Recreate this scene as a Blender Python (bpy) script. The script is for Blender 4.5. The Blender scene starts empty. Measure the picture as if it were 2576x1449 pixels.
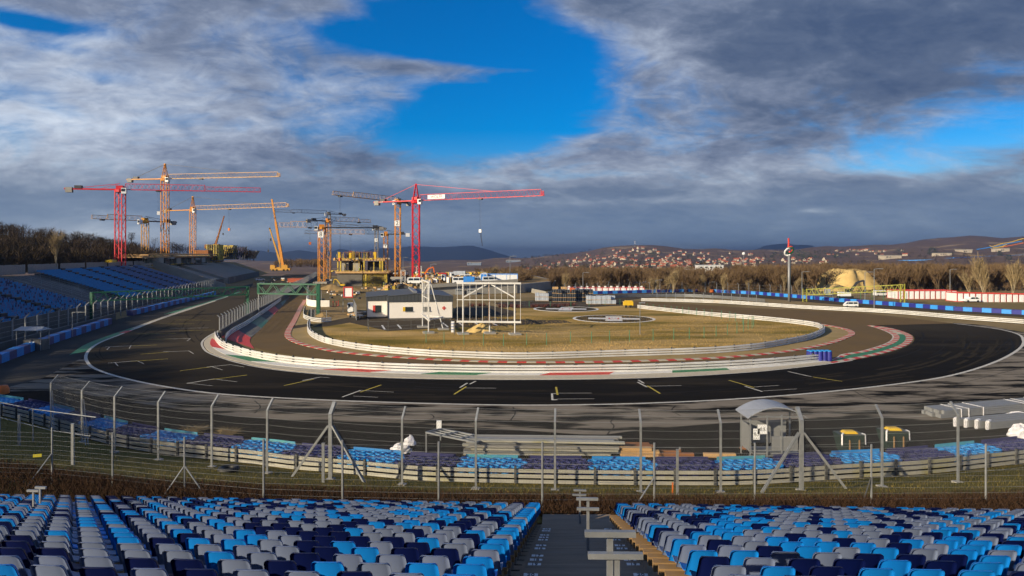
import bpy, math, random
from mathutils import Vector, geometry
R = random.Random(7)
S = bpy.context.scene
COL = S.collection
F, CX, HY, CZ = 1717.0, 1288.0, 640.0, 13.5      # lens in units of a 2576 wide frame, eye level, eye height (m)
RAD = math.radians

def gp(x, y, z=0.0):                 # the place on a level surface of height z seen in that direction
    d = (CZ - z) * F / (y - HY)
    return ((x - CX) * d / F, d, z)
def dp(x, y, d):                     # the place at distance d
    return ((x - CX) * d / F, d, CZ - (y - HY) * d / F)
def pix(p):
    return (CX + F * p[0] / p[1], HY + F * (CZ - p[2]) / p[1])

# ---------------------------------------------------------------- objects
def props(o, label=None, cat=None, group=None, kind=None):
    if label: o['label'] = label
    if cat: o['category'] = cat
    if group: o['group'] = group
    if kind: o['kind'] = kind
    return o
def empty(name, label, cat, loc=(0, 0, 0), group=None, rz=0.0):
    o = bpy.data.objects.new(name, None)
    COL.objects.link(o)
    o.location = loc; o.rotation_euler = (0, 0, rz); o.empty_display_size = 0.3
    return props(o, label, cat, group)
def off(o):
    v = Vector((0, 0, 0))
    while o is not None:
        v += Vector(o.location); o = o.parent
    return v
class MB:
    def __init__(s): s.v = []; s.f = []; s.m = []
    def add(s, vs, fs, mi=0):
        n = len(s.v); s.v.extend(vs)
        for f in fs: s.f.append(tuple(i + n for i in f)); s.m.append(mi)
        return s
    def quad(s, a, b, c, d, mi=0): return s.add([a, b, c, d], [(0, 1, 2, 3)], mi)
    def box(s, c, size, rz=0.0, mi=0, bottom=True):
        hx, hy, hz = size[0] / 2, size[1] / 2, size[2] / 2
        ca, sa = math.cos(rz), math.sin(rz)
        vs = []
        for dz in (-hz, hz):
            for dx, dy in ((-hx, -hy), (hx, -hy), (hx, hy), (-hx, hy)):
                vs.append((c[0] + dx * ca - dy * sa, c[1] + dx * sa + dy * ca, c[2] + dz))
        fs = [(4, 5, 6, 7), (0, 1, 5, 4), (1, 2, 6, 5), (2, 3, 7, 6), (3, 0, 4, 7)]
        if bottom: fs.append((3, 2, 1, 0))
        return s.add(vs, fs, mi)
    def bar(s, p, q, w, h=None, mi=0, n=4, w2=None):
        p, q = Vector(p), Vector(q); h = h or w
        d = q - p
        if d.length < 1e-6: return s
        d.normalize()
        u = d.cross(Vector((0, 0, 1)))
        if u.length < 1e-3: u = Vector((1, 0, 0))
        u.normalize(); t = u.cross(d).normalized()
        k = 1.0 if w2 is None else w2 / w
        vs = []
        if n == 4:
            ring = [(-.5, -.5), (.5, -.5), (.5, .5), (-.5, .5)]
        else:
            ring = [(.5 * math.cos(6.28319 * i / n), .5 * math.sin(6.28319 * i / n)) for i in range(n)]
        for c, kk in ((p, 1.0), (q, k)):
            for a, b in ring: vs.append(tuple(c + u * (a * w * kk) + t * (b * h * kk)))
        fs = [(i, (i + 1) % n, n + (i + 1) % n, n + i) for i in range(n)]
        fs += [tuple(range(n - 1, -1, -1)), tuple(range(n, 2 * n))]
        return s.add(vs, fs, mi)
    def blade(s, p, q, w, mi=0):     # three sided thin tapered stick, open ended
        p, q = Vector(p), Vector(q); d = (q - p)
        if d.length < 1e-6: return s
        d.normalize()
        u = d.cross(Vector((0.3, 0.2, 1)))
        if u.length < 1e-3: u = Vector((1, 0, 0))
        u.normalize(); t = u.cross(d)
        vs = [tuple(p + u * w * .5), tuple(p - u * w * .25 + t * w * .43), tuple(p - u * w * .25 - t * w * .43), tuple(q)]
        return s.add(vs, [(0, 1, 3), (1, 2, 3), (2, 0, 3)], mi)
    def poly(s, pts, z=None, mi=0):  # flat polygon, filled
        P = [Vector((p[0], p[1], p[2] if z is None else z)) for p in pts]
        tri = geometry.tessellate_polygon([P])
        out = []
        for a, b, c in tri:
            nrm = (P[b] - P[a]).cross(P[c] - P[a])
            out.append((a, b, c) if nrm.z >= 0 else (a, c, b))
        return s.add([tuple(p) for p in P], out, mi)
    def prism(s, pts, z0, z1, mi=0): # vertical prism over a ground outline
        n = len(pts)
        area = sum(pts[i][0] * pts[(i + 1) % n][1] - pts[(i + 1) % n][0] * pts[i][1] for i in range(n))
        if area < 0: pts = pts[::-1]
        s.poly(pts, z1, mi)
        vs = [(p[0], p[1], z0) for p in pts] + [(p[0], p[1], z1) for p in pts]
        return s.add(vs, [(i, (i + 1) % n, n + (i + 1) % n, n + i) for i in range(n)], mi)
    def extrude(s, prof, path, mi=0, closed=True, cap=True):   # profile (side, up) swept along a path of points
        n = len(prof); vs = []; N = len(path)
        for i, p in enumerate(path):
            a = Vector(path[max(0, i - 1)]); b = Vector(path[min(N - 1, i + 1)])
            d = (b - a); d.z = 0; d.normalize()
            sd = Vector((d.y, -d.x, 0))
            for (u, w) in prof: vs.append((p[0] + sd.x * u, p[1] + sd.y * u, p[2] + w))
        fs = []
        m = n if closed else n - 1
        for i in range(N - 1):
            for j in range(m):
                k = (j + 1) % n
                fs.append((i * n + j, i * n + k, (i + 1) * n + k, (i + 1) * n + j))
        if closed and cap:
            fs.append(tuple(range(n))); fs.append(tuple((N - 1) * n + j for j in range(n - 1, -1, -1)))
        return s.add(vs, fs, mi)
    def lathe(s, prof, c=(0, 0, 0), n=12, mi=0):
        vs = []; m = len(prof)
        for i in range(n):
            a = 6.2831853 * i / n
            for r, z in prof: vs.append((c[0] + r * math.cos(a), c[1] + r * math.sin(a), c[2] + z))
        fs = [(i * m + j, ((i + 1) % n) * m + j, ((i + 1) % n) * m + j + 1, i * m + j + 1) for i in range(n) for j in range(m - 1)]
        return s.add(vs, fs, mi)
    def torus(s, c, r0, r1, n=12, m=6, mi=0):
        vs = []
        for i in range(n):
            a = 6.2831853 * i / n
            for j in range(m):
                b = 6.2831853 * j / m
                rr = r0 + r1 * math.cos(b)
                vs.append((c[0] + rr * math.cos(a), c[1] + rr * math.sin(a), c[2] + r1 * .85 * math.sin(b)))
        fs = [(i * m + j, ((i + 1) % n) * m + j, ((i + 1) % n) * m + (j + 1) % m, i * m + (j + 1) % m) for i in range(n) for j in range(m)]
        return s.add(vs, fs, mi)
    def build(s, name, mats, parent=None, smooth=False, world=True):
        if not isinstance(mats, (list, tuple)): mats = [mats]
        o3 = off(parent) if (parent is not None and world) else Vector((0, 0, 0))
        me = bpy.data.meshes.new(name)
        me.from_pydata([(v[0] - o3.x, v[1] - o3.y, v[2] - o3.z) for v in s.v], [], s.f)
        for m in mats: me.materials.append(m)
        if len(mats) > 1: me.polygons.foreach_set('material_index', s.m)
        if smooth: me.polygons.foreach_set('use_smooth', [True] * len(s.f))
        me.update()
        o = bpy.data.objects.new(name, me)
        COL.objects.link(o)
        if parent is not None: o.parent = parent
        return o
def copy_tree(o, parent=None):
    c = o.copy(); COL.objects.link(c); c.parent = parent
    for ch in list(o.children): copy_tree(ch, c)
    return c
def spline(pts, step=None, n=8, closed=False):     # smooth curve through points (2D or 3D)
    P = [Vector((p[0], p[1], p[2] if len(p) > 2 else 0)) for p in pts]
    N = len(P); out = []
    for i in range(N if closed else N - 1):
        if closed: a, b, c, d = P[i - 1], P[i], P[(i + 1) % N], P[(i + 2) % N]
        else: a, b, c, d = P[max(0, i - 1)], P[i], P[i + 1], P[min(N - 1, i + 2)]
        ta = max((b - a).length, 1e-4) ** .5; tb = max((c - b).length, 1e-4) ** .5; tc = max((d - c).length, 1e-4) ** .5
        m1 = (c - b) if (b - a).length < 1e-4 else ((b - a) / ta - (c - a) / (ta + tb) + (c - b) / tb) * tb
        m2 = (c - b) if (d - c).length < 1e-4 else ((c - b) / tb - (d - b) / (tb + tc) + (d - c) / tc) * tb
        k = n if step is None else max(1, int(round((c - b).length / step)))
        for j in range(k):
            t = j / k; t2, t3 = t * t, t * t * t
            out.append(b * (2 * t3 - 3 * t2 + 1) + m1 * (t3 - 2 * t2 + t) + c * (-2 * t3 + 3 * t2) + m2 * (t3 - t2))
    if not closed: out.append(P[-1])
    return [tuple(p) for p in out]
def resample(path, step):
    P = [Vector(p) for p in path]; out = [P[0].copy()]; need = step
    for a, b in zip(P, P[1:]):
        L = (b - a).length; pos = 0.0
        while L - pos >= need:
            pos += need; out.append(a + (b - a) * (pos / L)); need = step
        need -= (L - pos)
    return [tuple(p) for p in out]
def heading(path, i):
    a, b = path[max(0, i - 1)], path[min(len(path) - 1, i + 1)]
    return math.atan2(b[1] - a[1], b[0] - a[0])
def gline(pts, z=0.0, step=2.0): return spline([gp(x, y, z) for x, y in pts], step)
def strip(mb, left, right, z, mi=0):
    n = min(len(left), len(right))
    for i in range(n - 1):
        a, b, c, d = left[i], right[i], right[i + 1], left[i + 1]
        q = [(p[0], p[1], z) for p in (a, b, c, d)]
        nz = (q[1][0] - q[0][0]) * (q[2][1] - q[0][1]) - (q[1][1] - q[0][1]) * (q[2][0] - q[0][0])
        mb.quad(*(q if nz > 0 else q[::-1]), mi)
def offset(path, w):
    out = []
    for i, p in enumerate(path):
        a = heading(path, i)
        out.append((p[0] + math.sin(a) * w, p[1] - math.cos(a) * w, p[2]))
    return out
def line_mark(mb, pts, w, z, mi=0):
    strip(mb, offset(pts, -w / 2), offset(pts, w / 2), z, mi)
ORD = 'first second third fourth fifth sixth seventh eighth ninth tenth eleventh twelfth thirteenth fourteenth fifteenth sixteenth seventeenth eighteenth nineteenth twentieth'.split()
TENS = {2: 'twenty', 3: 'thirty', 4: 'forty', 5: 'fifty', 6: 'sixty'}
def ordw(i):
    if i <= 20: return ORD[i - 1]
    t, u = divmod(i, 10)
    return (TENS[t] + '-' + ORD[u - 1]) if u else TENS[t][:-1] + 'ieth'

# ---------------------------------------------------------------- materials (all procedural)
def mat(name, c, c2=None, scale=3.0, rough=.7, metal=0.0, bump=0.0, bscale=None, sharp=.25, stretch=None, detail=5, third=None, spec=None):
    m = bpy.data.materials.new(name); m.use_nodes = True
    t = m.node_tree; N, L = t.nodes, t.links
    b = N['Principled BSDF']
    b.inputs['Roughness'].default_value = rough; b.inputs['Metallic'].default_value = metal
    if spec is not None: b.inputs['Specular IOR Level'].default_value = spec
    if c2 is None: c2 = tuple(x * .8 for x in c)
    g = N.new('ShaderNodeNewGeometry')
    src = g.outputs['Position']
    if stretch:
        mp = N.new('ShaderNodeMapping'); mp.inputs['Scale'].default_value = stretch[:3]
        if len(stretch) > 3: mp.inputs['Rotation'].default_value = (0, 0, RAD(stretch[3]))
        L.new(src, mp.inputs['Vector']); src = mp.outputs['Vector']
    n = N.new('ShaderNodeTexNoise'); n.inputs['Scale'].default_value = scale; n.inputs['Detail'].default_value = detail; n.inputs['Roughness'].default_value = .62
    L.new(src, n.inputs['Vector'])
    r = N.new('ShaderNodeValToRGB'); e = r.color_ramp.elements
    e[0].position = .5 - sharp; e[1].position = .5 + sharp
    e[0].color = (*c, 1); e[1].color = (*c2, 1)
    L.new(n.outputs['Fac'], r.inputs['Fac'])
    out = r.outputs['Color']
    if third:                        # a second, coarser layer: (colour, scale, threshold, softness)
        n2 = N.new('ShaderNodeTexNoise'); n2.inputs['Scale'].default_value = third[1]; n2.inputs['Detail'].default_value = 6; n2.inputs['Roughness'].default_value = .6
        L.new(src, n2.inputs['Vector'])
        r2 = N.new('ShaderNodeValToRGB'); r2.color_ramp.elements[0].position = third[2] - third[3]; r2.color_ramp.elements[1].position = third[2] + third[3]
        L.new(n2.outputs['Fac'], r2.inputs['Fac'])
        mx = N.new('ShaderNodeMix'); mx.data_type = 'RGBA'
        L.new(r2.outputs['Color'], mx.inputs[0]); L.new(out, mx.inputs[6]); mx.inputs[7].default_value = (*third[0], 1)
        out = mx.outputs[2]
    L.new(out, b.inputs['Base Color'])
    if bump:
        bn = N.new('ShaderNodeBump'); bn.inputs['Strength'].default_value = bump; bn.inputs['Distance'].default_value = .05
        n3 = N.new('ShaderNodeTexNoise'); n3.inputs['Scale'].default_value = bscale or scale * 4; n3.inputs['Detail'].default_value = 3
        L.new(g.outputs['Position'], n3.inputs['Vector']); L.new(n3.outputs['Fac'], bn.inputs['Height']); L.new(bn.outputs['Normal'], b.inputs['Normal'])
    return m
M = {}
def defm(k, *a, **kw): M[k] = mat(k, *a, **kw)
defm('dry_ground', (.24, .17, .08), (.15, .12, .05), .06, rough=1, third=((.30, .22, .12), .021, .56, .1), bump=.3, bscale=1.5, spec=.1)
defm('infield_grass', (.40, .255, .075), (.14, .112, .02), .11, rough=1, sharp=.14, stretch=(.6, 1.6, 1), third=((.50, .335, .14), .05, .55, .1), bump=.5, bscale=2.5, spec=.1)
defm('verge_grass', (.42, .30, .145), (.26, .195, .075), .22, rough=1, third=((.30, .22, .12), .09, .55, .12), bump=.4, bscale=3, spec=.1)
defm('bank_grass', (.12, .105, .022), (.20, .145, .045), .6, rough=1, bump=.8, bscale=9, third=((.05, .052, .012), 1.7, .6, .12), spec=.1)
defm('track_asphalt', (.0065, .0054, .0042), (.014, .0115, .0085), .35, rough=.9, stretch=(.2, 1.2, 1), third=((.042, .033, .022), .16, .63, .08), bump=.15, bscale=12, spec=.06)
defm('straight_asphalt', (.034, .029, .021), (.060, .050, .034), .25, rough=.9, stretch=(1.3, .3, 1, -14), third=((.022, .019, .015), .06, .56, .08), bump=.15, bscale=12, spec=.15)
defm('pit_asphalt', (.135, .088, .040), (.17, .112, .053), .3, rough=.95, third=((.125, .090, .052), .06, .62, .12), bump=.15, bscale=10, spec=.1)
defm('far_asphalt', (.062, .050, .036), (.085, .066, .045), .2, rough=.95, third=((.035, .03, .024), .05, .60, .08), spec=.1)
defm('runoff_asphalt', (.165, .142, .115), (.26, .222, .175), .9, rough=.95, stretch=(.32, 1.25, 1), third=((.010, .009, .008), .36, .515, .05), bump=.25, bscale=9, spec=.05)
defm('apron_asphalt', (.0095, .0082, .0072), (.018, .015, .0125), .5, rough=.9, stretch=(.4, 1, 1), third=((.045, .037, .028), .16, .68, .06), bump=.2, bscale=9, spec=.04)
defm('left_asphalt', (.035, .034, .032), (.05, .047, .043), .3, rough=.9, third=((.02, .02, .02), .08, .6, .1), spec=.15)  # new asphalt, its tone also darkened for the shade on the left
defm('gravel', (.30, .235, .15), (.20, .155, .095), .8, rough=1, bump=.5, bscale=6)
defm('earth', (.34, .23, .105), (.20, .14, .065), .35, rough=1, bump=.7, bscale=2.5, spec=.1)
defm('sand', (.64, .46, .19), (.52, .36, .14), .4, rough=1, bump=.6, bscale=2, spec=.1)
defm('white_paint', (.74, .72, .68), (.62, .60, .55), 1.2, rough=.6)
defm('rubber_mark', (.006, .005, .004), (.012, .010, .008), 1.5, rough=.8, spec=.1)
defm('dust_mark', (.042, .034, .024), (.022, .018, .013), 1.5, rough=1, spec=.05)
defm('line_paint', (.70, .67, .60), (.36, .33, .28), 2.2, rough=.75)
defm('yellow_paint', (.55, .43, .03), (.30, .23, .03), 2.0, rough=.75)
defm('kerb_concrete', (.56, .49, .37), (.42, .36, .26), 1.5, rough=.85, bump=.2)
defm('red_paint', (.62, .045, .03), (.45, .04, .03), 1.3, rough=.6)
defm('green_paint', (.035, .21, .085), (.03, .15, .07), 1.0, rough=.65)
defm('rail_steel', (.70, .69, .67), (.58, .565, .54), .30, rough=.5, metal=.05, sharp=.12, third=((.66, .56, .42), .05, .64, .03))
defm('grey_rail_steel', (.33, .32, .27), (.46, .44, .37), .45, rough=.6, metal=.1, third=((.34, .31, .14), .3, .63, .06))
defm('galvanised', (.25, .26, .27), (.34, .35, .36), 4, rough=.45, metal=.45, sharp=.15)
defm('mesh_wire', (.17, .17, .165), (.12, .12, .12), 3, rough=.6, metal=.3)
defm('dull_steel', (.23, .235, .24), (.30, .305, .31), 2, rough=.5, metal=.3)
defm('wire', (.40, .40, .39), (.30, .30, .29), 3, rough=.5, metal=.4)
defm('dark_steel', (.045, .046, .05), (.075, .075, .078), 2, rough=.6, metal=.3)
defm('post_dark', (.10, .10, .095), (.055, .055, .055), 3, rough=.7, metal=.2)
defm('seat_grey', (.165, .205, .325), (.14, .178, .29), 2.5, rough=.5, spec=.35)
defm('seat_light_blue', (.004, .21, .68), (.004, .175, .58), 2.5, rough=.5, spec=.35)
defm('seat_navy', (.0015, .006, .065), (.001, .005, .05), 2.5, rough=.5, spec=.25)
defm('stand_blue', (.008, .26, .56), (.007, .19, .42), 1.1, rough=.6)
defm('stand_grey_blue', (.09, .19, .40), (.05, .12, .27), 1.1, rough=.6)
defm('stand_navy', (.012, .02, .09), (.010, .016, .07), 1, rough=.6)
defm('tread', (.30, .225, .16), (.18, .14, .10), 1.3, rough=.9, stretch=(.5, 3, 1), bump=.3, third=((.22, .19, .165), .8, .66, .06))
defm('plank_wood', (.33, .20, .085), (.22, .13, .055), 4, rough=.75, stretch=(1, 6, 1))
defm('dark_wood', (.055, .04, .028), (.03, .024, .02), 4, rough=.85)
defm('concrete', (.36, .34, .30), (.26, .245, .22), .4, rough=.9, bump=.15)
defm('dark_concrete', (.12, .115, .11), (.085, .082, .08), .35, rough=.95, third=((.19, .18, .165), .12, .62, .06))
defm('wet_concrete', (.16, .145, .12), (.11, .10, .085), .5, rough=.9)
defm('plaster', (.83, .78, .72), (.79, .74, .68), .4, rough=.8)
defm('roof_grey', (.105, .108, .105), (.085, .088, .087), .6, rough=.55, metal=.2)
defm('fascia', (.075, .082, .088), (.06, .066, .07), .7, rough=.5, metal=.2)
defm('glass', (.02, .03, .035), (.03, .04, .045), .5, rough=.12)
defm('black', (.012, .012, .013), (.02, .02, .02), 3, rough=.6)
defm('tyre_blue', (.012, .27, .66), (.012, .20, .52), 2, rough=.5)
defm('tyre_navy', (.022, .024, .125), (.016, .018, .09), 2, rough=.6)
defm('tyre_teal', (.09, .36, .33), (.05, .27, .45), 1.2, rough=.6)
defm('barrier_blue', (.045, .31, .78), (.04, .24, .66), .8, rough=.45)
defm('barrier_navy', (.025, .03, .25), (.02, .025, .19), .8, rough=.45)
defm('barrier_shade_blue', (.02, .24, .66), (.02, .20, .55), .8, rough=.5)
defm('barrier_purple', (.055, .055, .19), (.04, .045, .15), .8, rough=.5)
defm('orange_paint', (.72, .17, .02), (.60, .13, .02), 1, rough=.5)
defm('crane_yellow', (.62, .32, .03), (.50, .24, .025), .5, rough=.5)
defm('crane_orange', (.66, .27, .025), (.55, .20, .02), .5, rough=.5)
defm('crane_pale', (.60, .34, .12), (.50, .27, .09), .5, rough=.5)
defm('crane_red', (.62, .012, .022), (.52, .01, .02), .5, rough=.45)
defm('crane_dark', (.03, .032, .04), (.05, .05, .055), .5, rough=.5)
defm('crane_grey', (.26, .22, .17), (.20, .17, .14), .5, rough=.6)
defm('formwork', (.62, .46, .05), (.45, .32, .04), .8, rough=.6, third=((.16, .11, .04), .5, .56, .05))
defm('timber', (.60, .37, .16), (.42, .25, .10), 1, rough=.8)
defm('scaffold', (.40, .34, .20), (.26, .22, .14), 1, rough=.6)
defm('rust', (.32, .12, .035), (.20, .08, .03), 1.2, rough=.9)
defm('container_rust', (.50, .11, .045), (.42, .09, .04), .6, rough=.7)
defm('gantry_green', (.012, .11, .055), (.01, .085, .045), 1, rough=.45)
defm('gantry_yellow', (.38, .37, .05), (.30, .29, .04), 1, rough=.5)
defm('fence_green', (.05, .23, .12), (.04, .18, .10), 1, rough=.5)
defm('tarp_blue', (.03, .25, .75), (.025, .2, .6), .8, rough=.5)
defm('car_white', (.78, .78, .78), (.72, .72, .72), .8, rough=.25)
defm('car_silver', (.40, .41, .43), (.36, .37, .39), .8, rough=.25, metal=.4)
defm('car_dark', (.03, .035, .05), (.025, .03, .04), .8, rough=.25)
defm('car_red', (.55, .02, .02), (.5, .02, .02), .8, rough=.3)
defm('car_blue', (.03, .09, .40), (.03, .08, .35), .8, rough=.3)
defm('digger_orange', (.75, .15, .015), (.6, .12, .015), .8, rough=.4)
defm('hivis', (.65, .80, .03), (.55, .70, .03), 4, rough=.7)
defm('skin', (.5, .3, .2), (.45, .26, .18), 6, rough=.6)
defm('twig', (.19, .125, .07), (.105, .07, .04), .25, rough=1, spec=.1)
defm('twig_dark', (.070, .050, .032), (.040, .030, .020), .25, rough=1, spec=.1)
defm('twig_pale', (.33, .25, .135), (.22, .16, .085), .3, rough=1, spec=.1)
defm('bark', (.12, .09, .06), (.075, .055, .038), 2, rough=1, spec=.1)
defm('bark_pale', (.42, .35, .23), (.27, .215, .14), 1.5, rough=.95, spec=.1)
defm('hedge_twig', (.036, .021, .014), (.068, .038, .022), 2.5, rough=1, spec=.1)
defm('bush_red', (.10, .032, .03), (.15, .05, .04), 1.2, rough=1)
defm('evergreen', (.018, .032, .014), (.032, .05, .02), .4, rough=1)
defm('hill_wood', (.20, .128, .082), (.105, .074, .058), .02, rough=1, third=((.34, .24, .13), .0045, .60, .035), bump=.8, bscale=.1, spec=.1)
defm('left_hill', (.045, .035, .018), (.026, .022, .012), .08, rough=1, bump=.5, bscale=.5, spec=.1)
defm('mountain', (.020, .028, .040), (.026, .034, .046), .002, rough=1, spec=.0)
defm('roof_tile', (.42, .11, .05), (.32, .08, .04), .3, rough=.8)
defm('house_wall', (.55, .47, .36), (.46, .40, .31), .2, rough=.8)
defm('cladding_blue', (.25, .30, .38), (.20, .25, .33), .2, rough=.5)
defm('paper', (.80, .80, .80), (.74, .74, .74), 3, rough=.7)
defm('plastic_bag', (.80, .78, .80), (.68, .66, .68), 1.5, rough=.4)
defm('bin_green', (.012, .028, .026), (.018, .035, .03), 2, rough=.4)
defm('lid_yellow', (.72, .47, .02), (.62, .38, .02), 2, rough=.4)
defm('straw', (.42, .32, .17), (.28, .20, .10), 3, rough=1)
defm('canopy_sheet', (.33, .34, .36), (.27, .28, .30), .8, rough=.25)
defm('yellow_sign', (.65, .55, .03), (.6, .5, .03), 3, rough=.5)
defm('pallet_grey', (.50, .54, .60), (.38, .43, .52), 1.2, rough=.6)
defm('pallet_black', (.016, .018, .024), (.03, .032, .04), 1.2, rough=.45)

def grade(m, axis, a, b, col):       # black corner asphalt, browner toward the straight where reflected sunlight is painted in
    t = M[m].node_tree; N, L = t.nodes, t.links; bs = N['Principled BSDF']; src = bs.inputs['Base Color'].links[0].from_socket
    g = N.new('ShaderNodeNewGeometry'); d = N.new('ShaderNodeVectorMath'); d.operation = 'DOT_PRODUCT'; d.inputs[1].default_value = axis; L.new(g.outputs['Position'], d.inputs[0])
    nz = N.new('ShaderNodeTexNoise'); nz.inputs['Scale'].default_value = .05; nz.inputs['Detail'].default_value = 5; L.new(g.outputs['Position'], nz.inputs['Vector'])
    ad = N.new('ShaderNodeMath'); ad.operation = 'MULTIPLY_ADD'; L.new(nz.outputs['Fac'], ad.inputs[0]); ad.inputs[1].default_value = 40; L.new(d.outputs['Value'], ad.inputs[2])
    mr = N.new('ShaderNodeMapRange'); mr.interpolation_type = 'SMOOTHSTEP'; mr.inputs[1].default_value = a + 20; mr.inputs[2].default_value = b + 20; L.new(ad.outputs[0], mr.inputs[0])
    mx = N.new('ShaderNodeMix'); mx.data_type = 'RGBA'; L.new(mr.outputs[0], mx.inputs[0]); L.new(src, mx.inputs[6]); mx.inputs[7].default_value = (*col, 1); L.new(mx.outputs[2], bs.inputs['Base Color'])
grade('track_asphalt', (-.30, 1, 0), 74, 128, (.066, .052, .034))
# ---------------------------------------------------------------- camera, sun, sky
cam = bpy.data.cameras.new('camera'); co = bpy.data.objects.new('camera', cam); COL.objects.link(co)
co.location = (0, 0, CZ); co.rotation_euler = (RAD(90), 0, 0)
cam.sensor_width = 36; cam.lens = 36 * F / 2576; cam.shift_y = -(724.5 - HY) / 2576
cam.clip_start = .1; cam.clip_end = 40000
S.camera = co
SUN_EL, SUN_AZ = 19.0, 51.0          # shadows run to azimuth SUN_AZ (clockwise from straight ahead)
lt = bpy.data.lights.new('sun', 'SUN'); lo = bpy.data.objects.new('sun', lt); COL.objects.link(lo)
ld = Vector((math.cos(RAD(SUN_EL)) * math.sin(RAD(SUN_AZ)), math.cos(RAD(SUN_EL)) * math.cos(RAD(SUN_AZ)), -math.sin(RAD(SUN_EL))))
lo.rotation_euler = ld.to_track_quat('-Z', 'Y').to_euler(); lo.location = (-60, -20, 60)
lt.energy = 5.0; lt.angle = RAD(.5); lt.color = (1.0, .85, .60)
S.view_settings.view_transform = 'Standard'; S.view_settings.look = 'None'
S.view_settings.exposure = .42; S.view_settings.gamma = 1
S.cycles.use_denoising = True; S.cycles.use_adaptive_sampling = True; S.cycles.adaptive_threshold = .04
S.cycles.max_bounces = 5; S.cycles.diffuse_bounces = 2; S.cycles.glossy_bounces = 2; S.cycles.transparent_max_bounces = 6

W = bpy.data.worlds.new('World'); S.world = W; W.use_nodes = True
nt = W.node_tree; N, L = nt.nodes, nt.links
for n in list(N): N.remove(n)
def node(t, **kw):
    n = N.new(t)
    for k, v in kw.items(): setattr(n, k, v)
    return n
def mth(op, a, b=None, c=None, clamp=False):
    n = node('ShaderNodeMath', operation=op, use_clamp=clamp)
    for i, v in enumerate((a, b, c)):
        if v is None: continue
        if isinstance(v, (int, float)): n.inputs[i].default_value = v
        else: L.new(v, n.inputs[i])
    return n.outputs[0]
tc = node('ShaderNodeTexCoord'); sx = node('ShaderNodeSeparateXYZ'); L.new(tc.outputs['Generated'], sx.inputs[0])
vx, vy, vz = sx.outputs
AZ = mth('ARCTAN2', vx, vy); EL = mth('ARCSINE', vz)
def sky_dir(x, y):
    u, w = (x - CX) / F, (HY - y) / F
    return math.atan(u), math.atan(w * math.cos(math.atan(u)))
def blob(x, y, rx, ry, amp):         # a soft patch of sky around a bearing and an elevation
    a, e = sky_dir(x, y); ra, re = rx / F, ry / F
    p = mth('POWER', mth('DIVIDE', mth('SUBTRACT', AZ, a), ra), 2.0)
    q = mth('POWER', mth('DIVIDE', mth('SUBTRACT', EL, e), re), 2.0)
    return mth('MULTIPLY', mth('POWER', 2.71828, mth('MULTIPLY', mth('ADD', p, q), -1.0)), amp)
def total(lst):
    o = lst[0]
    for b in lst[1:]: o = mth('ADD', o, b)
    return o
dz = mth('ADD', mth('MAXIMUM', vz, 0.0), .30)
cp = node('ShaderNodeCombineXYZ'); L.new(mth('DIVIDE', vx, dz), cp.inputs[0]); L.new(mth('DIVIDE', vy, dz), cp.inputs[1])
def noise(scale, detail, rough, dist=0.0, seed=0.0, stretch=(1, 1, 1)):
    mp = node('ShaderNodeMapping'); mp.inputs['Location'].default_value = (seed, seed * 1.7, seed * .3); mp.inputs['Scale'].default_value = stretch
    mp.inputs['Rotation'].default_value = (0, 0, RAD(-18))
    L.new(cp.outputs[0], mp.inputs[0])
    n = node('ShaderNodeTexNoise'); n.inputs['Scale'].default_value = scale; n.inputs['Detail'].default_value = detail
    n.inputs['Roughness'].default_value = rough; n.inputs['Distortion'].default_value = dist
    L.new(mp.outputs[0], n.inputs['Vector'])
    return n.outputs['Fac']
n1 = noise(2.6, 10, .60, .5, 3.1, (1, 1.2, 1)); n2 = noise(7.0, 8, .60, .6, 8.7, (1, 1.3, 1)); n4 = noise(17.0, 5, .6, .4, 5.5, (1, 1.2, 1))
bias = total([
    blob(1150, 70, 225, 125, -.52), blob(1240, 260, 225, 100, -.46), blob(1120, 340, 200, 55, -.28), blob(860, 75, 150, 30, -.20), blob(1430, 190, 110, 110, -.22), blob(1490, 10, 130, 50, .26), blob(1010, 235, 90, 30, .16), blob(700, 320, 200, 30, -.10),
    blob(120, 62, 130, 16, -.26), blob(40, 50, 60, 20, -.2), blob(235, 190, 60, 14, -.16), blob(160, 120, 90, 14, -.12),
    blob(2420, 352, 250, 40, -.27), blob(2540, 290, 110, 40, -.12), blob(2250, 420, 160, 22, -.18),
    blob(1060, 168, 170, 26, .50), blob(1180, 205, 110, 16, .30), blob(760, 20, 200, 36, .2), blob(980, 62, 60, 14, .16), blob(1290, 178, 110, 12, .34),
    blob(500, 300, 520, 170, .14), blob(2050, 170, 480, 150, .22), blob(1288, 560, 3000, 110, .40), blob(2150, 30, 560, 80, .18)])
dens = mth('ADD', mth('ADD', mth('MULTIPLY', n1, .86), mth('MULTIPLY', n2, .30)), mth('ADD', bias, -.06))
cover = node('ShaderNodeMapRange', interpolation_type='SMOOTHSTEP'); cover.inputs[1].default_value = .30; cover.inputs[2].default_value = .70
L.new(dens, cover.inputs[0])
thick = node('ShaderNodeMapRange', interpolation_type='SMOOTHSTEP'); thick.inputs[1].default_value = .48; thick.inputs[2].default_value = .95
L.new(dens, thick.inputs[0])
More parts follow.
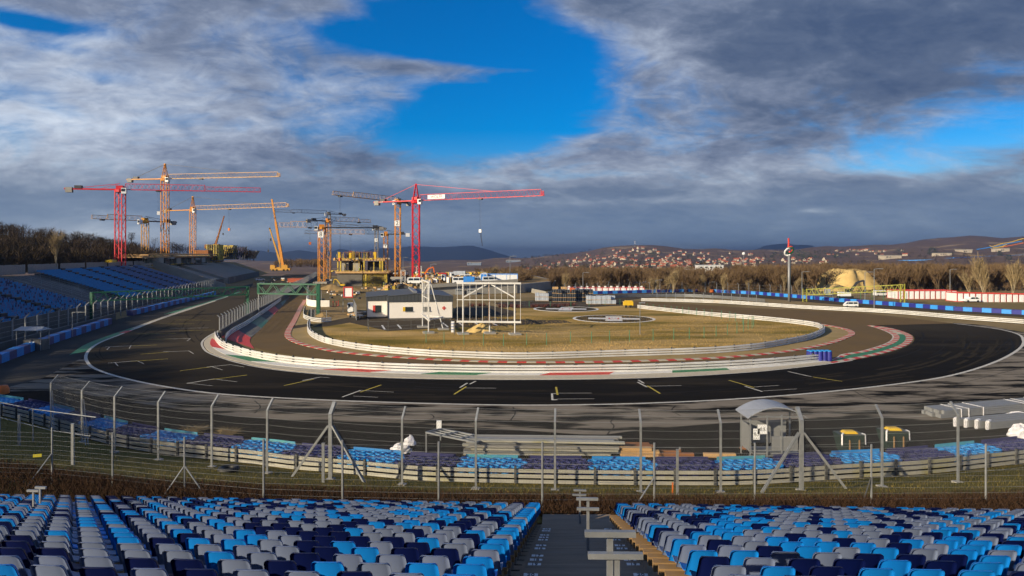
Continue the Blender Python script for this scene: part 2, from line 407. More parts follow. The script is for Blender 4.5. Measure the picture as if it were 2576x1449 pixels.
lum_b = total([
    blob(60, 330, 360, 95, .42), blob(420, 270, 430, 110, .18), blob(300, 190, 380, 60, .16), blob(700, 40, 300, 60, .14), blob(60, 60, 200, 40, .22), blob(830, 230, 150, 60, .10),
    blob(1700, 70, 240, 70, .12), blob(1480, 420, 330, 50, .20), blob(1750, 330, 240, 60, .14), blob(1680, 120, 130, 90, .16), blob(1900, 460, 160, 40, .16), blob(2480, 300, 180, 40, .26), blob(2180, 400, 240, 30, .22), blob(1990, 195, 200, 40, .13),
    blob(2300, 230, 380, 90, -.10), blob(2350, 60, 420, 90, -.06), blob(2000, 20, 300, 40, -.06), blob(330, 600, 330, 44, .30), blob(900, 590, 400, 22, .12), blob(1000, 545, 240, 20, .12), blob(1640, 505, 260, 12, .16), blob(2060, 530, 70, 8, .20), blob(1150, 450, 260, 22, .12),
    blob(250, 470, 500, 60, -.06), blob(2000, 600, 1200, 60, -.05), blob(1000, 400, 260, 26, -.12)])
tex = mth('ADD', mth('MULTIPLY', mth('SUBTRACT', n2, .5), .85), mth('MULTIPLY', mth('SUBTRACT', n4, .5), .36))
amp = node('ShaderNodeMapRange'); amp.inputs[1].default_value = .02; amp.inputs[2].default_value = .16; amp.inputs[3].default_value = .22; amp.inputs[4].default_value = 1.0
L.new(EL, amp.inputs[0])
tex = mth('MULTIPLY', tex, amp.outputs[0])
edge = mth('MULTIPLY', mth('SUBTRACT', 1.0, thick.outputs[0]), .16)
lum = mth('ADD', mth('ADD', mth('ADD', tex, .24), lum_b), mth('ADD', mth('MULTIPLY', thick.outputs[0], -.14), edge))
cr = node('ShaderNodeValToRGB'); e = cr.color_ramp.elements
e[0].position = 0; e[0].color = (.062, .088, .150, 1); e[1].position = 1; e[1].color = (.66, .66, .68, 1)
for p_, c_ in ((.22, (.100, .125, .185, 1)), (.42, (.185, .205, .265, 1)), (.66, (.36, .375, .43, 1))):
    q_ = e.new(p_); q_.color = c_
L.new(lum, cr.inputs['Fac'])
# the low band of cloud toward the horizon is bluer and more even
low = node('ShaderNodeMapRange', interpolation_type='SMOOTHSTEP'); low.inputs[1].default_value = .15; low.inputs[2].default_value = .01
L.new(EL, low.inputs[0])
lc = node('ShaderNodeMix', data_type='RGBA'); lc.blend_type = 'MULTIPLY'
L.new(mth('MULTIPLY', low.outputs[0], .8), lc.inputs[0]); L.new(cr.outputs['Color'], lc.inputs[6]); lc.inputs[7].default_value = (2.8, 2.65, 2.15, 1)
sk = node('ShaderNodeTexSky', sky_type='NISHITA'); sk.sun_disc = False
sk.sun_elevation = RAD(SUN_EL); sk.sun_rotation = RAD(180 + SUN_AZ); sk.altitude = 200; sk.air_density = 1.0; sk.dust_density = .3; sk.ozone_density = 2.5
hs = node('ShaderNodeHueSaturation'); hs.inputs['Saturation'].default_value = 1.75; hs.inputs['Value'].default_value = 1.0
L.new(sk.outputs[0], hs.inputs['Color'])
tn = node('ShaderNodeMix', data_type='RGBA'); tn.blend_type = 'MULTIPLY'; tn.inputs[0].default_value = 1.0; L.new(hs.outputs[0], tn.inputs[6]); tn.inputs[7].default_value = (.64, .76, .98, 1)
b1 = node('ShaderNodeBackground'); b1.inputs[1].default_value = .10; L.new(tn.outputs[2], b1.inputs[0])
ct = node('ShaderNodeMix', data_type='RGBA'); ct.blend_type = 'MULTIPLY'; ct.inputs[0].default_value = 1.0; L.new(lc.outputs[2], ct.inputs[6]); ct.inputs[7].default_value = (.85, .95, 1.06, 1)
b2 = node('ShaderNodeBackground'); b2.inputs[1].default_value = 1.0; L.new(ct.outputs[2], b2.inputs[0])
ms = node('ShaderNodeMixShader'); L.new(cover.outputs[0], ms.inputs[0]); L.new(b1.outputs[0], ms.inputs[1]); L.new(b2.outputs[0], ms.inputs[2])
wo = node('ShaderNodeOutputWorld'); L.new(ms.outputs[0], wo.inputs['Surface'])

# ---------------------------------------------------------------- ground, hills, mountains
def struct(name, mb, m, smooth=False):
    return props(mb.build(name, m, smooth=smooth), kind='structure')
g = MB(); nx = 26
for i in range(nx):
    for j in range(14):
        x0, x1 = -900 + i * 70, -900 + (i + 1) * 70; y0, y1 = -160 + j * 42.2, -160 + (j + 1) * 42.2
        g.quad((x0, y0, -.03), (x1, y0, -.03), (x1, y1, -.03), (x0, y1, -.03))
struct('ground', g, M['dry_ground'])
def lerp_tab(tab, x):
    if x <= tab[0][0]: return tab[0][1]
    for (a, b), (c, d) in zip(tab, tab[1:]):
        if x <= c: return b + (d - b) * (x - a) / (c - a)
    return tab[-1][1]
SKY = [(-2500, 650), (600, 656), (1200, 655), (1300, 648), (1400, 641), (1500, 630), (1560, 619), (1600, 614), (1650, 616), (1700, 622), (1760, 628), (1850, 629), (1977, 626), (2030, 624), (2135, 620), (2214, 616), (2293, 607), (2346, 602), (2424, 594), (2503, 597), (2576, 593), (2900, 585), (4400, 620)]
DR = [430.8, 520, 650, 850, 1080, 1300, 1550, 1800, 2150, 2500, 3000, 3500, 4300, 5600]
FR = [(1300, 0), (1800, .36), (2500, .68), (3000, .86), (3500, 1.0)]
def hill_pt(x, d):
    ys = lerp_tab(SKY, x)
    if d <= 1300: z = lerp_tab([(430.8, -.03), (520, -3), (650, -9), (850, -16), (1080, -21), (1300, -24.4)], d)
    elif d <= 3500: z = CZ - (690 + (ys - 690) * lerp_tab(FR, d) - HY) * d / F
    else: z = (CZ - (ys - HY) * 3500 / F) - (d - 3500) * .035
    if d > 500: z += (math.sin(x * .021 + d * .004) + math.sin(x * .047 - d * .0027 + 2)) * d * .0011
    return ((x - CX) * d / F, d, z)
g = MB(); xs = list(range(-2400, 4401, 40)); vs = [hill_pt(x, d) for d in DR for x in xs]; n = len(xs)
g.add(vs, [(j * n + i, j * n + i + 1, (j + 1) * n + i + 1, (j + 1) * n + i) for j in range(len(DR) - 1) for i in range(n - 1)])
struct('hills', g, M['hill_wood'], True)
def hill_at(x, y):                   # the point of the far slopes seen in a direction
    best = None
    d = 440.0
    while d < 3500:
        p = hill_pt(x, d)
        if pix(p)[1] <= y: return p
        d *= 1.01
    return hill_pt(x, 3450)
MT = [(-2600, 640), (300, 648), (560, 646), (645, 632), (704, 636), (749, 629), (793, 632), (830, 638), (852, 629), (911, 632), (940, 626), (999, 623), (1058, 621), (1088, 618.4), (1147, 621.5), (1191, 618.4), (1220, 626), (1250, 636), (1330, 652), (1600, 662), (1860, 640), (1930, 617), (1977, 611), (2030, 619), (2090, 630), (2200, 650), (4400, 650)]
g = MB(); xs = list(range(-2400, 4401, 12)); vs = []
RR = random.Random(5)
for d, k in ((7600, 0), (8300, .55), (9000, 1.0), (9900, .6), (11000, 0)):
    for x in xs:
        zt = CZ - (lerp_tab(MT, x) - HY) * 9000 / F + 16 * math.sin(x * .05) * math.sin(x * .013)
        vs.append(((x - CX) * d / F, d + RR.uniform(-60, 60), -90 + (zt + 90) * k + (RR.uniform(-6, 6) if 0 < k < 1 else RR.uniform(-1.5, 1.5))))
n = len(xs)
g.add(vs, [(j * n + i, j * n + i + 1, (j + 1) * n + i + 1, (j + 1) * n + i) for j in range(4) for i in range(n - 1)])
struct('mountains', g, M['mountain'], True)
g = MB(); g.quad((-30000, 3500, -110), (30000, 3500, -110), (30000, 24000, -110), (-30000, 24000, -110)); struct('plain', g, M['mountain'])
# wooded hill on the left; unseen part beyond the frame added for its shade
HS = [((-50, -34), 0, 0), ((-55, -20), 0, .9), ((-61, -4), 0, 1), ((-66, 8), 0, 1), ((-76, 25), 0, 1), ((-92, 52), 0, 1), ((-106, 80), 2, 1), ((-104, 98), 9.0, 1), ((-113, 140), 9.0, 1.0), ((-125, 190), 9.0, 1.1), ((-136, 245), 9.0, 1.05), ((-146, 300), 9.0, .95), ((-157, 350), 8.5, .62), ((-172, 425), 6, .4)]
HO = [(0, 0), (5, .6), (11, 2.2), (20, 4.6), (35, 8.2), (60, 12), (100, 16), (160, 19), (260, 19), (420, 13)]
def left_pt(i, j, a=0.0, b=0.0):
    def one(i, j):
        (fx, fy), z0, k = HS[i]; o, h = HO[j]
        up = max(0, 1 - z0 / 9.0) * 1.0
        if i <= 6: h = (0, 13, 18, 21.5, 24.5, 26, 26, 25, 22, 16)[j]  # unseen part raised steeply to throw shade over the near left
        return Vector((fx - .96 * o, fy - .2 * o + (o * .12 if i > 10 else 0), z0 + h * k))
    p = one(i, j)
    if a or b:
        q = one(min(i + 1, len(HS) - 1), j); r = one(i, min(j + 1, len(HO) - 1)); s_ = one(min(i + 1, len(HS) - 1), min(j + 1, len(HO) - 1))
        p = (p * (1 - a) + q * a) * (1 - b) + (r * (1 - a) + s_ * a) * b
    return p
g = MB(); n = len(HO)
g.add([tuple(left_pt(i, j)) for i in range(len(HS)) for j in range(n)], [(i * n + j, (i + 1) * n + j, (i + 1) * n + j + 1, i * n + j + 1)[::-1] for i in range(len(HS) - 1) for j in range(n - 1)])
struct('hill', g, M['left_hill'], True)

# ---------------------------------------------------------------- circuit surfaces
OUT = [(573, 746), (440, 789), (307, 840), (251.5, 862), (226, 879), (216, 896), (219, 909.7), (234, 925), (277, 942), (352, 961), (427.6, 975), (528, 989), (644, 998), (850, 1008), (1100, 1016), (1290, 1019.5), (1500, 1018), (1700, 1012), (1892, 1001.5), (2100, 984), (2335, 955.7), (2424.5, 937), (2503, 911), (2551, 887), (2572, 869), (2574, 856), (2561, 841), (2510, 828), (2398, 813.7)]
INN = [(552.4, 830.5), (520, 849), (508, 862), (509.6, 872.4), (520.3, 885), (547, 897), (600.5, 913.4), (671.8, 927.6), (796.5, 941), (948, 950), (1100, 954), (1290, 955.5), (1500, 954), (1700, 948), (1898, 935.6), (1990, 926.5), (2093, 914.5), (2188, 899), (2253.6, 882), (2288, 867.6), (2299.6, 854), (2293, 842.6), (2266.7, 832), (2227, 823), (2190.5, 819)]
out = gline(OUT, 0, 1.5); inn = gline(INN, 0, 1.5)
wall = [gp(*p) for p in ((552.4, 830.5), (620, 793), (700, 750), (757, 716), (800, 690))]
RAILN = [(-160, 1022), (0, 1046), (105, 1072), (287, 1122), (397, 1142), (508, 1155), (644, 1169), (720, 1180), (881, 1193.6), (964, 1202), (1056, 1210), (1147, 1213.5), (1242, 1216), (1336, 1218), (1534, 1221), (1735, 1222.5), (1837, 1222), (1938, 1218.5), (2035, 1212), (2130, 1205), (2307, 1195.5), (2391, 1188), (2469, 1179), (2574, 1167), (2760, 1143)]
railn = gline(RAILN, 0, 1.0)
TEC1 = [(-150, 958), (0, 911), (130, 862), (277, 814)]
TEC2 = [(327, 794), (430, 768), (543, 741)]
FARTOP = [(2398, 813.7), (2293, 800.5), (2161, 787), (2030, 779.5), (1898, 775.5), (1760, 767), (1640, 760), (1600, 757)]
RAIL2B = [(1560, 769), (1605, 775.7), (1668, 783), (1794, 796), (1898, 804.5), (1964, 811), (2030, 819), (2056, 824), (2072, 830)]
KERB = [(768, 754.8), (757, 772.6), (750, 787), (737.7, 811.8), (727, 829.6), (723.5, 844), (730.6, 852.8), (752, 863.5), (796.5, 875), (850, 885), (948, 895), (1139, 907), (1291, 911.5), (1460, 911.5), (1643, 907.7), (1794, 901.4), (1935, 890), (2003.7, 880.8), (2082.6, 865), (2130, 848), (2143, 840), (2130, 829.5), (2082.6, 819), (2040.5, 813)]
kerb = gline(KERB, 0, 1.1)
PITL = [(800, 690), (780, 705), (732, 742), (686, 790), (645, 838.5), (631, 854.6), (634, 869), (663, 881), (761, 896), (850, 905), (948, 911), (1290, 922), (1600, 920), (1850, 908), (2033, 893)]
CRI = [(2033, 912), (2095, 904), (2122, 891), (2161.6, 884.7), (2214, 870), (2238, 859.7), (2247, 848), (2240.5, 840), (2214, 828), (2182.6, 819)]
cri = gline(CRI, 0, 1.2)
g = MB()
g.poly([gp(-160, 960), gp(0, 905), gp(277, 808), gp(545, 739), gp(600, 722), gp(640, 712)] + [gp(*p) for p in ((600, 760), (560, 830), (430, 975), (250, 1000), (100, 1010), (-160, 1010))], .004)
struct('runoff', g, M['left_asphalt'])
g = MB(); rev = [p for p in railn[::4]]
g.poly([gp(*p) for p in ((110, 950), (226, 890), (234, 880), (500, 900), (1288, 960), (2300, 900), (2398, 812), (2480, 818), (2576, 836), (2760, 870), (2900, 960), (2900, 1128))] + rev[::-1] + [gp(-160, 1000), gp(0, 980)], .008)
struct('runoff', g, M['runoff_asphalt'])
g = MB()
g.poly(spline([gp(*p) for p in ((-160, 985), (0, 985), (150, 985), (330, 1012), (645, 1052), (850, 1060), (1000, 1064), (1300, 1082), (1521, 1094), (1600, 1083), (1860, 1062), (2100, 1052), (2350, 1058), (2480, 1046), (2700, 1030))], 2.0) + rev[::-1], .012)
struct('apron', g, M['apron_asphalt'])
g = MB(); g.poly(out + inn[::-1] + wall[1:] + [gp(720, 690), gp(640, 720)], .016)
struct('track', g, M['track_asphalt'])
g = MB()
pit = [gp(*p) for p in PITL]
g.poly(spline(pit, 2.0) + cri + [gp(*p) for p in FARTOP] + [gp(*p) for p in RAIL2B] + kerb[::-1] + [gp(772, 744), gp(800, 705), gp(812, 690)], .020)
struct('pit_lane', g, M['pit_asphalt'])
g = MB()
g.poly([gp(*p) for p in ((1340, 752), (1500, 742), (1760, 733), (1898, 741), (2083, 757), (2214, 768), (2576, 789), (2760, 798), (2760, 806), (2576, 797.5), (2214, 775), (2083, 764), (1898, 748.5), (1780, 744), (1640, 748), (1560, 757), (1450, 763))], .010)
struct('road', g, M['far_asphalt'])
g = MB()
g.poly(kerb + [gp(*p) for p in RAIL2B[::-1]] + [gp(1500, 772), gp(1100, 790), gp(800, 770)], .024)
struct('verge', g, M['verge_grass'])
RAIL2 = [(777.8, 815.5), (776, 826), (778.6, 839), (789, 849.4), (818, 862.7), (877, 876), (951, 886), (1054, 895), (1139, 899.5), (1291, 904), (1400, 902.5), (1517, 898.5), (1650, 894.5), (1794, 889), (1898, 880), (1977, 867), (2030, 856), (2061.6, 844), (2072, 834), (2056, 824), (2030, 819), (1964, 811), (1898, 804.5), (1794, 796), (1668, 783), (1605, 775.7)]
rail2 = gline(RAIL2, 0, 1.0)
g = MB()
g.poly(rail2 + [gp(*p) for p in ((1530, 762), (1400, 768), (1300, 770), (1150, 800), (925, 806), (870, 812))], .028)
struct('infield', g, M['infield_grass'])
RI = random.Random(77); g = MB()
poly2 = [(p[0], p[1]) for p in rail2]
def inside(x, y, P):
    c = False; j = len(P) - 1
    for i in range(len(P)):
        if (P[i][1] > y) != (P[j][1] > y) and x < (P[j][0] - P[i][0]) * (y - P[i][1]) / (P[j][1] - P[i][1]) + P[i][0]: c = not c
        j = i
    return c
n = 0
while n < 16000:
    x, y = RI.uniform(-42, 62), RI.uniform(86, 150)
    if y > 104 and RI.random() < .6: continue
    if not inside(x, y, poly2): continue
    px_, py_ = pix((x, y, 0))
    if px_ < 1130 and py_ < 833: n += 1; continue
    h = RI.uniform(.05, .22); n += 1
    g.blade((x, y, .02), (x + RI.uniform(-.12, .12), y + RI.uniform(-.1, .1), h), RI.uniform(.05, .14))
props(g.build('grass', M['infield_grass']), 'dry tufts of grass on the infield inside the white guardrail', 'grass', kind='stuff')
g = MB()   # building apron, car park and access road
g.poly([gp(*p) for p in ((812, 812), (850, 804), (905, 793), (1000, 795), (1140, 790), (1240, 800), (1330, 805), (1420, 806), (1440, 812), (1330, 817), (1220, 822), (1110, 826), (1020, 831), (975, 833), (880, 812), (820, 822), (785, 823))], .032)
g.poly([gp(*p) for p in ((1138, 792), (1148, 772), (1230, 768), (1300, 784), (1290, 797), (1200, 800))], .032)
g.poly([gp(*p) for p in ((1240, 762), (1400, 752), (1560, 756), (1585, 768), (1430, 776), (1290, 775))], .032)
g.poly([gp(*p) for p in ((720, 822), (780, 814), (790, 819), (722, 830))], .032)
struct('car_park', g, M['far_asphalt'])
g = MB()
g.poly([gp(*p) for p in ((772, 806), (775, 790), (790, 775), (900, 770), (915, 790), (860, 800))], .034)
struct('dirt', g, M['earth'])
def along_(path, n):
    P = [Vector(p) for p in path]; Ls = [0]
    for a, b in zip(P, P[1:]): Ls.append(Ls[-1] + (b - a).length)
    out_ = []; j = 0
    for i in range(n + 1):
        s_ = Ls[-1] * i / n
        while j < len(P) - 2 and Ls[j + 1] < s_: j += 1
        f = (s_ - Ls[j]) / max(1e-6, Ls[j + 1] - Ls[j]); out_.append(tuple(P[j] + (P[j + 1] - P[j]) * f))
    return out_
# painted edge lines, grid boxes, parking bays
g = MB(); line_mark(g, out, .38, .024); line_mark(g, inn[:int(len(inn) * .72)], .30, .024); line_mark(g, cri, .22, .026)
struct('edge_line', g, M['line_paint'])
g = MB(); gy = MB()
WH = [((372, 854), (479, 851.7)), ((264, 873), (395, 868)), ((410, 885), (475, 883)), ((272, 913.8), (345, 908)), ((520, 924), (581, 917.6)), ((470, 965), (540, 953.5)), ((760.8, 958), (806, 949)), ((861, 999.4), (906, 983)), ((1156.7, 975.6), (1175.5, 964)), ((1181.8, 966.8), (1196.8, 959.3)), ((1388.7, 990.6), (1389.5, 1007)), ((1604, 961.8), (1628, 974.4)), ((1606, 956.4), (1620, 964.8)), ((1873.6, 972), (1917.5, 985.6)), ((1982.7, 935), (2040.5, 948)), ((427, 826.5), (525, 825)), ((342, 840.5), (400, 840)), ((1340, 990), (1402, 992))][:-1]
YE = [((372, 854), (430, 853)), ((330, 870.3), (395, 868)), ((352, 891.4), (425, 886)), ((330, 909.5), (422.5, 903)), ((452.7, 933.4), (530, 923.5)), ((530, 955.5), (621, 944)), ((714.4, 970.6), (789.6, 954.3)), ((906, 987), (958.7, 968.8)), ((1142.4, 992.4), (1173, 973)), ((1398.8, 973.9), (1402.5, 993.9)), ((1628, 970.6), (1660.6, 990.6)), ((1833.5, 957), (1897, 975.6)), ((2045, 949), (2118, 960)), ((342, 840.5), (442, 839.5)), ((450, 833), (540, 830)), ((400, 815), (490, 815)), ((440, 805), (530, 806))]
TH = [((889, 997), (950.5, 1000)), ((903, 982.5), (991, 987)), ((1403.5, 989.6), (1489, 989.4)), ((1402, 1004.4), (1495, 1003.7)), ((1170, 976.5), (1248, 977)), ((1628, 972), (1714, 970.4)), ((1897, 974), (1960, 970)), ((1920, 984), (2004, 979)), ((289, 912), (297, 921)), ((345, 908), (362, 915.5)), ((479, 851.7), (471, 858)), ((475, 883), (487, 890.5)), ((581, 917.6), (615, 924)), ((530, 922), (560, 931)), ((476, 965), (534, 971)), ((540, 954), (596, 961)), ((276, 873), (269, 880)), ((330, 869), (325, 877)), ((806, 949), (830, 951))]
for a, b in WH: line_mark(g, [gp(*a), gp(*b)], .20, .026)
for a, b in TH: line_mark(g, [gp(*a), gp(*b)], .10, .0265)
for a, b in YE: line_mark(gy, [gp(*a), gp(*b)], .20, .027)
line_mark(g, [gp(1388.2, 991), gp(1399, 990.6)], .2, .0262); line_mark(g, [gp(1389, 1006.5), gp(1402, 1006)], .3, .0262)
struct('grid_marking', g, M['line_paint']); struct('grid_marking', gy, M['yellow_paint'])
g = MB()
for a, b in (((961, 818.5), (968, 829)), ((1000, 817), (1009, 827)), ((1114, 812.5), (1127, 823)), ((1155, 813), (1164, 819)), ((1193, 811.5), (1209, 820.5)), ((1240, 814), (1251, 819))): line_mark(g, [gp(*a), gp(*b)], .35, .038)
struct('parking_line', g, M['white_paint'])
RM = random.Random(41); g = MB(); gd = MB()
o_l, i_l = along_(out, 300), along_(inn, 300)
for i in range(90):
    f = RM.random(); a = RM.randint(20, 280); n_ = RM.randint(6, 26)
    drift = RM.uniform(-.006, .006); w = RM.uniform(.10, .32)
    P_ = []
    for k_ in range(n_):
        j = min(299, a + k_); u = min(.97, max(.03, f + drift * k_)); P_.append(tuple(Vector(o_l[j]).lerp(Vector(i_l[j]), u)))
    if len(set(P_)) > 3: line_mark(gd if (RM.random() < .55 or i % 3 == 0) else g, P_, w, .0205 + i * .00002)
for i in range(26):                  # scuffed dust where cars have run wide on the right of the hairpin
    a = RM.randint(205, 262); f = RM.uniform(.15, .5); P_ = [tuple(Vector(o_l[min(299, a + k_)]).lerp(Vector(i_l[min(299, a + k_)]), f + .004 * k_)) for k_ in range(RM.randint(5, 14))]
    line_mark(gd, P_, RM.uniform(.15, .5), .0225 + i * .00002)
props(g.build('tyre_marks', M['rubber_mark']), 'dark rubber streaks curving along the black track', 'marks', kind='stuff')
props(gd.build('dust_streaks', M['dust_mark']), 'pale dusty streaks curving along the black track', 'marks', kind='stuff')
g = MB()
for pts in (((1548, 1052), (1536, 1062), (1545, 1072), (1535, 1085), (1528, 1094), (1540, 1105), (1560, 1116)), ((1080, 1040), (1092, 1050), (1070, 1062)), ((1700, 1020), (1690, 1034), (1712, 1046)), ((640, 1008), (655, 1024), (640, 1040)), ((1290, 1024), (1296, 1040), (1284, 1058)), ((2150, 985), (2180, 1000), (2230, 1012))):
    line_mark(g, spline([gp(*p) for p in pts], .5), .10, .0165)
for f in (.3, .62):
    line_mark(g, [tuple(Vector(a) * (1 - f) + Vector(b) * f) for a, b in zip(along_(gline([(230, 930), (420, 980), (644, 1003), (1100, 1021), (1500, 1023), (1892, 1006), (2335, 961), (2551, 893)], 0, 3), 90), along_(gline([(0, 985), (330, 1012), (645, 1052), (1000, 1064), (1521, 1094), (1860, 1062), (2350, 1058), (2700, 1030)], 0, 3), 90))], .07, .0166)
struct('crack', g, M['rubber_mark'])
# low paved kerbs
def blocks(path, w, z, h, mats, name, lab, cat, seg=1, edge=0.0):
    t = empty(name, lab, cat, path[len(path) // 2])
    ms = [MB() for _ in mats]
    lo_, hi_ = offset(path, edge), offset(path, edge + w)
    for i in range(len(path) - 1):
        mb = ms[(i // seg) % len(mats)]
        pts = [lo_[i], hi_[i], hi_[i + 1], lo_[i + 1]]
        mb.prism(pts, z, z + h)
    for mb, (nm, mm) in zip(ms, mats): mb.build(nm, mm, t)
    return t
k1 = resample(kerb, 1.2)
blocks(k1, 1.0, .02, .06, [('red_block', M['red_paint']), ('white_block', M['kerb_concrete'])], 'kerb', 'long red and white block kerb curving round the inside of the brown pit lane', 'kerb', edge=-.5)
t = empty('kerb', 'broad pale kerb with red and green patches along the outside of the white guardrail', 'kerb', gp(1000, 950))
R1 = [(543.5, 848), (547, 860), (565, 876), (600, 889), (654, 903), (761, 918), (948, 931), (1100, 936), (1290, 938.5), (1500, 937), (1700, 932), (1900, 922), (2033, 911), (2060, 908)]
r1 = gline(R1, 0, 1.5)
mbs = {k: MB() for k in 'wrgc'}
n = 240
along = along_
ei = [p for p in inn if pix(p)[0] < 2085 or pix(p)[1] > 912]
ei = inn[:max(i for i, p in enumerate(inn) if pix(p)[1] > 912 and pix(p)[0] > 1500) + 1]
A1, A2 = along(ei, n), along(r1, n)
def kc(i):
    x = pix(A1[i])[0]; y = pix(A1[i])[1]
    if y < 868 and x < 540: return 'r' if y > 845 else 'c'
    if x < 525 and y < 884: return 'w'
    if x < 580: return 'g' if x > 528 else 'w'
    if x < 690: return 'w'
    if 715 < x < 830: return 'r'
    if 965 < x < 1130 or 1690 < x < 1850: return 'g'
    if 1310 < x < 1500: return 'r'
    return 'w'
for i in range(n):
    a, b, c, d = Vector(A1[i]), Vector(A2[i]), Vector(A2[i + 1]), Vector(A1[i + 1])
    q_ = .38 + .22 * min(1, max(0, (pix(A1[i])[0] - 600) / 150)); m1, m2 = a.lerp(b, q_), d.lerp(c, q_)
    mbs['c'].prism([tuple(a.lerp(b, .08)), tuple(m1), tuple(m2), tuple(d.lerp(c, .08))], .0, .05)
    mbs[kc(i)].prism([tuple(m1), tuple(b), tuple(c), tuple(m2)], .0, .075)
for k_, nm, mm in (('w', 'white_paint', 'white_paint'), ('r', 'red_patch', 'red_paint'), ('g', 'green_patch', 'green_paint'), ('c', 'concrete_edge', 'kerb_concrete')): mbs[k_].build(nm, M[mm], t)
t = empty('kerb', 'red and white striped crescent kerb with a green middle beyond the blue tyre stack', 'kerb', gp(2270, 860))
co1 = [p for p in inn if pix(p)[0] > 2080 or (pix(p)[0] > 2190 and pix(p)[1] < 870)]
n = 40; B1, B2 = along(co1, n), along(cri[::1][3:], n)
ms = [MB(), MB(), MB()]
for i in range(n):
    a, b, c, d = Vector(B1[i]), Vector(B2[i]), Vector(B2[i + 1]), Vector(B1[i + 1])
    w = (b - a).length
    k_ = min(.40, 1.15 / max(w, .1))
    def seg(u0, u1, z, mb): mb.prism([tuple(a.lerp(b, u0)), tuple(a.lerp(b, u1)), tuple(d.lerp(c, u1)), tuple(d.lerp(c, u0))], 0, z)
    seg(.06, k_, .06, ms[i % 2])
    if w > 1.2: seg(1 - k_ * .8, .97, .06, ms[(i + 1) % 2]); seg(k_, 1 - k_ * .8, .045, ms[2] if i < n * .72 else ms[i % 2 if i > n * .8 else 1])
for mb, nm, mm in zip(ms, ('red_block', 'white_block', 'green_strip'), ('red_paint', 'kerb_concrete', 'green_paint')): mb.build(nm, M[mm], t)
# green and pink painted strip along the outside of the main straight
g = MB(); a = gline([(174, 893), (216, 866), (280, 842), (330, 825)], 0, 2); b = gline([(226, 882), (260, 858), (302, 841.5), (345, 826)], 0, 2); strip(g, along(a, 30), along(b, 30), .022)
a = gline([(410, 791), (520, 760), (575, 742), (600, 734)], 0, 2); b = gline([(440, 787), (545, 755), (590, 740), (610, 733.5)], 0, 2); strip(g, along(a, 30), along(b, 30), .022)
g2 = MB(); a = gline([(330, 826), (390, 804), (470, 777), (540, 757)], 0, 2); b = gline([(345, 827), (405, 803.5), (480, 778.5), (545, 757)], 0, 2); strip(g2, along(a, 30), along(b, 30), .023)
struct('painted_strip', g, M['green_paint']); struct('painted_strip', g2, M['kerb_concrete'])
g = MB(); line_mark(g, gline([(307, 838), (325, 832)], 0, 1), 1.2, .025); struct('painted_strip', g, M['red_paint'])
# pit entry paving between the pit wall and the pit lane, in coloured bands
t = empty('pit_entry_paving', 'bands of red white and dark green paint between pit wall rail and pit lane', 'paving', gp(640, 860))
pa = along(gline([(556, 848), (575, 835), (640, 800), (700, 765), (745, 735)], 0, 2), 40); pb = along(gline([(640, 878), (628, 855), (652, 832), (700, 780), (738, 738)], 0, 2), 40)
for i, k_ in enumerate((0, 1, 2, 1, 0, 1, 2, 1, 0, 1)):
    g = MB(); strip(g, pa[i * 4:i * 4 + 5], pb[i * 4:i * 4 + 5], .024); g.build(('red_band', 'pale_band', 'green_band')[k_], M[('red_paint', 'dark_concrete', 'gantry_green')[k_]], t)  # pale bands coloured dark for the pit wall's shadow

# helicopter pads
for (x, y, rx, lab) in ((1544, 802, 103, 'large round black helipad with white cross and red mark, nearer the track rail'), (1424, 777.5, 82, 'round black helipad with white cross and red mark, nearer the stacked pallets')):
    c = gp(x, y); r = rx * c[1] / F
    t = empty('helipad', lab, 'helipad', c)
    m0 = MB(); m0.lathe([(r * .93, 0), (r * .93, .048), (0, .048)], (c[0], c[1], 0), 48); m0.build('landing_disc', M['track_asphalt'], t)
    m1 = MB(); m1.lathe([(r * .93, .046), (r * .93, .06), (r, .06), (r, 0)], (c[0], c[1], 0), 48); m1.build('white_ring', M['white_paint'], t)
    m2 = MB(); a = RAD(-8); w = r * .2
    for k_ in (0, 1):
        ca, sa = math.cos(a + k_ * 1.5708), math.sin(a + k_ * 1.5708)
        l_ = r * .62; h_ = .052 + .002 * k_
        m2.poly([(c[0] + ca * u - sa * v, c[1] + sa * u + ca * v, h_) for u, v in ((-l_, -w), (l_, -w), (l_, w), (-l_, w))])
    m2.build('white_cross', M['white_paint'], t)
    m3 = MB()
    for u0, u1, v0, v1 in ((-.13, -.09, -.15, .15), (.09, .13, -.15, .15), (-.09, .09, -.02, .02)):
        ca, sa = math.cos(a), math.sin(a)
        m3.poly([(c[0] + (ca * u - sa * v) * r, c[1] + (sa * u + ca * v) * r, .058) for u, v in ((u0, v0), (u1, v0), (u1, v1), (u0, v1))])
    m3.build('red_letter', M['red_paint'], t)
W.cycles.sampling_method = 'MANUAL'; W.cycles.sample_map_resolution = 256
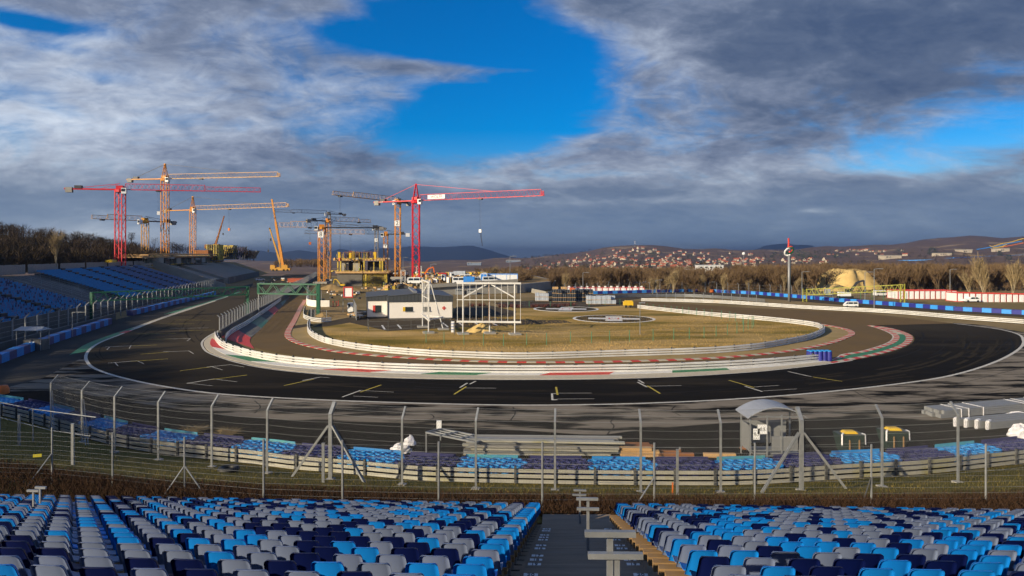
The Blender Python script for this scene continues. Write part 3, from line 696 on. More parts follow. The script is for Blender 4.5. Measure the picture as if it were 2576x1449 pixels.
# ---------------------------------------------------------------- near grass bank
TH_ROW = RAD(2.5)
def bank_front(r):                   # where the bank starts (behind the front fence) on the bearing X/Y = r
    return 21.7 / (1 + r * math.tan(TH_ROW))
RT = sorted((p[0] / p[1], p[1]) for p in railn)
def rail_y(r): return lerp_tab(RT, r)
ZB = 5.0
def bank(r, f):                      # f = 0 at the stand, 1 at the guardrail
    y = bank_front(r) + (rail_y(r) - bank_front(r)) * f
    return (r * y, y, ZB * (1 - f) + .01)
def bank_at(x, y):                   # bank point seen in a direction
    r = (x - CX) / F
    lo_, hi_ = -0.2, 1.0
    for _ in range(40):
        m = (lo_ + hi_) / 2
        if pix(bank(r, m))[1] > y: lo_ = m
        else: hi_ = m
    return bank(r, lo_)
g = MB(); cols = [-.98 + i * .02 for i in range(99)]; fr = [-.015, .03, .1, .2, .3, .4, .5, .6, .7, .8, .9, 1.0]
RB = random.Random(3)
vs = []
for f in fr:
    for r in cols:
        p = bank(r, f); vs.append((p[0], p[1], p[2] + (RB.uniform(-.05, .05) if .05 < f < .95 else 0)))
n = len(cols)
g.add(vs, [(j * n + i, j * n + i + 1, (j + 1) * n + i + 1, (j + 1) * n + i) for j in range(len(fr) - 1) for i in range(n - 1)])
struct('grass_bank', g, M['bank_grass'], True)
g = MB()                             # longer tufts of grass
for i in range(9000):
    r = RB.uniform(-.80, .80); f = RB.uniform(.2, .99); p = bank(r, f); h = RB.uniform(.05, .17)
    g.blade((p[0], p[1], p[2] - .02), (p[0] + RB.uniform(-.06, .06), p[1] + RB.uniform(-.05, .05), p[2] + h), RB.uniform(.015, .04))
props(g.build('grass', M['bank_grass']), 'tufts of green and straw coloured grass on the bank behind the guardrail', 'grass', kind='stuff')
# low clipped bare hedge between the front fence and the debris fence
g = MB()
for i in range(66000):
    r = RB.uniform(-.92, .98); f = .145 + RB.uniform(-.115, .115); h = .78 * (1 - min(1, abs(f - .145) / .12) ** 5) * RB.uniform(.7, 1.08)
    p = bank(r, f)
    if h < .05: continue
    z0 = RB.uniform(0, h * .8); a = RB.uniform(0, 6.28); l_ = RB.uniform(.14, .34)
    g.blade((p[0], p[1], p[2] + z0), (p[0] + math.cos(a) * l_ * .6, p[1] + math.sin(a) * l_ * .6, min(p[2] + z0 + l_, p[2] + h + .06)), RB.uniform(.014, .03))
props(g.build('hedge', M['hedge_twig']), 'long low clipped brown leafless hedge on the bank behind the front fence', 'hedge')

# ---------------------------------------------------------------- guardrails
WPROF = [(.00, .0), (.085, .025), (.09, .075), (.05, .105), (.09, .135), (.085, .185), (.0, .21), (-.02, .21), (-.02, 0)]
def guardrail(name, lab, path, beams=3, h0=.06, m='rail_steel', face=1, double=False, spacing=2.33, post=None, cat='guardrail', over=.06):
    t = empty(name, lab, cat, path[len(path) // 2])
    for k in range(beams):
        g = MB()
        for sd in ((1, -1) if double else (face,)):
            pr = [(sd * (u + (.14 if double else .06)), w + h0 + k * .312) for u, w in WPROF]
            if sd < 0: pr = pr[::-1]
            g.extrude(pr, path)
        g.build('beam', M[m], t)
    ps = resample(path, spacing)
    if len(ps) > 99: ps = ps[:: max(1, int(math.ceil(len(ps) / 98)))]
    g = None
    H = h0 + beams * .312 + over
    for i, p in enumerate(ps):
        a = heading(ps, i); g = MB(); g.box((p[0], p[1], p[2] + H / 2), (.14, .20 if double else .12, H), a); g.build('post', M[post or 'post_dark'], t)
    return t
guardrail('guardrail', 'weathered grey guardrail on dark posts along the near edge of the circuit below the stand', railn, 3, .03, 'grey_rail_steel', -1, False, 2.33)
guardrail('guardrail', 'white double guardrail between the black track and the brown pit lane, long hairpin', r1, 3, .05, 'rail_steel', 1, True, 3.2)
guardrail('guardrail', 'white guardrail enclosing the grass infield with the two helipads', rail2, 3, .05, 'rail_steel', 1, True, 3.3)
guardrail('guardrail', 'short curved white guardrail left of the medical building', gline([(768, 780), (765, 790), (766, 801), (774, 805), (789, 809.6), (808, 811.4), (832.4, 808.9)], 0, .8), 3, .05, 'rail_steel', 1, False, 3)
guardrail('guardrail', 'far white guardrail along the outer edge of the brown asphalt on the right', gline([(1613, 758), (1794, 763), (1935, 771.5), (2030, 778), (2240, 789), (2424, 804.5), (2576, 815.5), (2800, 832)], 0, 3), 3, .1, 'rail_steel', 1, True, 4)
guardrail('guardrail', 'distant low pale guardrail behind the silver fence posts', gline([(1490, 757), (1530, 752), (1600, 748), (1700, 747), (1790, 750), (1870, 756), (1925, 761)], 0, 3), 3, .1, 'galvanised', 1, False, 4)

# ---------------------------------------------------------------- painted tyre walls behind the near guardrail
def tyre_section(path, u0, nlen, colour, lab):
    c = path[len(path) // 2]
    t = empty('tyre_barrier', lab, 'tyre barrier', c, 'painted tyre barriers behind the near guardrail')
    m = M['tyre_blue'] if colour == 'b' else M['tyre_navy']
    L_ = resample(path, .66)[:nlen]
    for r in range(3):
        for i, p in enumerate(L_):
            a = heading(L_, i); w = -(.62 + r * .60); s_ = .33 * (r % 2)
            x = p[0] + math.sin(a) * w + math.cos(a) * s_; y = p[1] - math.cos(a) * w + math.sin(a) * s_
            zz = RB.uniform(-.05, .03)
            g = MB()
            for k in (3, 2.3, 1.6, .9):
                g.torus((x, y, zz + .15 + k * .235), .262, .075, 14, 6)
            g.build('tyre_stack', m, t, True)
    g = MB(); o_ = offset(L_, -(2.18))
    for i in range(len(o_) - 1):
        a, b = o_[i], o_[i + 1]; hd_ = heading(o_, i)
        g.bar((a[0], a[1], .55), (b[0], b[1], .55), .04, 1.0)
    g.build('conveyor_belt', M['tyre_teal' if (colour == 'b' and RB.random() < .5) else ('tyre_blue' if colour == 'b' else 'tyre_navy')], t)
tp = [p for p in railn if -70 < pix(p)[0] < 2700]
tp = resample(tp, .66); k = 0; i = 0
while i < len(tp) - 3:
    sec = tp[i:i + 7]
    if len(sec) >= 3:
        x = pix(sec[len(sec) // 2])[0]; col = 'b' if k % 2 == 0 else 'n'
        lab = '%s tyre wall section, %s from the left end behind the near guardrail' % ('sky blue' if col == 'b' else 'dark purple', ordw(k + 1))
        tyre_section(sec, i, 6, col, lab); k += 1
    i += 6
g = MB(); g.lathe([(.1, .8), (.5, .76), (.65, .4), (.65, 0)], gp(4, 990), 12); props(g.build('orange_buffer', M['orange_paint'], None, True), 'orange rounded cap at the left end of the blue tyre wall', 'barrier cap')

# ---------------------------------------------------------------- tall debris fence on the bank
DF = [(128, 1078, 2.5), (206, 1112, 3), (288, 1138, 0), (398, 1156.6, 0), (532.5, 1175, 0), (672, 1190, 0), (831, 1206, 1), (1011.4, 1219.5, 0), (1197, 1230, 0), (1396, 1235, 0), (1612, 1238.7, 0), (1813, 1238.7, 0), (2016, 1234.5, 1), (2219, 1224.5, 0), (2410, 1213.5, 0), (2600, 1197, 0), (2790, 1176, 0)]
t = empty('debris_fence', 'tall galvanised debris fence with bent post tops and wire mesh on the bank', 'fence', bank_at(1288, 1232))
dfp = [bank_at(x, y) for x, y, _ in DF]
tops = []
FH = 3.55
for i, (p, dd) in enumerate(zip(dfp, DF)):
    a = heading(dfp, i); nx_, ny_ = -math.sin(a), math.cos(a)   # toward the track
    w = .19 if dd[2] == 1 else .105
    g = MB(); g.bar((p[0], p[1], p[2] - .1), (p[0], p[1], p[2] + FH), w, w * .8)
    q = (p[0] + nx_ * .5, p[1] + ny_ * .5, p[2] + FH + .55); g.bar((p[0], p[1], p[2] + FH - .03), q, w, w * .8)
    po = g.build('post', M['galvanised'], t); tops.append((p, q))
    g = MB(); g.box((p[0], p[1], p[2] + .0), (.42, .42, .1), a); g.build('footing', M['concrete'], po)
    if dd[2]:
        for sd in ((-1, 1) if dd[2] == 1 else (1,)):
            r = p[0] / p[1]; bx = p[0] + sd * math.cos(a) * 2.15 + (0 if dd[2] == 1 else 0) - nx_ * .3; by = p[1] + sd * math.sin(a) * 2.15 - ny_ * .3
            rr = bx / by; f = (by - bank_front(rr)) / (rail_y(rr) - bank_front(rr))
            g = MB()
            for o_ in (-.07, .07):
                g.bar((bx + nx_ * o_, by + ny_ * o_, ZB * (1 - f)), (p[0] + sd * .12 * math.cos(a) + nx_ * o_, p[1] + sd * .12 * math.sin(a) + ny_ * o_, p[2] + FH - .62), .05, .09)
            g.build('brace', M['galvanised'], t)
g = MB(); gm = MB()
for i in range(len(dfp) - 1):
    (p0, q0), (p1, q1) = tops[i], tops[i + 1]
    P0, P1, Q0, Q1 = map(Vector, (p0, p1, q0, q1))
    def at(u, h):
        b = P0.lerp(P1, u) + Vector((0, 0, min(h, FH)))
        if h > FH: b += (Q0.lerp(Q1, u) - P0.lerp(P1, u) - Vector((0, 0, FH))) * ((h - FH) / .74)
        return b
    for k, h in enumerate((.5, .95, 1.4, 1.85, 2.3, 2.72, 3.12, 3.55, 3.92, 4.25)):
        sag = .06 if i < 6 else .03
        prev = None
        for j in range(7):
            u = j / 6; p = at(u, h) - Vector((0, 0, sag * 4 * u * (1 - u)))
            if prev is not None: g.bar(prev, p, .014, n=3)
            prev = p
    Ln = (P1 - P0).length; st = .115; m_ = int(Ln / st)
    Hs = [.9, 2.2, FH, 4.25]
    for sgn in (1, -1):
        for k in range(-40, m_ + 40):
            prev = None
            x0 = k * st
            for h in (.95, FH, 4.25):
                u = (x0 + sgn * (h - .95) * .62) / Ln
                pt = (u, h)
                if prev is not None:
                    (ua, ha), (ub, hb) = prev, pt
                    lo_, hi_ = 0.0, 1.0
                    if abs(ub - ua) > 1e-9:
                        ta, tb = (0 - ua) / (ub - ua), (1 - ua) / (ub - ua)
                        lo_, hi_ = max(lo_, min(ta, tb)), min(hi_, max(ta, tb))
                    if hi_ - lo_ > .02: gm.bar(at(ua + (ub - ua) * lo_, ha + (hb - ha) * lo_), at(ua + (ub - ua) * hi_, ha + (hb - ha) * hi_), .0075, n=3)
                prev = pt
g.build('cable', M['wire'], t); gm.build('wire_mesh', M['mesh_wire'], t)

# ---------------------------------------------------------------- front fence at the foot of the stand
FF = [(-40, 1218, 1075), (130.8, 1219.5, 1075), (283, 1231, 1087.5), (464, 1251, 1099), (663, 1268, 1104.7), (861.5, 1275, 1107), (1103.6, 1280, 1111), (1364.4, 1282, 1112), (1646, 1282, 1114), (1899, 1280, 1114), (2192, 1278, 1118), (2480, 1276, 1116), (2780, 1272, 1112)]
t = empty('wire_fence', 'light wire fence with thin steel posts just beyond the front row of seats', 'fence', bank_at(1300, 1282))
FF = [(x, y + (16 if i > 3 else 4 * i), t_) for i, (x, y, t_) in enumerate(FF)]
fp = [bank_at(x, y) for x, y, _ in FF]; ft = []
for i, (p, dd) in enumerate(zip(fp, FF)):
    h = (dd[1] - dd[2]) * p[1] / F
    ft.append(h); g = MB(); g.bar((p[0], p[1], p[2] - .05), (p[0], p[1], p[2] + h), .075, n=6); g.build('post', M['galvanised'], t)
for i, sd in ((3, -1), (3, 1), (8, -1), (10, -.5), (1, -1)):
    p = fp[i]; q = bank_at(DF and (FF[i][0] + sd * 66), FF[i][1] + 4); g = MB(); g.bar((q[0], q[1], q[2]), (p[0], p[1], p[2] + 1.35), .05, n=5); g.build('brace', M['galvanised'] if i != 10 else M['post_dark'], t)
g = MB(); gm = MB()
for i in range(len(fp) - 1):
    P0, P1 = Vector(fp[i]), Vector(fp[i + 1])
    for k in range(12):
        h = .15 + k * (ft[i] - .2) / 11.5
        g.bar(P0 + Vector((0, 0, h)), P1 + Vector((0, 0, h)), .0075, n=3)
    Ln = (P1 - P0).length
    for k in range(int(Ln / .10)):
        q = P0.lerp(P1, k * .10 / Ln); gm.bar(q + Vector((0, 0, .1)), q + Vector((0, 0, ft[i] - .15)), .0035, n=3)
g.build('line_wire', M['wire'], t); gm.build('welded_mesh', M['mesh_wire'], t)
# odd posts and rails on the bank
def lone_post(x, yb, yt, w, lab, m='galvanised', nm='marker_post', cat='post'):
    p = bank_at(x, yb); h = (yb - yt) * p[1] / F
    g = MB(); g.box((p[0], p[1], p[2] + h / 2 - .05), (w, w * .8, h + .1), .05); g.box((p[0], p[1], p[2] + h), (w * 1.2, w, .03), .05)
    return props(g.build(nm, M[m]), lab, cat)
lone_post(813, 1212, 1115, .14, 'short square steel post beside the left leg of the large braced fence post')
lone_post(1704, 1246, 1131, .11, 'short pale post on the grass between two tall fence posts, right of the aisle')
lone_post(183, 1170, 1066, .13, 'short square steel post standing second from the left on the dark bank')
lone_post(48, 1122, 1044, .12, 'short square steel post at the far left of the dark bank')
lone_post(1692, 1262, 1215, .05, 'thin orange stake by the front seats right of the aisle', 'orange_paint', 'stake', 'stake')
t = empty('handrail', 'white tube handrail on slim posts running down the dark bank at the left', 'handrail', bank_at(120, 1130))
g = MB(); hp = [dp(-20, 1008, 46), dp(0, 1012, 45), dp(83, 1029, 42), dp(242, 1050, 39)]
for a, b in zip(hp, hp[1:]): g.bar(a, b, .065, n=6)
g.build('top_rail', M['galvanised'], t)
g = MB(); hq = [dp(0, 1050, 44), dp(130, 1083, 40), dp(228, 1097, 37)]
for a, b in zip(hq, hq[1:]): g.bar(a, b, .045, n=6)
g.build('lower_rail', M['galvanised'], t)
for p in (hp[2], hp[1], hq[1]):
    f = p[0] / p[1]; ff = (p[1] - bank_front(f)) / (rail_y(f) - bank_front(f)); g = MB(); g.bar((p[0], p[1], ZB * (1 - ff)), p, .08, n=6); g.build('post', M['galvanised'], t)
g = MB(); p = dp(94, 1146, 33); g.box(p, (.36, .03, .14), .3); so = props(g.build('warning_sign', M['yellow_sign']), 'small blank yellow plate wired to the dark fence at the left', 'sign')
t = empty('rubber_tyre', 'single black tyre lying in the grass by the hedge, left of centre', 'tyre', bank_at(575, 1186)); c = bank_at(575, 1186)
g = MB(); g.torus((c[0], c[1], c[2] + .14), .42, .18, 16, 8); g.build('tyre', M['black'], t, True)

# ---------------------------------------------------------------- grandstand with seats
TH_A = RAD(4.6); rd = (math.cos(TH_ROW), -math.sin(TH_ROW)); ad = (math.sin(TH_A), math.cos(TH_A))
RD, RZ = .643, .2044
D0 = 6.27
def floor_z(k): return CZ - 2.876 - .80 - RZ * k
def edge_pt(side, k):
    d = D0 + RD * k
    x = (-.27 if side == 'L' else 1.91) + math.tan(TH_A) * (d - D0)
    return (x, d)
gs = empty('grandstand', 'stepped open grandstand of timber beams and grey treads in the foreground', 'grandstand', (1, 12, 0))
g = MB(); gw = MB(); gd = MB(); gr = MB()
for k in range(-13, 23):
    for side, sg in (('L', -1), ('R', 1)):
        e = edge_pt(side, k); L_ = 1.0 * e[1] + 9 if e[1] > 0 else 9
        L_ = max(9, L_)
        if side == 'R': L_ -= 2
        def P(q, f): return (e[0] + sg * q * rd[0] + f * ad[0], e[1] + sg * q * rd[1] + f * ad[1])
        z = floor_z(k)
        pts = [P(-.02, -.27), P(L_, -.27), P(L_, .385), P(-.02, .385)]
        g.prism(pts, z - .12, z - .05)                        # tread boards
        gd.prism([P(0, .35), P(L_, .35), P(L_, .39), P(0, .39)], z - RZ - .03, z - .05)
        b = [P(.06, .02), P(L_, .02), P(L_, .14), P(.06, .14)]
        b2 = [P(-.12, -.02), P(.25, -.02), P(.25, .13), P(-.12, .13)] if side == 'R' else [P(.10, -.02), P(.4, -.02), P(.4, .16), P(.10, .16)]
        gw.prism(b, z + .24, z + .33); gw.prism(b2, z + .20, z + .335)
        for q in range(0, int(L_ / 2)):
            gr.prism([P(.12 + q * 2, .05), P(.18 + q * 2, .05), P(.18 + q * 2, .11), P(.12 + q * 2, .11)], z - .05, z + .24)
g.build('tread', M['tread'], gs); gd.build('riser', M['dark_wood'], gs); gw.build('bench_beam', M['plank_wood'], gs); gr.build('bench_bracket', M['galvanised'], gs)
g = MB()
for k in range(-13, 24):
    for hstep in (0, 1):
        a, b = edge_pt('L', k), edge_pt('R', k); f0 = -.30 + hstep * .35; z = floor_z(k) - hstep * RZ / 2 - .06
        pts = [(a[0] + .02 + ad[0] * f0, a[1] + ad[1] * f0), (b[0] - .02 + ad[0] * f0, b[1] + ad[1] * f0), (b[0] - .02 + ad[0] * (f0 + .36), b[1] + ad[1] * (f0 + .36)), (a[0] + .02 + ad[0] * (f0 + .36), a[1] + ad[1] * (f0 + .36))]
        g.prism(pts, z - .14, z)
a, b = edge_pt('L', 22), edge_pt('R', 22); z = floor_z(22) - .17
g.prism([(a[0] + ad[0] * .4, a[1] + ad[1] * .4), (b[0] + ad[0] * .4, b[1] + ad[1] * .4), (b[0] + ad[0] * 1.5, b[1] + ad[1] * 1.5), (a[0] + ad[0] * 1.5, a[1] + ad[1] * 1.5)], z - .14, z)
g.build('aisle_steps', M['tread'], gs)
def text_mesh(s, size, depth=0.004):
    cu = bpy.data.curves.new('lettering', 'FONT'); cu.body = s; cu.size = size; cu.align_x = 'CENTER'; cu.align_y = 'CENTER'; cu.extrude = depth
    cu.resolution_u = 3
    return cu
def text(s, size, mt, parent, loc, rot, name='lettering'):
    cu = text_mesh(s, size); cu.materials.append(mt)
    tmp = bpy.data.objects.new(name, cu); me = bpy.data.meshes.new_from_object(tmp); bpy.data.objects.remove(tmp); bpy.data.curves.remove(cu)
    o = bpy.data.objects.new(name, me); COL.objects.link(o); o.parent = parent
    o.location = Vector(loc) - off(parent); o.rotation_euler = rot
    return o
for num in range(10, 22):            # row numbers on the aisle edge
    k = int(round(8.2 + (20 - num) * 1.4))
    for side, sg in (('L', 1), ('R', -1)):
        a = edge_pt(side, k); c = (a[0] + sg * .17 - ad[0] * .0, a[1] + ad[1] * .0, floor_z(k) - .052)
        g = MB(); g.box(c, (.24, .11, .012), -TH_A); pl = g.build('row_plate', M['paper'], gs)
        text(str(num), .13, M['black'], pl, (c[0], c[1], c[2] + .008), (0, 0, -TH_A))
# one shell seat: back with rounded top corners and folded edges, and a pan
def seat_meshes():
    H_ = .365; W2 = .178; RC_ = .05
    US_ = [-1, -.955, -.94, -.7, -.4, 0, .4, .7, .94, .955, 1]; nb = len(US_) - 1
    ZV = [0, .06, .12, .18, .24, .29, .315, .335, .348, .356, .358, .365]; mb_ = len(ZV) - 1
    def back(th):                    # rim folded back toward the row behind, panel set in
        vs = []
        for j, zz in enumerate(ZV):
            v = zz / H_
            wid = W2 * (1.07 - .16 * v); dz_ = max(0, zz - (H_ - RC_))
            wid -= RC_ - math.sqrt(max(0, RC_ * RC_ - dz_ * dz_))
            for u in US_:
                x = u * wid; ax = abs(x) / W2
                y = .03 * ax ** 3 - .115 * v + .010 * math.sin(v * 3.1)
                if abs(u) > .95 or j >= mb_ - 1: y -= .034 * min(1, .3 + v) * (1 if (abs(u) == 1 or j == mb_) else .25)
                vs.append((x, y + th * .6, zz - .006 * ax ** 2 * v))
        return vs
    g = MB(); n = nb + 1
    A, B = back(0), back(.014)
    fs = [(j * n + i, j * n + i + 1, (j + 1) * n + i + 1, (j + 1) * n + i) for j in range(mb_) for i in range(nb)]
    g.add(A, fs); g.add(B, [f[::-1] for f in fs])
    N_ = len(A)
    rim = [(mb_ * n + i) for i in range(n)]
    for a, b in zip(rim, rim[1:]): g.f.append((a, b, N_ + b, N_ + a)); g.m.append(0)
    for j in range(mb_):
        a, b = j * n, (j + 1) * n; g.f.append((b, a, N_ + a, N_ + b)); g.m.append(0)
        a, b = j * n + nb, (j + 1) * n + nb; g.f.append((a, b, N_ + b, N_ + a)); g.m.append(0)
    p = MB(); m2 = 6; vs = []
    for j in range(m2 + 1):
        v = j / m2
        for i in range(nb + 1):
            u = US_[i]
            vs.append((u * W2 * (1.03 - .04 * v * v), .02 + .40 * v, .04 * (1 - v) ** 3 - .03 * math.sin(v * 3.14) + .03 * u * u + (-.06 * max(0, v - .8) / .2)))
    fs = [(j * n + i, j * n + i + 1, (j + 1) * n + i + 1, (j + 1) * n + i) for j in range(m2) for i in range(nb)]
    p.add(vs, fs); p.add([(x, y, z - .016) for x, y, z in vs], [f[::-1] for f in fs])
    N_ = len(vs)
    for j in range(m2):
        a, b = j * n, (j + 1) * n; p.f.append((b, a, N_ + a, N_ + b)); p.m.append(0)
        a, b = j * n + nb, (j + 1) * n + nb; p.f.append((a, b, N_ + b, N_ + a)); p.m.append(0)
    for i in range(nb):
        a = m2 * n + i; p.f.append((a, a + 1, N_ + a + 1, N_ + a)); p.m.append(0)
    return g, p
sb, sp = seat_meshes()
SC = {'grey': 'seat_grey', 'light blue': 'seat_light_blue', 'navy': 'seat_navy'}
protos = {}
RS = random.Random(21)
SEATZ = .44
rest = {k: MB() for k in SC}
spots = []
for k in range(-3, 23):
    for side, sg in (('L', -1), ('R', 1)):
        e = edge_pt(side, k)
        for j in range(60):
            q = .20 + j * .48
            p = (e[0] + sg * q * rd[0], e[1] + sg * q * rd[1])
            if p[1] < 3: continue
            x, y = pix((p[0], p[1], floor_z(k) + .80)); 
            if x < -420 or x > 3000: break
            if y > 1475: continue
            c = RS.random(); col = 'grey' if c < .46 else ('light blue' if c < .74 else 'navy')
            if side == 'L' and j == 0 and k % 3: col = 'light blue'
            spots.append((p[1], k, side, j, p, col))
spots.sort(key=lambda s: s[0])
ks = sorted(set(s[1] for s in spots)); n_in = 0
for n_, (yy, k, side, j, p, col) in enumerate(spots):
    z = floor_z(k) + SEATZ
    rz = -TH_ROW + RS.uniform(-.03, .03)
    sx_ = pix((p[0], p[1], z + .3))
    if n_in < 300 and -40 < sx_[0] < 2616 and sx_[1] < 1470:
        n_in += 1
        if col not in protos:
            t = empty('stadium_seat', '-', 'seat', (0, 0, 0), 'plastic seats of the foreground grandstand')
            sb.build('backrest', M[SC[col]], t, True, False); sp.build('seat_pan', M[SC[col]], t, True, False); protos[col] = t; o = t
        else: o = copy_tree(protos[col])
        o.location = (p[0], p[1] - .02, z); o.rotation_euler = (RS.uniform(-.02, .02), 0, rz)
        o['label'] = '%s plastic seat, %s %s of the aisle, %s row from the bottom' % (col, ordw(j + 1), 'left' if side == 'L' else 'right', ordw(ks.index(k) + 1))
    else:
        ca, sa = math.cos(rz), math.sin(rz)
        for mb in (sb, sp):
            rest[col].add([(p[0] + v[0] * ca - v[1] * sa, p[1] - .02 + v[0] * sa + v[1] * ca, z + v[2]) for v in mb.v], mb.f)
allm = MB(); mi = 0
for i, (col, mb) in enumerate(rest.items()): allm.add(mb.v, mb.f, i)
props(allm.build('seat_rows', [M[SC[c]] for c in rest], None, True), 'grey, light blue and navy plastic seats filling the lower rows down to the fence', 'seats', kind='stuff')
# galvanised crossbar barriers in the aisle
def aisle_rail(k, lab, bars, w=.47, two=False, z0=0, xo=None):
    a, b = edge_pt('L', k), edge_pt('R', k); z = floor_z(k) - .06
    return a, b, z
for lab, px, d, yb, pw, bars, both in (('nearest galvanised aisle barrier with two wide crossbars and a doubled post', 1534, 6.2, 1640, .085, ((1471, 1599, 1342), (1479, 1617, 1397)), True), ('middle galvanised aisle barrier with two crossbars on one post', 1479, 13.8, 1392, .085, ((1450, 1504.6, 1254.5), (1451, 1507, 1279.7)), False), ('farthest small galvanised aisle barrier by the hedge', 1458.7, 21.2, 1318, .085, ((1443, 1475, 1233), (1440, 1474.6, 1244.6)), False),
        ('left one of two small white T posts at the left end of the stand', 84, 17.0, 1330, .06, ((69, 98, 1234),), False), ('right one of two small white T posts at the left end of the stand', 101, 16.5, 1330, .06, ((89, 116, 1226),), False)):
    t = empty('aisle_barrier', lab, 'barrier', dp(px, yb, d))
    g = MB(); a = dp(px, yb, d); b = dp(px, bars[0][2], d); g.box((a[0], d, (a[2] + b[2]) / 2 - .02), (pw * .62, pw * .62, b[2] - a[2])); g.build('post', M['galvanised'], t)
    if both:
        a = dp(px + 18, yb, d - .02); b = dp(px + 18, bars[1][2], d - .02); g = MB(); g.box((a[0], d - .02, (a[2] + b[2]) / 2), (.045, .045, b[2] - a[2])); g.build('post', M['galvanised'], t)
    for x0, x1, y in bars:
        p, q = dp(x0, y, d - .075), dp(x1, y + 1, d - .09); g = MB(); g.bar(p, q, .055, .05); g.build('crossbar', M['galvanised'], t)
# ---------------------------------------------------------------- bare winter trees
def bare_tree(seed, H, lean=.5, levels=4, kids=4, tw=.055, upward=.55, tf=.16):
    rr = random.Random(seed); tr = MB(); cr_ = MB()
    def grow(p, d, L_, w, lv):
        q = p + d * L_
        if lv <= 1: tr.bar(p, q, w, n=5, w2=w * .72)
        elif lv < levels: cr_.bar(p, q, w, n=3, w2=w * .6)
        else: cr_.blade(p, q, w)
        if lv >= levels: return
        n = kids + (1 if lv > 1 else 0)
        for i in range(n):
            f = 1.0 if i == 0 else rr.uniform(.35, 1.0)
            a = rr.uniform(0, 6.283); s_ = rr.uniform(.35, .95) * (lean if lv < 2 else lean * 1.25)
            nd = (d + Vector((math.cos(a) * s_, math.sin(a) * s_, rr.uniform(0, upward)))).normalized()
            grow(p + d * L_ * f, nd, L_ * rr.uniform(.6, .98) * (1.5 if lv == 0 else 1), max(w * rr.uniform(.45, .62), tw), lv + 1)
    st = rr.randint(1, 3)
    for i in range(st):
        a = rr.uniform(0, 6.28); k = .0 if st == 1 else .22
        grow(Vector((0, 0, -.2)), Vector((math.cos(a) * k, math.sin(a) * k, 1)).normalized(), H * rr.uniform(tf, tf * 1.4), H * .026 / (st ** .3), 0)
    zm = max(v[2] for v in cr_.v); k = H / zm
    for m_ in (tr, cr_): m_.v = [(v[0] * k, v[1] * k, v[2] * k) for v in m_.v]
    return tr, cr_
def tree_proto(seed, H, bark, twig, **kw):
    a, b = bare_tree(seed, H, **kw)
    t = empty('bare_tree', '-', 'tree'); a.build('trunk', M[bark], t); b.build('crown', M[twig], t); return t
RT_ = random.Random(11)
kinds = [tree_proto(i + 1, 8.0, 'bark', 'twig', lean=.5 + .1 * (i % 3), kids=4, tw=.075, upward=.5) for i in range(6)]
pale = [tree_proto(40 + i, 9.0, 'bark_pale', 'twig_pale', lean=.42, kids=4, tw=.06, upward=.7) for i in range(3)]
used = set()
def put_tree(proto, p, sc, label, group=None):
    if proto.name in used: o = copy_tree(proto)
    else: used.add(proto.name); o = proto
    o.location = p; o.rotation_euler = (0, 0, RT_.uniform(0, 6.28)); o.scale = (sc, sc, sc * RT_.uniform(.92, 1.08))
    o['label'] = label
    if group: o['group'] = group
    return o
def wood_x(x): return 1
cnt = 0
GR = 'brown bare trees of the wood beyond the circuit'
for i in range(900):
    x = RT_.uniform(1210, 2640); d = 238 + 62 * RT_.random() ** 1.3
    if 1330 < x < 1385 or 1120 < x < 1250: continue
    if x < 1640 and d < 262: d += 28
    if 2055 < x < 2225 and d < 292: d = RT_.uniform(288, 318)
    if x > 2230 and d < 246: d += 16
    p = ((x - CX) * d / F, d, 0)
    put_tree(kinds[i % 6], p, RT_.uniform(.80, 1.2) * (.85 if x < 1500 else (1.22 if x > 1850 else 1)), 'brown leafless tree in the bare wood beyond the circuit', GR); cnt += 1
    if cnt >= 230: break
def sparse(seed, n):
    rr = random.Random(seed); L_ = []
    for i in range(n):
        a = rr.uniform(0, 6.28); z = rr.uniform(.18, .82); r = rr.uniform(0, .20) * (1.3 - abs(z - .55))
        a2 = a + rr.uniform(-.5, .5); z *= .75
        L_.append(((math.cos(a) * r, math.sin(a) * r, z), (math.cos(a2) * (r + rr.uniform(.05, .2)), math.sin(a2) * (r + rr.uniform(.05, .2)), z + rr.uniform(.08, .24)), rr.uniform(.010, .017)))
    return L_
def wood(name, lab, pts, mt, nst, wk=1.0):
    g = MB(); sp_ = [sparse(100 + i, nst) for i in range(8)]
    for (p, h, k) in pts:
        ca, sa = math.cos(p[0] * 7), math.sin(p[0] * 7)
        g.blade((p[0], p[1], p[2] - .3), (p[0] + h * .03, p[1], p[2] + h * .8), h * .035 * wk)
        for a, b, w in sp_[k % 8]:
            g.blade(*[(p[0] + (v[0] * ca - v[1] * sa) * h, p[1] + (v[0] * sa + v[1] * ca) * h, p[2] + v[2] * h) for v in (a, b)], w * h * wk)
    return props(g.build(name, M[mt]), lab, 'woodland', kind='stuff')
pts = []
for i in range(900):
    d = RT_.uniform(262, 428); x = RT_.uniform(1200, 2680)
    if 1330 < x < 1400 and d < 330: continue
    pts.append((((x - CX) * d / F, d, 0), RT_.uniform(6.5, 9.5) * (1.25 if x > 1850 else 1), i))
wood('woodland', 'brown leafless wood filling the ground behind the first rows of trees', pts, 'twig', 90, 1.5)
pts = []
us = []
for i in range(900):                 # undergrowth at the edge of the wood
    d = RT_.uniform(234, 300); x = RT_.uniform(1240, 2680)
    if 1330 < x < 1400 or (x < 1640 and d < 262) or (2050 < x < 2230 and d < 285) or (x > 2230 and d < 244): continue
    us.append((((x - CX) * d / F, d, 0), RT_.uniform(2.2, 4.6), i))
wood('undergrowth', 'brown leafless bushes along the foot of the wood beyond the circuit', us, 'twig', 40, 2.2)
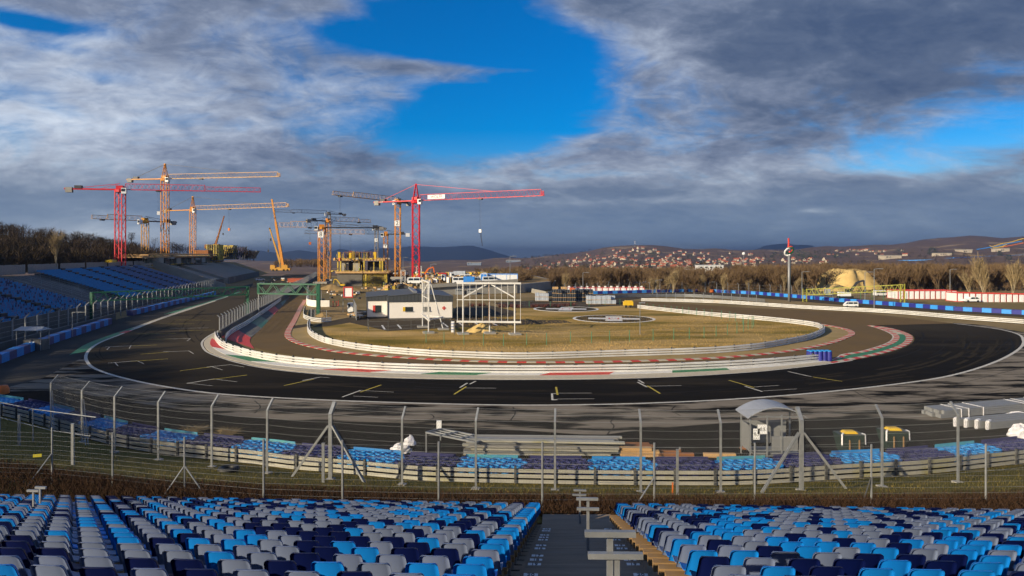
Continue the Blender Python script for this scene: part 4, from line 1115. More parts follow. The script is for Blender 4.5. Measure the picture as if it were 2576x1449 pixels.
for i in range(900):                 # farther woods on the valley floor and slopes
    d = 440 * (1900 / 440) ** RT_.random(); x = RT_.uniform(1280, 2700)
    if d > 900 and x < 1900 and RT_.random() < .6: continue
    p = hill_pt(x, d); pts.append(((p[0], p[1], p[2]), RT_.uniform(7, 11) * (1 + d / 3000), i))
wood('woodland', 'distant purple brown woods spread over the valley and hill slopes', pts, 'twig_dark', 26, 2.0)
for i, (x, yb, h, k, lab) in enumerate(((1692, 738, 10.2, 0, 'large pale bare tree spreading wide by the track fence, right of the black pallets'), (1642, 740, 7.0, 1, 'slim pale bare tree just left of the large pale spreading tree'), (2478, 757, 14.5, 2, 'tallest pale bare tree, standing over the white cabins at the right edge'), (2545, 752, 13, 1, 'pale bare tree at the right edge behind the white cabins'), (2440, 748, 10, 0, 'smaller pale bare tree leaning left of the tallest one above the cabins'), (1243, 724, 10, 1, 'bare tree with narrow crown left of the blue and white site container'), (1297, 722, 9.5, 2, 'bushy bare tree directly behind the lamp post on the paddock'), (1268, 720, 8.2, 0, 'thin upright bare tree beside the paddock lamp post'), (2010, 744, 7, 1, 'small pale bare tree behind the blue barrier near the tall striped mast'), (1420, 735, 8.5, 0, 'rounded pale bare tree at the left end of the wood'))):
    put_tree(pale[k], gp(x, yb), h / 9.0, lab)
t = empty('bare_tree', 'single pale bare tree in front of the dark wooded hill at the left', 'tree', (0, 0, 0))
a, b = bare_tree(77, 10.5, lean=.5, kids=4, tw=.045, upward=.5); a.build('trunk', M['bark_pale'], t); b.build('crown', M['twig_pale'], t); t.location = dp(142, 668, 178)
# wood on the left hill
pts = []
for i in range(1500):
    i0 = RT_.randint(7, len(HS) - 2); j0 = RT_.randint(3, len(HO) - 2)
    p = left_pt(i0, j0, RT_.random(), RT_.random())
    if p.y > 345 and RT_.random() < .75: continue
    pts.append((tuple(p), RT_.uniform(5, 8), i))
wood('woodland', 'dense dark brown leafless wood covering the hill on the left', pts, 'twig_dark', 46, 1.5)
pts = []
for i in range(420):  # unseen trees put on the added hill part to cast shade
    i0 = RT_.randint(1, 6); j0 = RT_.randint(1, 6)
    p = left_pt(i0, j0, RT_.random(), RT_.random())
    pts.append((tuple(p), RT_.uniform(6, 9.5), i))
for i in range(260):
    i0 = RT_.randint(7, 10); p = left_pt(i0, RT_.randint(0, 2), RT_.random(), RT_.random())
    pts.append((tuple(p), RT_.uniform(6.5, 9), i))
wood('woodland', 'dark bare trees behind the left panel fence and on the added unseen shade hill', pts, 'twig_dark', 70, 1.7)
pts = []
for i in range(70):
    x = RT_.choice((RT_.uniform(318, 470), RT_.gauss(560, 26), RT_.gauss(450, 14), RT_.uniform(600, 640))); y = lerp_tab([(314, 600), (440, 632), (503, 640), (640, 650)], x)
    pts.append((dp(x, y + 5, 395), RT_.uniform(5.5, 9.5), i))
wood('woodland', 'thin bare trees in an open line along the crest of the left hill', pts, 'twig_dark', 46, 1.0)
for i in range(26):
    x = RT_.uniform(1650, 2620); d = RT_.uniform(236, 262) + (28 if 2050 < x < 2230 else 0) + (14 if x > 2230 else 0)
    put_tree(pale[i % 3], ((x - CX) * d / F, d, 0), RT_.uniform(.6, .95), 'pale slender bare tree at the front edge of the brown wood', 'pale slender trees at the front edge of the wood')
pts = [(dp(RT_.uniform(690, 815), RT_.uniform(668, 672), RT_.uniform(520, 640)), RT_.uniform(6, 9), i) for i in range(160)]
wood('woodland', 'pale brown bare treeline beyond the end of the main straight', pts, 'twig', 40, 1.5)
def evergreen(x, y, h, w, lab, lift=None):
    p = hill_at(x, y) if lift is None else lift
    rr = random.Random(int(x)); t = empty('evergreen_tree', lab, 'tree', p)
    g = MB(); g.bar((p[0], p[1], p[2] - 1), (p[0], p[1], p[2] + h * .4), h * .06, n=5); g.build('trunk', M['bark'], t)
    g = MB()
    for i in range(420):
        a = rr.uniform(0, 6.28); z = rr.random(); r = w / 2 * math.sin(min(1, z * 1.25 + .15) * 2.6) ** .7 * rr.uniform(.5, 1.05)
        c = Vector((p[0] + math.cos(a) * r, p[1] + math.sin(a) * r, p[2] + h * (.1 + .9 * z)))
        s_ = h * .07 * rr.uniform(.6, 1.4); q = [c + Vector((rr.uniform(-1, 1), rr.uniform(-1, 1), rr.uniform(-1, 1))) * s_ for _ in range(3)]
        g.add([tuple(v) for v in q], [(0, 1, 2)])
    g.build('crown', M['evergreen'], t)
for x, y, h, w, lab in ((2215, 648, 16, 26, 'dark evergreen clump left of the long white building on the right hillside'), (2265, 640, 19, 40, 'broad dark evergreen above the long white building on the right hillside'), (2345, 643, 26, 34, 'tall rounded dark evergreen between the white buildings on the right hillside'), (2020, 663, 14, 22, 'small dark evergreen clump below the village, just right of the striped mast'), (2515, 645, 17, 16, 'dark evergreen below the water slides at the right'), (2538, 655, 16, 18, 'dark evergreen lowest at the right edge of the hillside'), (2395, 641, 8, 16, 'small green bush right of the white pavilion on the hillside')):
    evergreen(x, y, h, w, lab)

# ---------------------------------------------------------------- village on the far hillside
hv = []
for s_ in range(4):
    g = MB(); w, dpt, h, rh = ((10, 9, 4.6, 4.0), (13, 9, 4.2, 3.6), (9, 8, 5.2, 4.2), (15, 10, 5, 3.2))[s_]
    g.box((0, 0, h / 2 - 1), (w, dpt, h + 2), mi=0)
    e_ = .5
    A_ = [(-w / 2 - e_, -dpt / 2 - e_, h - .2), (w / 2 + e_, -dpt / 2 - e_, h - .2), (w / 2 + e_, dpt / 2 + e_, h - .2), (-w / 2 - e_, dpt / 2 + e_, h - .2), (-w / 2 - e_, 0, h + rh), (w / 2 + e_, 0, h + rh)]
    g.add(A_, [(0, 1, 5, 4), (2, 3, 4, 5), (3, 2, 1, 0)], 1); g.add([(-w / 2, -dpt / 2, h - .1), (-w / 2, dpt / 2, h - .1), (-w / 2, 0, h + rh - .4), (w / 2, -dpt / 2, h - .1), (w / 2, dpt / 2, h - .1), (w / 2, 0, h + rh - .4)], [(0, 2, 1), (3, 4, 5)], 0)
    g.box((w * .2, dpt * .15, h + rh * .8), (.9, .9, 2.2), mi=0)
    for q in (-.28, .05, .3): g.box((w * q, -dpt / 2 - .02, h * .5), (1.3, .1, 1.5), mi=2)
    hv.append(g)
hm = [None] * 4
def house(x, y, k, sc, label, group):
    p = hill_at(x, y)
    if hm[k] is None:
        o = hv[k].build('village_house', [M['house_wall'], M['roof_tile'], M['glass']]); hm[k] = o; props(o, label, 'house', group)
    else:
        o = hm[k].copy(); COL.objects.link(o); o['label'] = label; o['group'] = group
    o.location = p; o.rotation_euler = (0, 0, RT_.choice((0, 1.57, .6, -.5, 2.2)) + RT_.uniform(-.3, .3)); o.scale = (sc, sc, sc)
n = 0
HG = 'red roofed houses of the village on the far hillside'
while n < 215:
    x = RT_.gauss(1585, 170); y = RT_.uniform(643, 689)
    top = lerp_tab([(1300, 668), (1400, 655), (1500, 645), (1650, 641), (1800, 655), (1900, 672)], x)
    if y < top or x < 1300 or x > 1960: continue
    house(x, y, RT_.randrange(4), RT_.uniform(.6, 1.0), 'small red roofed house among the village houses spread over the far hillside', HG); n += 1
for i in range(64):
    x = RT_.choice((RT_.uniform(1900, 2330), RT_.gauss(1900, 25), RT_.gauss(2010, 30), RT_.gauss(2120, 40), RT_.gauss(1830, 30), RT_.uniform(2150, 2230))); y = RT_.uniform(652, 668) if x < 2080 else RT_.uniform(628, 645)
    house(x, y, RT_.randrange(4), RT_.uniform(.65, 1.1), 'red roofed house in the scattered groups right of the village near the striped mast', 'red roofed houses scattered right of the village')
for i in range(26):
    x = RT_.uniform(1420, 1900); y = lerp_tab(SKY, x) + RT_.uniform(8, 24)
    house(x, y, RT_.randrange(4), RT_.uniform(.8, 1.2), 'lone house high on the wooded slope above the village', 'lone houses high above the village')
def dot_trees(n, xr, yr, lab, mt='evergreen'):
    g = MB()
    for i in range(n):
        p = hill_at(RT_.uniform(*xr), RT_.uniform(*yr)); h = RT_.uniform(7, 14)
        for k in range(24):
            c = Vector((p[0] + RT_.uniform(-.4, .4) * h, p[1] + RT_.uniform(-.4, .4) * h, p[2] + RT_.uniform(.1, 1) * h * .8)); s_ = h * .16
            g.add([tuple(c + Vector((RT_.uniform(-1, 1), RT_.uniform(-1, 1), RT_.uniform(-1, 1))) * s_) for _ in range(3)], [(0, 1, 2)])
    props(g.build('woodland', M[mt]), lab, 'woodland', kind='stuff')
dot_trees(240, (1310, 1950), (640, 690), 'dark garden trees standing among the village houses')
dot_trees(150, (1940, 2140), (634, 652), 'dark green pine wood on the slope behind the striped mast')
dot_trees(600, (1310, 2600), (630, 692), 'brown bare copses dotted over the far hillside', 'twig_dark')
# ---------------------------------------------------------------- left grandstands
UD = Vector((-.24, .971, 0)); ND = Vector((-.971, -.24, 0)); F0 = Vector((-78.8, 105, 0))
def LS(s_, t_, z=0.0): v = F0 + UD * s_ + ND * t_; return (v.x, v.y, z)
def slab(g, s0, s1, t0, t1, z0, z1, mi=0): g.prism([LS(s0, t0), LS(s1, t0), LS(s1, t1), LS(s0, t1)], z0, z1, mi)
ROWS, RP, RH, ZF = 25, .80, .268, 2.5
def stand(lab, s0, s1, gaps, colf, seats=True, m='dark_concrete', seatkind='plastic seats'):
    t = empty('grandstand', lab, 'grandstand', LS((s0 + s1) / 2, 0))
    g = MB()
    for r in range(ROWS): slab(g, s0, s1, r * RP, ROWS * RP, ZF + (r - 1) * RH - (2.6 if r == 0 else .02), ZF + r * RH)
    g.build('terrace', M[m], t)
    g = MB(); slab(g, s0, s1, -.4, 0, -.1, ZF + .5); g.build('front_wall', M['dark_concrete'], t)
    if seats:
        ms = {}
        for r in range(ROWS):
            k = s0 + .4
            while k < s1 - .4:
                if not any(a < k < b for a, b in gaps):
                    col = colf(k, r); g = ms.setdefault(col, MB()); z = ZF + r * RH
                    slab(g, k, k + .44, r * RP + .05, r * RP + .45, z + .40, z + .44)
                    slab(g, k, k + .44, r * RP + .44, r * RP + .50, z + .42, z + .80)
                k += .52
        am = MB()
        cols_ = list(ms)
        for i, c in enumerate(cols_): am.add(ms[c].v, ms[c].f, i)
        props(am.build('seats', [M[c] for c in cols_], t), kind='stuff')
        for a, b in gaps:
            for r in range(0, ROWS, 2): g = MB(); slab(g, a - .3, b + .3, r * RP + .2, r * RP + 1.0, ZF + r * RH, ZF + r * RH + .95); g.build('stair_opening', M['black'], t)
    return t
RG = random.Random(9)
stand('shaded grandstand with mixed blue and grey seats at the left edge', -13, 41, [(5, 6.6), (22, 23.6)], lambda k, r: RG.choice(('stand_blue', 'stand_blue', 'stand_grey_blue', 'stand_grey_blue', 'stand_navy')))
stand('long shaded grandstand of plain blue seats below the panel fence', 64, 150, [(79, 80.6), (94, 95.6), (109, 110.6), (124, 125.6), (138, 139.6)], lambda k, r: 'stand_blue' if k < 100 + r * .5 else 'stand_grey_blue')
stand('bare grey concrete grandstand terrace beside the pale wing wall, under construction', 172, 200, [], None, False, 'concrete')
stand('long bare grey concrete grandstand terrace farthest along the straight, under construction', 214, 330, [], None, False, 'concrete')
g = MB(); g.prism([LS(41, 0), LS(64, 0), LS(64, 20), LS(41, 20)], -.1, .1); g.add([LS(41.2, 0, 1.8), LS(63.8, 0, 1.8), LS(63.8, 20, 8.6), LS(41.2, 20, 8.6), LS(41.2, 0, 0), LS(63.8, 0, 0)], [(0, 1, 2, 3), (4, 5, 1, 0)])
t = props(g.build('stairway', M['dark_concrete']), 'dark wide stairway between the two left grandstands', 'stairway')
g = MB()
for s_ in (43, 52, 62):
    for h in (.4, .8, 1.2): g.bar(LS(s_, 0, 1.8 + h), LS(s_, 20, 8.6 + h), .06, n=3)
    for q in range(11): g.bar(LS(s_, q * 2, 1.8 + q * .68), LS(s_, q * 2, 3.0 + q * .68), .06, n=3)
g.build('railing', M['galvanised'], t)
g = MB(); g.add([LS(150, 0, .0), LS(172, 0, .0), LS(172, 21, 9.0), LS(150, 21, 9.2), LS(200, 0, 0), LS(214, 0, 0), LS(214, 21, 8), LS(200, 21, 8), LS(330, 0, 0), LS(390, 0, 0), LS(390, 22, 8), LS(330, 22, 9)], [(0, 1, 2, 3), (4, 5, 6, 7), (8, 9, 10, 11)])
struct('earth_slope', g, M['earth'])
g = MB(); g.add([LS(168, -6, 0), LS(168, 22, 0), LS(168, 22, 12.2), LS(168, -6, 1.8), LS(169, -6, 0), LS(169, 22, 0), LS(169, 22, 12.2), LS(169, -6, 1.8)], [(0, 1, 2, 3), (7, 6, 5, 4), (3, 2, 6, 7), (0, 3, 7, 4), (1, 5, 6, 2)])
props(g.build('wing_wall', M['concrete']), 'pale sloping concrete wing wall at the end of the blue grandstand', 'wall')
g = MB(); slab(g, 152, 168, 20, 21, 6, 10.2); props(g.build('retaining_wall', M['concrete']), 'short pale concrete retaining wall left of the sloping wing wall', 'wall')
t = empty('panel_fence', 'grey corrugated panel fence along the top of the left grandstands', 'fence', LS(60, 21.5, 9.2))
s_ = -12.0
while s_ < 152:
    L_ = 17.5 if s_ < 110 else 12; g = MB()
    k = s_
    while k < s_ + L_:
        slab(g, k, k + .42, 21.4 + .06 * (int(k * 2.2) % 2), 21.5 + .06 * (int(k * 2.2) % 2), 8.9, 11.1 + RG.uniform(-.05, .05)); k += .45
    g.build('fence_panel', M['galvanised'], t); s_ += L_ + 1.6
g = MB(); p = LS(119, 20, 10.2); g.box((p[0], p[1], 11.4), (4.2, 2, .8), 1.8); props(g.build('roll_cover', M['lid_yellow']), 'yellow cover behind the panel fence below the red crane', 'cover')
# catch fence along the outside of the main straight, concrete wall, barrier blocks
t = empty('debris_fence', 'shaded catch fence with bent post tops between left grandstands and the straight', 'fence', LS(30, -5, 0))
gw = MB()
ss = [-14 + i * 4.2 for i in range(42)]
for i, s_ in enumerate(ss):
    g = MB(); g.bar(LS(s_, -4, 0), LS(s_, -4, 3.9), .16); g.bar(LS(s_, -4, 3.88), LS(s_, -4.6, 4.5), .16); g.build('post', M['galvanised'], t)
    if i:
        for h in (.9, 1.6, 2.3, 3.0, 3.8): gw.bar(LS(ss[i - 1], -4, h), LS(s_, -4, h), .035, n=3)
gw.build('cable', M['wire'], t)
g = MB(); slab(g, -16, 36, -5.6, -5.2, 0, 1.3); slab(g, 50, 66, -5.6, -5.2, 0, 1.3); props(g.build('wall', M['dark_concrete']), 'dark concrete wall behind the blue barrier blocks at the left edge', 'wall')
def block_row(path, L_, h, dpt, mats, words, group):
    ps = resample(path, L_)
    for i in range(len(ps) - 1):
        a, b = Vector(ps[i]), Vector(ps[i + 1]); c = (a + b) / 2; an = math.atan2(b.y - a.y, b.x - a.x)
        x = pix((c.x, c.y, .5))[0]
        g = MB(); l2 = L_ * .5 - .02; q = .06; hh = h * RG.uniform(.96, 1.03)
        pr = [(-dpt / 2, 0), (dpt / 2, 0), (dpt / 2, hh - q), (dpt / 2 - q, hh), (-dpt / 2 + q, hh), (-dpt / 2, hh - q)]
        ca, sa = math.cos(an), math.sin(an)
        g.extrude(pr, [(c.x + ca * u, c.y + sa * u, .0) for u in (-l2, 0, l2)])
        props(g.build('barrier_block', M[mats[i % 2]]), words[i % 2] % ordw(i + 1), 'barrier', group)
block_row([gp(-80, 940)] + [gp(*p) for p in TEC1[1:]], 2.5, 1.15, 1.2, ('barrier_purple', 'barrier_shade_blue'), ('dark purple barrier block, %s from the front in the nearer left row', 'bright blue barrier block, %s from the front in the nearer left row'), 'barrier blocks of the nearer left row')
block_row([gp(*p) for p in TEC2], 2.6, 1.15, 1.2, ('barrier_purple', 'barrier_shade_blue'), ('dark purple barrier block, %s from the front in the farther left row', 'bright blue barrier block, %s from the front in the farther left row'), 'barrier blocks of the farther left row')
fr_ = [gp(*p) for p in ((1794, 735), (1900, 740.5), (2025, 751), (2125, 760), (2240, 768.5), (2398, 781), (2576, 791.5), (2760, 803))]
block_row(fr_, 1.95, 1.0, 1.1, ('barrier_blue', 'barrier_navy'), ('light blue barrier block, %s from the left in the long right row', 'navy barrier block, %s from the left in the long right row'), 'barrier blocks of the long right row')
block_row([gp(1476, 740), gp(1600, 737), gp(1700, 734.5), gp(1759, 733.5)], 1.95, 1.0, 1.1, ('barrier_navy', 'barrier_blue'), ('navy barrier block, %s from the left in the row behind the black pallets', 'light blue barrier block, %s from the left in the row behind the black pallets'), 'barrier blocks in the row behind the black pallets')
for x, y, lab in ((1764, 734, 'orange barrier end block at the right end of the row behind the pallets'), (1790, 735.5, 'orange barrier end block at the left end of the long right row')):
    g = MB(); c = gp(x, y); g.lathe([(.0, 1.05), (.75, 1.05), (.85, .9), (.85, 0)], c, 10); props(g.build('barrier_end', M['orange_paint']), lab, 'barrier')
t = empty('marshal_hut', 'shaded marshal shelter with pale roof and number board behind the left barrier blocks', 'shelter', gp(82, 878))
c = gp(82, 880); g = MB()
for u, v in ((-1.7, -.8), (1.7, -.8), (-1.7, .9), (1.7, .9)): g.bar((c[0] + u, c[1] + v, 0), (c[0] + u, c[1] + v, 2.9), .1)
g.build('frame', M['galvanised'], t)
g = MB(); g.box((c[0] + .5, c[1], .75), (2.6, 1.6, 1.5)); g.build('panel', M['dark_concrete'], t)
g = MB(); g.add([(c[0] - 2, c[1] - 1.2, 2.85), (c[0] + 2, c[1] - 1.2, 2.85), (c[0] + 2, c[1] + 1.2, 2.85), (c[0] - 2, c[1] + 1.2, 2.85), (c[0] - 1.6, c[1], 3.3), (c[0] + 1.6, c[1], 3.3)], [(0, 1, 5, 4), (1, 2, 5), (2, 3, 4, 5), (3, 0, 4), (3, 2, 1, 0)]); g.build('roof', M['canopy_sheet'], t)
g = MB(); b_ = (c[0] + .45, c[1] - .83, .95); g.box(b_, (.75, .03, .62)); pl = g.build('number_board', M['paper'], t)
text('14.7', .34, M['black'], pl, (b_[0], b_[1] - .022, b_[2]), (RAD(90), 0, 0))
t = empty('light_pole', 'thin pole with a single horizontal arm behind the left barrier blocks', 'pole', gp(182, 848)); c = gp(182, 848)
g = MB(); g.bar(c, (c[0], c[1], 4.1), .12); g.build('mast', M['galvanised'], t); g = MB(); g.bar((c[0], c[1], 4.05), (c[0] + 2.3, c[1], 4.1), .1); g.build('arm', M['galvanised'], t)
# ---------------------------------------------------------------- pit wall with fence
t = empty('pit_wall_fence', 'silver mesh fence with bent posts on the long dark concrete pit wall', 'fence', gp(640, 790, 1.1))
pw = spline([gp(*p, 1.1) for p in ((552.4, 831), (620, 792.5), (700, 750), (757, 718), (800, 692))], 3)
pw = [(p[0], p[1], 0) for p in pw]
g = MB(); g.extrude([(-.25, 0), (.25, 0), (.2, 1.15), (-.2, 1.15)], pw); g.build('concrete_wall', M['dark_concrete'], t)
ps = resample(pw, 3.0); gm = MB()
for i, p in enumerate(ps[:96]):
    a = heading(ps, i); nx_, ny_ = math.sin(a), -math.cos(a)
    g = MB(); g.bar((p[0], p[1], 1.1), (p[0], p[1], 3.25), .14); g.bar((p[0], p[1], 3.25), (p[0] - nx_ * .35, p[1] - ny_ * .35, 3.6), .14); g.build('post', M['galvanised'], t)
    if i and i < 96:
        o_ = ps[i - 1]
        for h in (1.3, 1.8, 2.3, 2.8, 3.25): gm.bar((o_[0], o_[1], h), (p[0], p[1], h), .03, n=3)
        for q in range(12):
            x, y = o_[0] + (p[0] - o_[0]) * q / 12, o_[1] + (p[1] - o_[1]) * q / 12; gm.bar((x, y, 1.15), (x, y, 3.25), .018, n=3)
gm.build('wire_mesh', M['galvanised'], t)
guardrail('guardrail', 'guardrail running back along the pit side of the dark concrete pit wall', gline([(566, 864), (569, 852), (585, 838), (620, 818), (660, 790), (697, 763.5), (735, 734), (765, 711)], 0, 1.5), 3, .05, 'rail_steel', 1, False, 3.0)
# ---------------------------------------------------------------- gantries
def truss(g, p, q, h, w, n, ch, di):
    p, q = Vector(p), Vector(q); d = (q - p); side = Vector((d.y, -d.x, 0)).normalized() * (w / 2)
    for sd in (-1, 1):
        for hh in (0, -h): g.bar(p + side * sd + Vector((0, 0, hh)), q + side * sd + Vector((0, 0, hh)), ch)
        for i in range(n):
            a = p + d * (i / n); m_ = p + d * ((i + .5) / n); b = p + d * ((i + 1) / n)
            g.bar(a + side * sd, m_ + side * sd - Vector((0, 0, h)), di); g.bar(m_ + side * sd - Vector((0, 0, h)), b + side * sd, di)
    for i in range(n + 1):
        a = p + d * (i / n)
        for hh in (0, -h): g.bar(a - side + Vector((0, 0, hh)), a + side + Vector((0, 0, hh)), di)
t = empty('start_gantry', 'long thin green truss gantry spanning the main straight', 'gantry', gp(624, 790))
A_, B_ = gp(231, 804), gp(624, 790); za = CZ - (736 - HY) * A_[1] / F; zb = CZ - (721 - HY) * B_[1] / F
g = MB(); truss(g, (A_[0], A_[1], za), (B_[0], B_[1], zb), 1.75, 1.2, 14, .2, .09); g.build('truss_beam', M['gantry_green'], t)
for (p, z) in ((A_, za), (B_, zb)):
    g = MB(); g.bar((p[0], p[1], 0), (p[0], p[1], z + .1), .55); g.bar((p[0] - 1.2, p[1] - .3, 0), (p[0] - .3, p[1], z - 1.4), .12); g.build('post', M['gantry_green'], t)
t = empty('pit_gantry', 'short heavy green truss gantry standing over the pit lane', 'gantry', gp(800, 795))
B_ = gp(801, 795); A_ = (-57.0, B_[1] + 4.0, 0); zb = CZ - (715.5 - HY) * B_[1] / F
g = MB(); truss(g, (A_[0], A_[1], zb), (B_[0], B_[1], zb), 2.2, .7, 4, .32, .16); g.bar((A_[0], A_[1], zb + .1), (A_[0], A_[1], zb - 2.3), .55); g.build('truss_beam', M['gantry_green'], t)
g = MB(); g.bar((B_[0], B_[1], 0), (B_[0], B_[1], zb + .16), .75); g.build('post', M['gantry_green'], t)
g = MB(); g.bar((A_[0], A_[1], 0), (A_[0], A_[1], zb - 2.2), .22); g.build('post', M['galvanised'], t)
t = empty('gantry', 'yellow green lattice gantry beyond the long row of barrier blocks', 'gantry', gp(2270, 762))
A_, B_ = gp(2024, 759), gp(2270, 766)
g = MB(); a = dp(2029, 728, A_[1]); b = dp(2272, 716, B_[1]); truss(g, a, b, 1.6, 1.0, 18, .14, .07); g.build('truss_beam', M['gantry_yellow'], t)
for p, z in ((A_, a[2]), (B_, b[2])):
    g = MB()
    for u in (-.5, .6): g.bar((p[0] + u, p[1], 0), (p[0] + u, p[1], z + .2), .2)
    for q in range(6): g.bar((p[0] - .5, p[1], z * q / 6), (p[0] + .6, p[1], z * (q + 1) / 6), .08)
    g.build('post', M['gantry_yellow'], t)
# ---------------------------------------------------------------- tower cranes
def lattice(g, p, q, w, h, n, ch, di, tri=False, zig=True):
    p, q = Vector(p), Vector(q); d = (q - p); L_ = d.length; dn = d.normalized()
    if abs(dn.z) > .9: s_ = Vector((1, 0, 0)); u = Vector((0, 1, 0))
    else: s_ = dn.cross(Vector((0, 0, 1))).normalized(); u = Vector((0, 0, 1))
    if tri: cs = [s_ * (-w / 2), s_ * (w / 2), u * h]
    else: cs = [s_ * (-w / 2) - u * (h / 2), s_ * (w / 2) - u * (h / 2), s_ * (w / 2) + u * (h / 2), s_ * (-w / 2) + u * (h / 2)]
    for c in cs: g.bar(p + c, q + c, ch)
    m = len(cs)
    for i in range(n):
        a, b = p + d * (i / n), p + d * ((i + 1) / n); mid = (a + b) / 2
        for k in range(m):
            c0, c1 = cs[k], cs[(k + 1) % m]
            if tri and k == 0: g.bar(a + c0, b + c1, di * .8, n=3); continue
            if zig: g.bar(a + c0, mid + c1, di, n=3); g.bar(mid + c1, b + c0, di, n=3)
            else: g.bar(a + (c0 if i % 2 else c1), b + (c1 if i % 2 else c0), di, n=3)
    for k in range(m):
        for e_ in (p, q): g.bar(e_ + cs[k], e_ + cs[(k + 1) % m], di)
def crane(lab, x, yb, d, yj, mw, jend, cend, mats, apex=None, jh=1.6, num=None, numy=None, cab='car_white', trol=.5, rope=None, sign=None, ties=None, dark=.0, tip=.7, cwm='concrete'):
    mm, jm, cm = (M[k] for k in mats)
    b = Vector(dp(x, yb, d)); zj = CZ - (yj - HY) * d / F
    t = empty('tower_crane', lab, 'tower crane', b)
    top = Vector((b.x, b.y, zj))
    g = MB(); H = zj - .9 - b.z; lattice(g, b, (b.x, b.y, zj - .9), mw, mw, max(4, int(H / (mw * 1.15))), mw * .125, mw * .075, zig=False)
    mast = g.build('mast', mm, t)
    g = MB(); g.box((b.x, b.y, b.z + .2), (mw * 2.4, mw * 2.4, .9)); g.build('base_block', M['concrete'], t)
    def end(e):
        k = (HY - yj) / max(8, (HY - e[1])); k = min(1.3, max(.8, k)); dd = d * k
        return Vector(((e[0] - CX) * dd / F, dd, zj))
    J, K = end(jend), end(cend)
    jd = (J - top).normalized(); jx = jd.cross(Vector((0, 0, 1)))
    K = top - jd * (K - top).length if (K - top).normalized().dot(-jd) < .995 else K
    kd = (K - top).normalized()
    s0 = top + jd * (mw * .7); L_ = (J - s0).length
    n1 = max(6, int(L_ / 2.2)); m1 = s0 + jd * L_ * tip
    g = MB()
    if dark > 0:
        md = s0 + jd * L_ * dark; gd_ = MB(); lattice(gd_, s0, md, 1.2, jh, max(2, int(n1 * dark)), .17, .09, True); gd_.build('jib_root', M['crane_dark'], t); s1 = md
    else: s1 = s0
    lattice(g, s1, m1, 1.2, jh, max(3, int(n1 * (m1 - s1).length / L_)), .17, .09, True); lattice(g, m1, J, 1.1, jh * .72, max(3, int(n1 * (1 - tip))), .15, .08, True)
    jib = g.build('jib', jm, t)
    g = MB()
    if apex:
        for sd in (-.5, .5): g.bar(top + jx * sd, K + jx * sd, .22, .42)
        for i in range(8): g.bar(top + kd * (K - top).length * i / 8 - jx * .5, top + kd * (K - top).length * (i + 1) / 8 + jx * .5, .1)
    else:
        g.bar(top, K, .9, .5); g.bar(top + Vector((0, 0, jh)), top + kd * (K - top).length * .8 + Vector((0, 0, .3)), .14); g.bar(top + kd * (K - top).length * .4, top + Vector((0, 0, jh)), .1)
    g.build('counter_jib', cm, t)
    ca = math.atan2(kd.y, kd.x)
    g = MB(); c = K - kd * 1.4; g.box((c.x, c.y, c.z - .35), (2.0, 1.3, 1.7), ca); g.build('counterweight', M[cwm], t)
    g = MB(); c = K - kd * 4.2; g.box((c.x, c.y, c.z + .65), (2.2, 1.2, 1.0), ca); g.build('winch', M['crane_dark'], t)
    g = MB(); g.lathe([(mw * .75, -.9), (mw * .75, -.1), (mw * .55, .3), (0, .3)], (b.x, b.y, zj), 10); g.box((b.x, b.y, zj + .6), (mw * .9, mw * .9, 1.4), ca); g.build('slewing_ring', mm, t)
    g = MB(); c = top + jd * (mw * .8) + Vector((0, 0, -.5)) - jx * 0 + Vector((0, -mw * .5, 0)); g.box(c, (1.5, 1.3, 1.9), ca)
    cb = g.build('cab', M[cab], t)
    g = MB(); g.box((c.x, c.y - .68, c.z + .25), (1.1, .1, .9), ca); g.build('cab_window', M['glass'], cb)
    if apex:
        za = CZ - (apex - HY) * d / F; ap = Vector((b.x, b.y, za)); g = MB()
        for u, v in ((-1, -1), (1, -1), (1, 1), (-1, 1)): g.bar((b.x + u * mw * .42, b.y + v * mw * .42, zj), ap + Vector((u * .15, v * .15, 0)), mw * .10)
        for q in range(1, 7):
            f = q / 7; w = mw * .42 * (1 - f) + .15; z = zj + (za - zj) * f
            for (u, v), (u2, v2) in zip(((-1, -1), (1, -1), (1, 1), (-1, 1)), ((1, -1), (1, 1), (-1, 1), (-1, -1))): g.bar((b.x + u * w, b.y + v * w, z), (b.x + u2 * w, b.y + v2 * w, z + (.5 if q % 2 else -.3)), .08)
        g.box(ap, (.7, .7, .5)); g.build('apex_tower', mm, t)
        for e_, f in ((s0 + jd * L_ * (ties or .66) + Vector((0, 0, jh)), 1), (K - kd * 2, 0)):
            g = MB(); g.bar(ap, e_, .13, n=4); g.build('tie_bar', M['crane_dark'] if dark == 0 and mats[0] != 'crane_red' else mm, t)
    tp_ = s0 + jd * L_ * trol
    g = MB(); g.box(tp_ + Vector((0, 0, -.35)), (1.5, 1.2, .45), ca); tr = g.build('trolley', M['crane_dark'], t)
    if rope:
        zb_ = CZ - (rope - HY) * tp_.y / F; g = MB()
        for o_ in (-.3, .3): g.bar(tp_ + jd * o_ + Vector((0, 0, -.5)), Vector((tp_.x, tp_.y, zb_)) + jd * o_ * .5, .05, n=3)
        g.build('hoist_rope', M['crane_dark'], t)
        g = MB(); g.box((tp_.x, tp_.y, zb_ - .4), (1.0, .5, 1.2), ca); g.build('hook_block', M['orange_paint' if mats[0] != 'crane_red' else 'paper'], t)
        if sign: g = MB(); g.bar((tp_.x + .2, tp_.y, zb_ - 1), (tp_.x + .7, tp_.y, zb_ - 5.8), .18); g.bar((tp_.x - .2, tp_.y, zb_ - 1), (tp_.x + .6, tp_.y, zb_ - 5.4), .1); g.build('chain', M['crane_dark'], t)
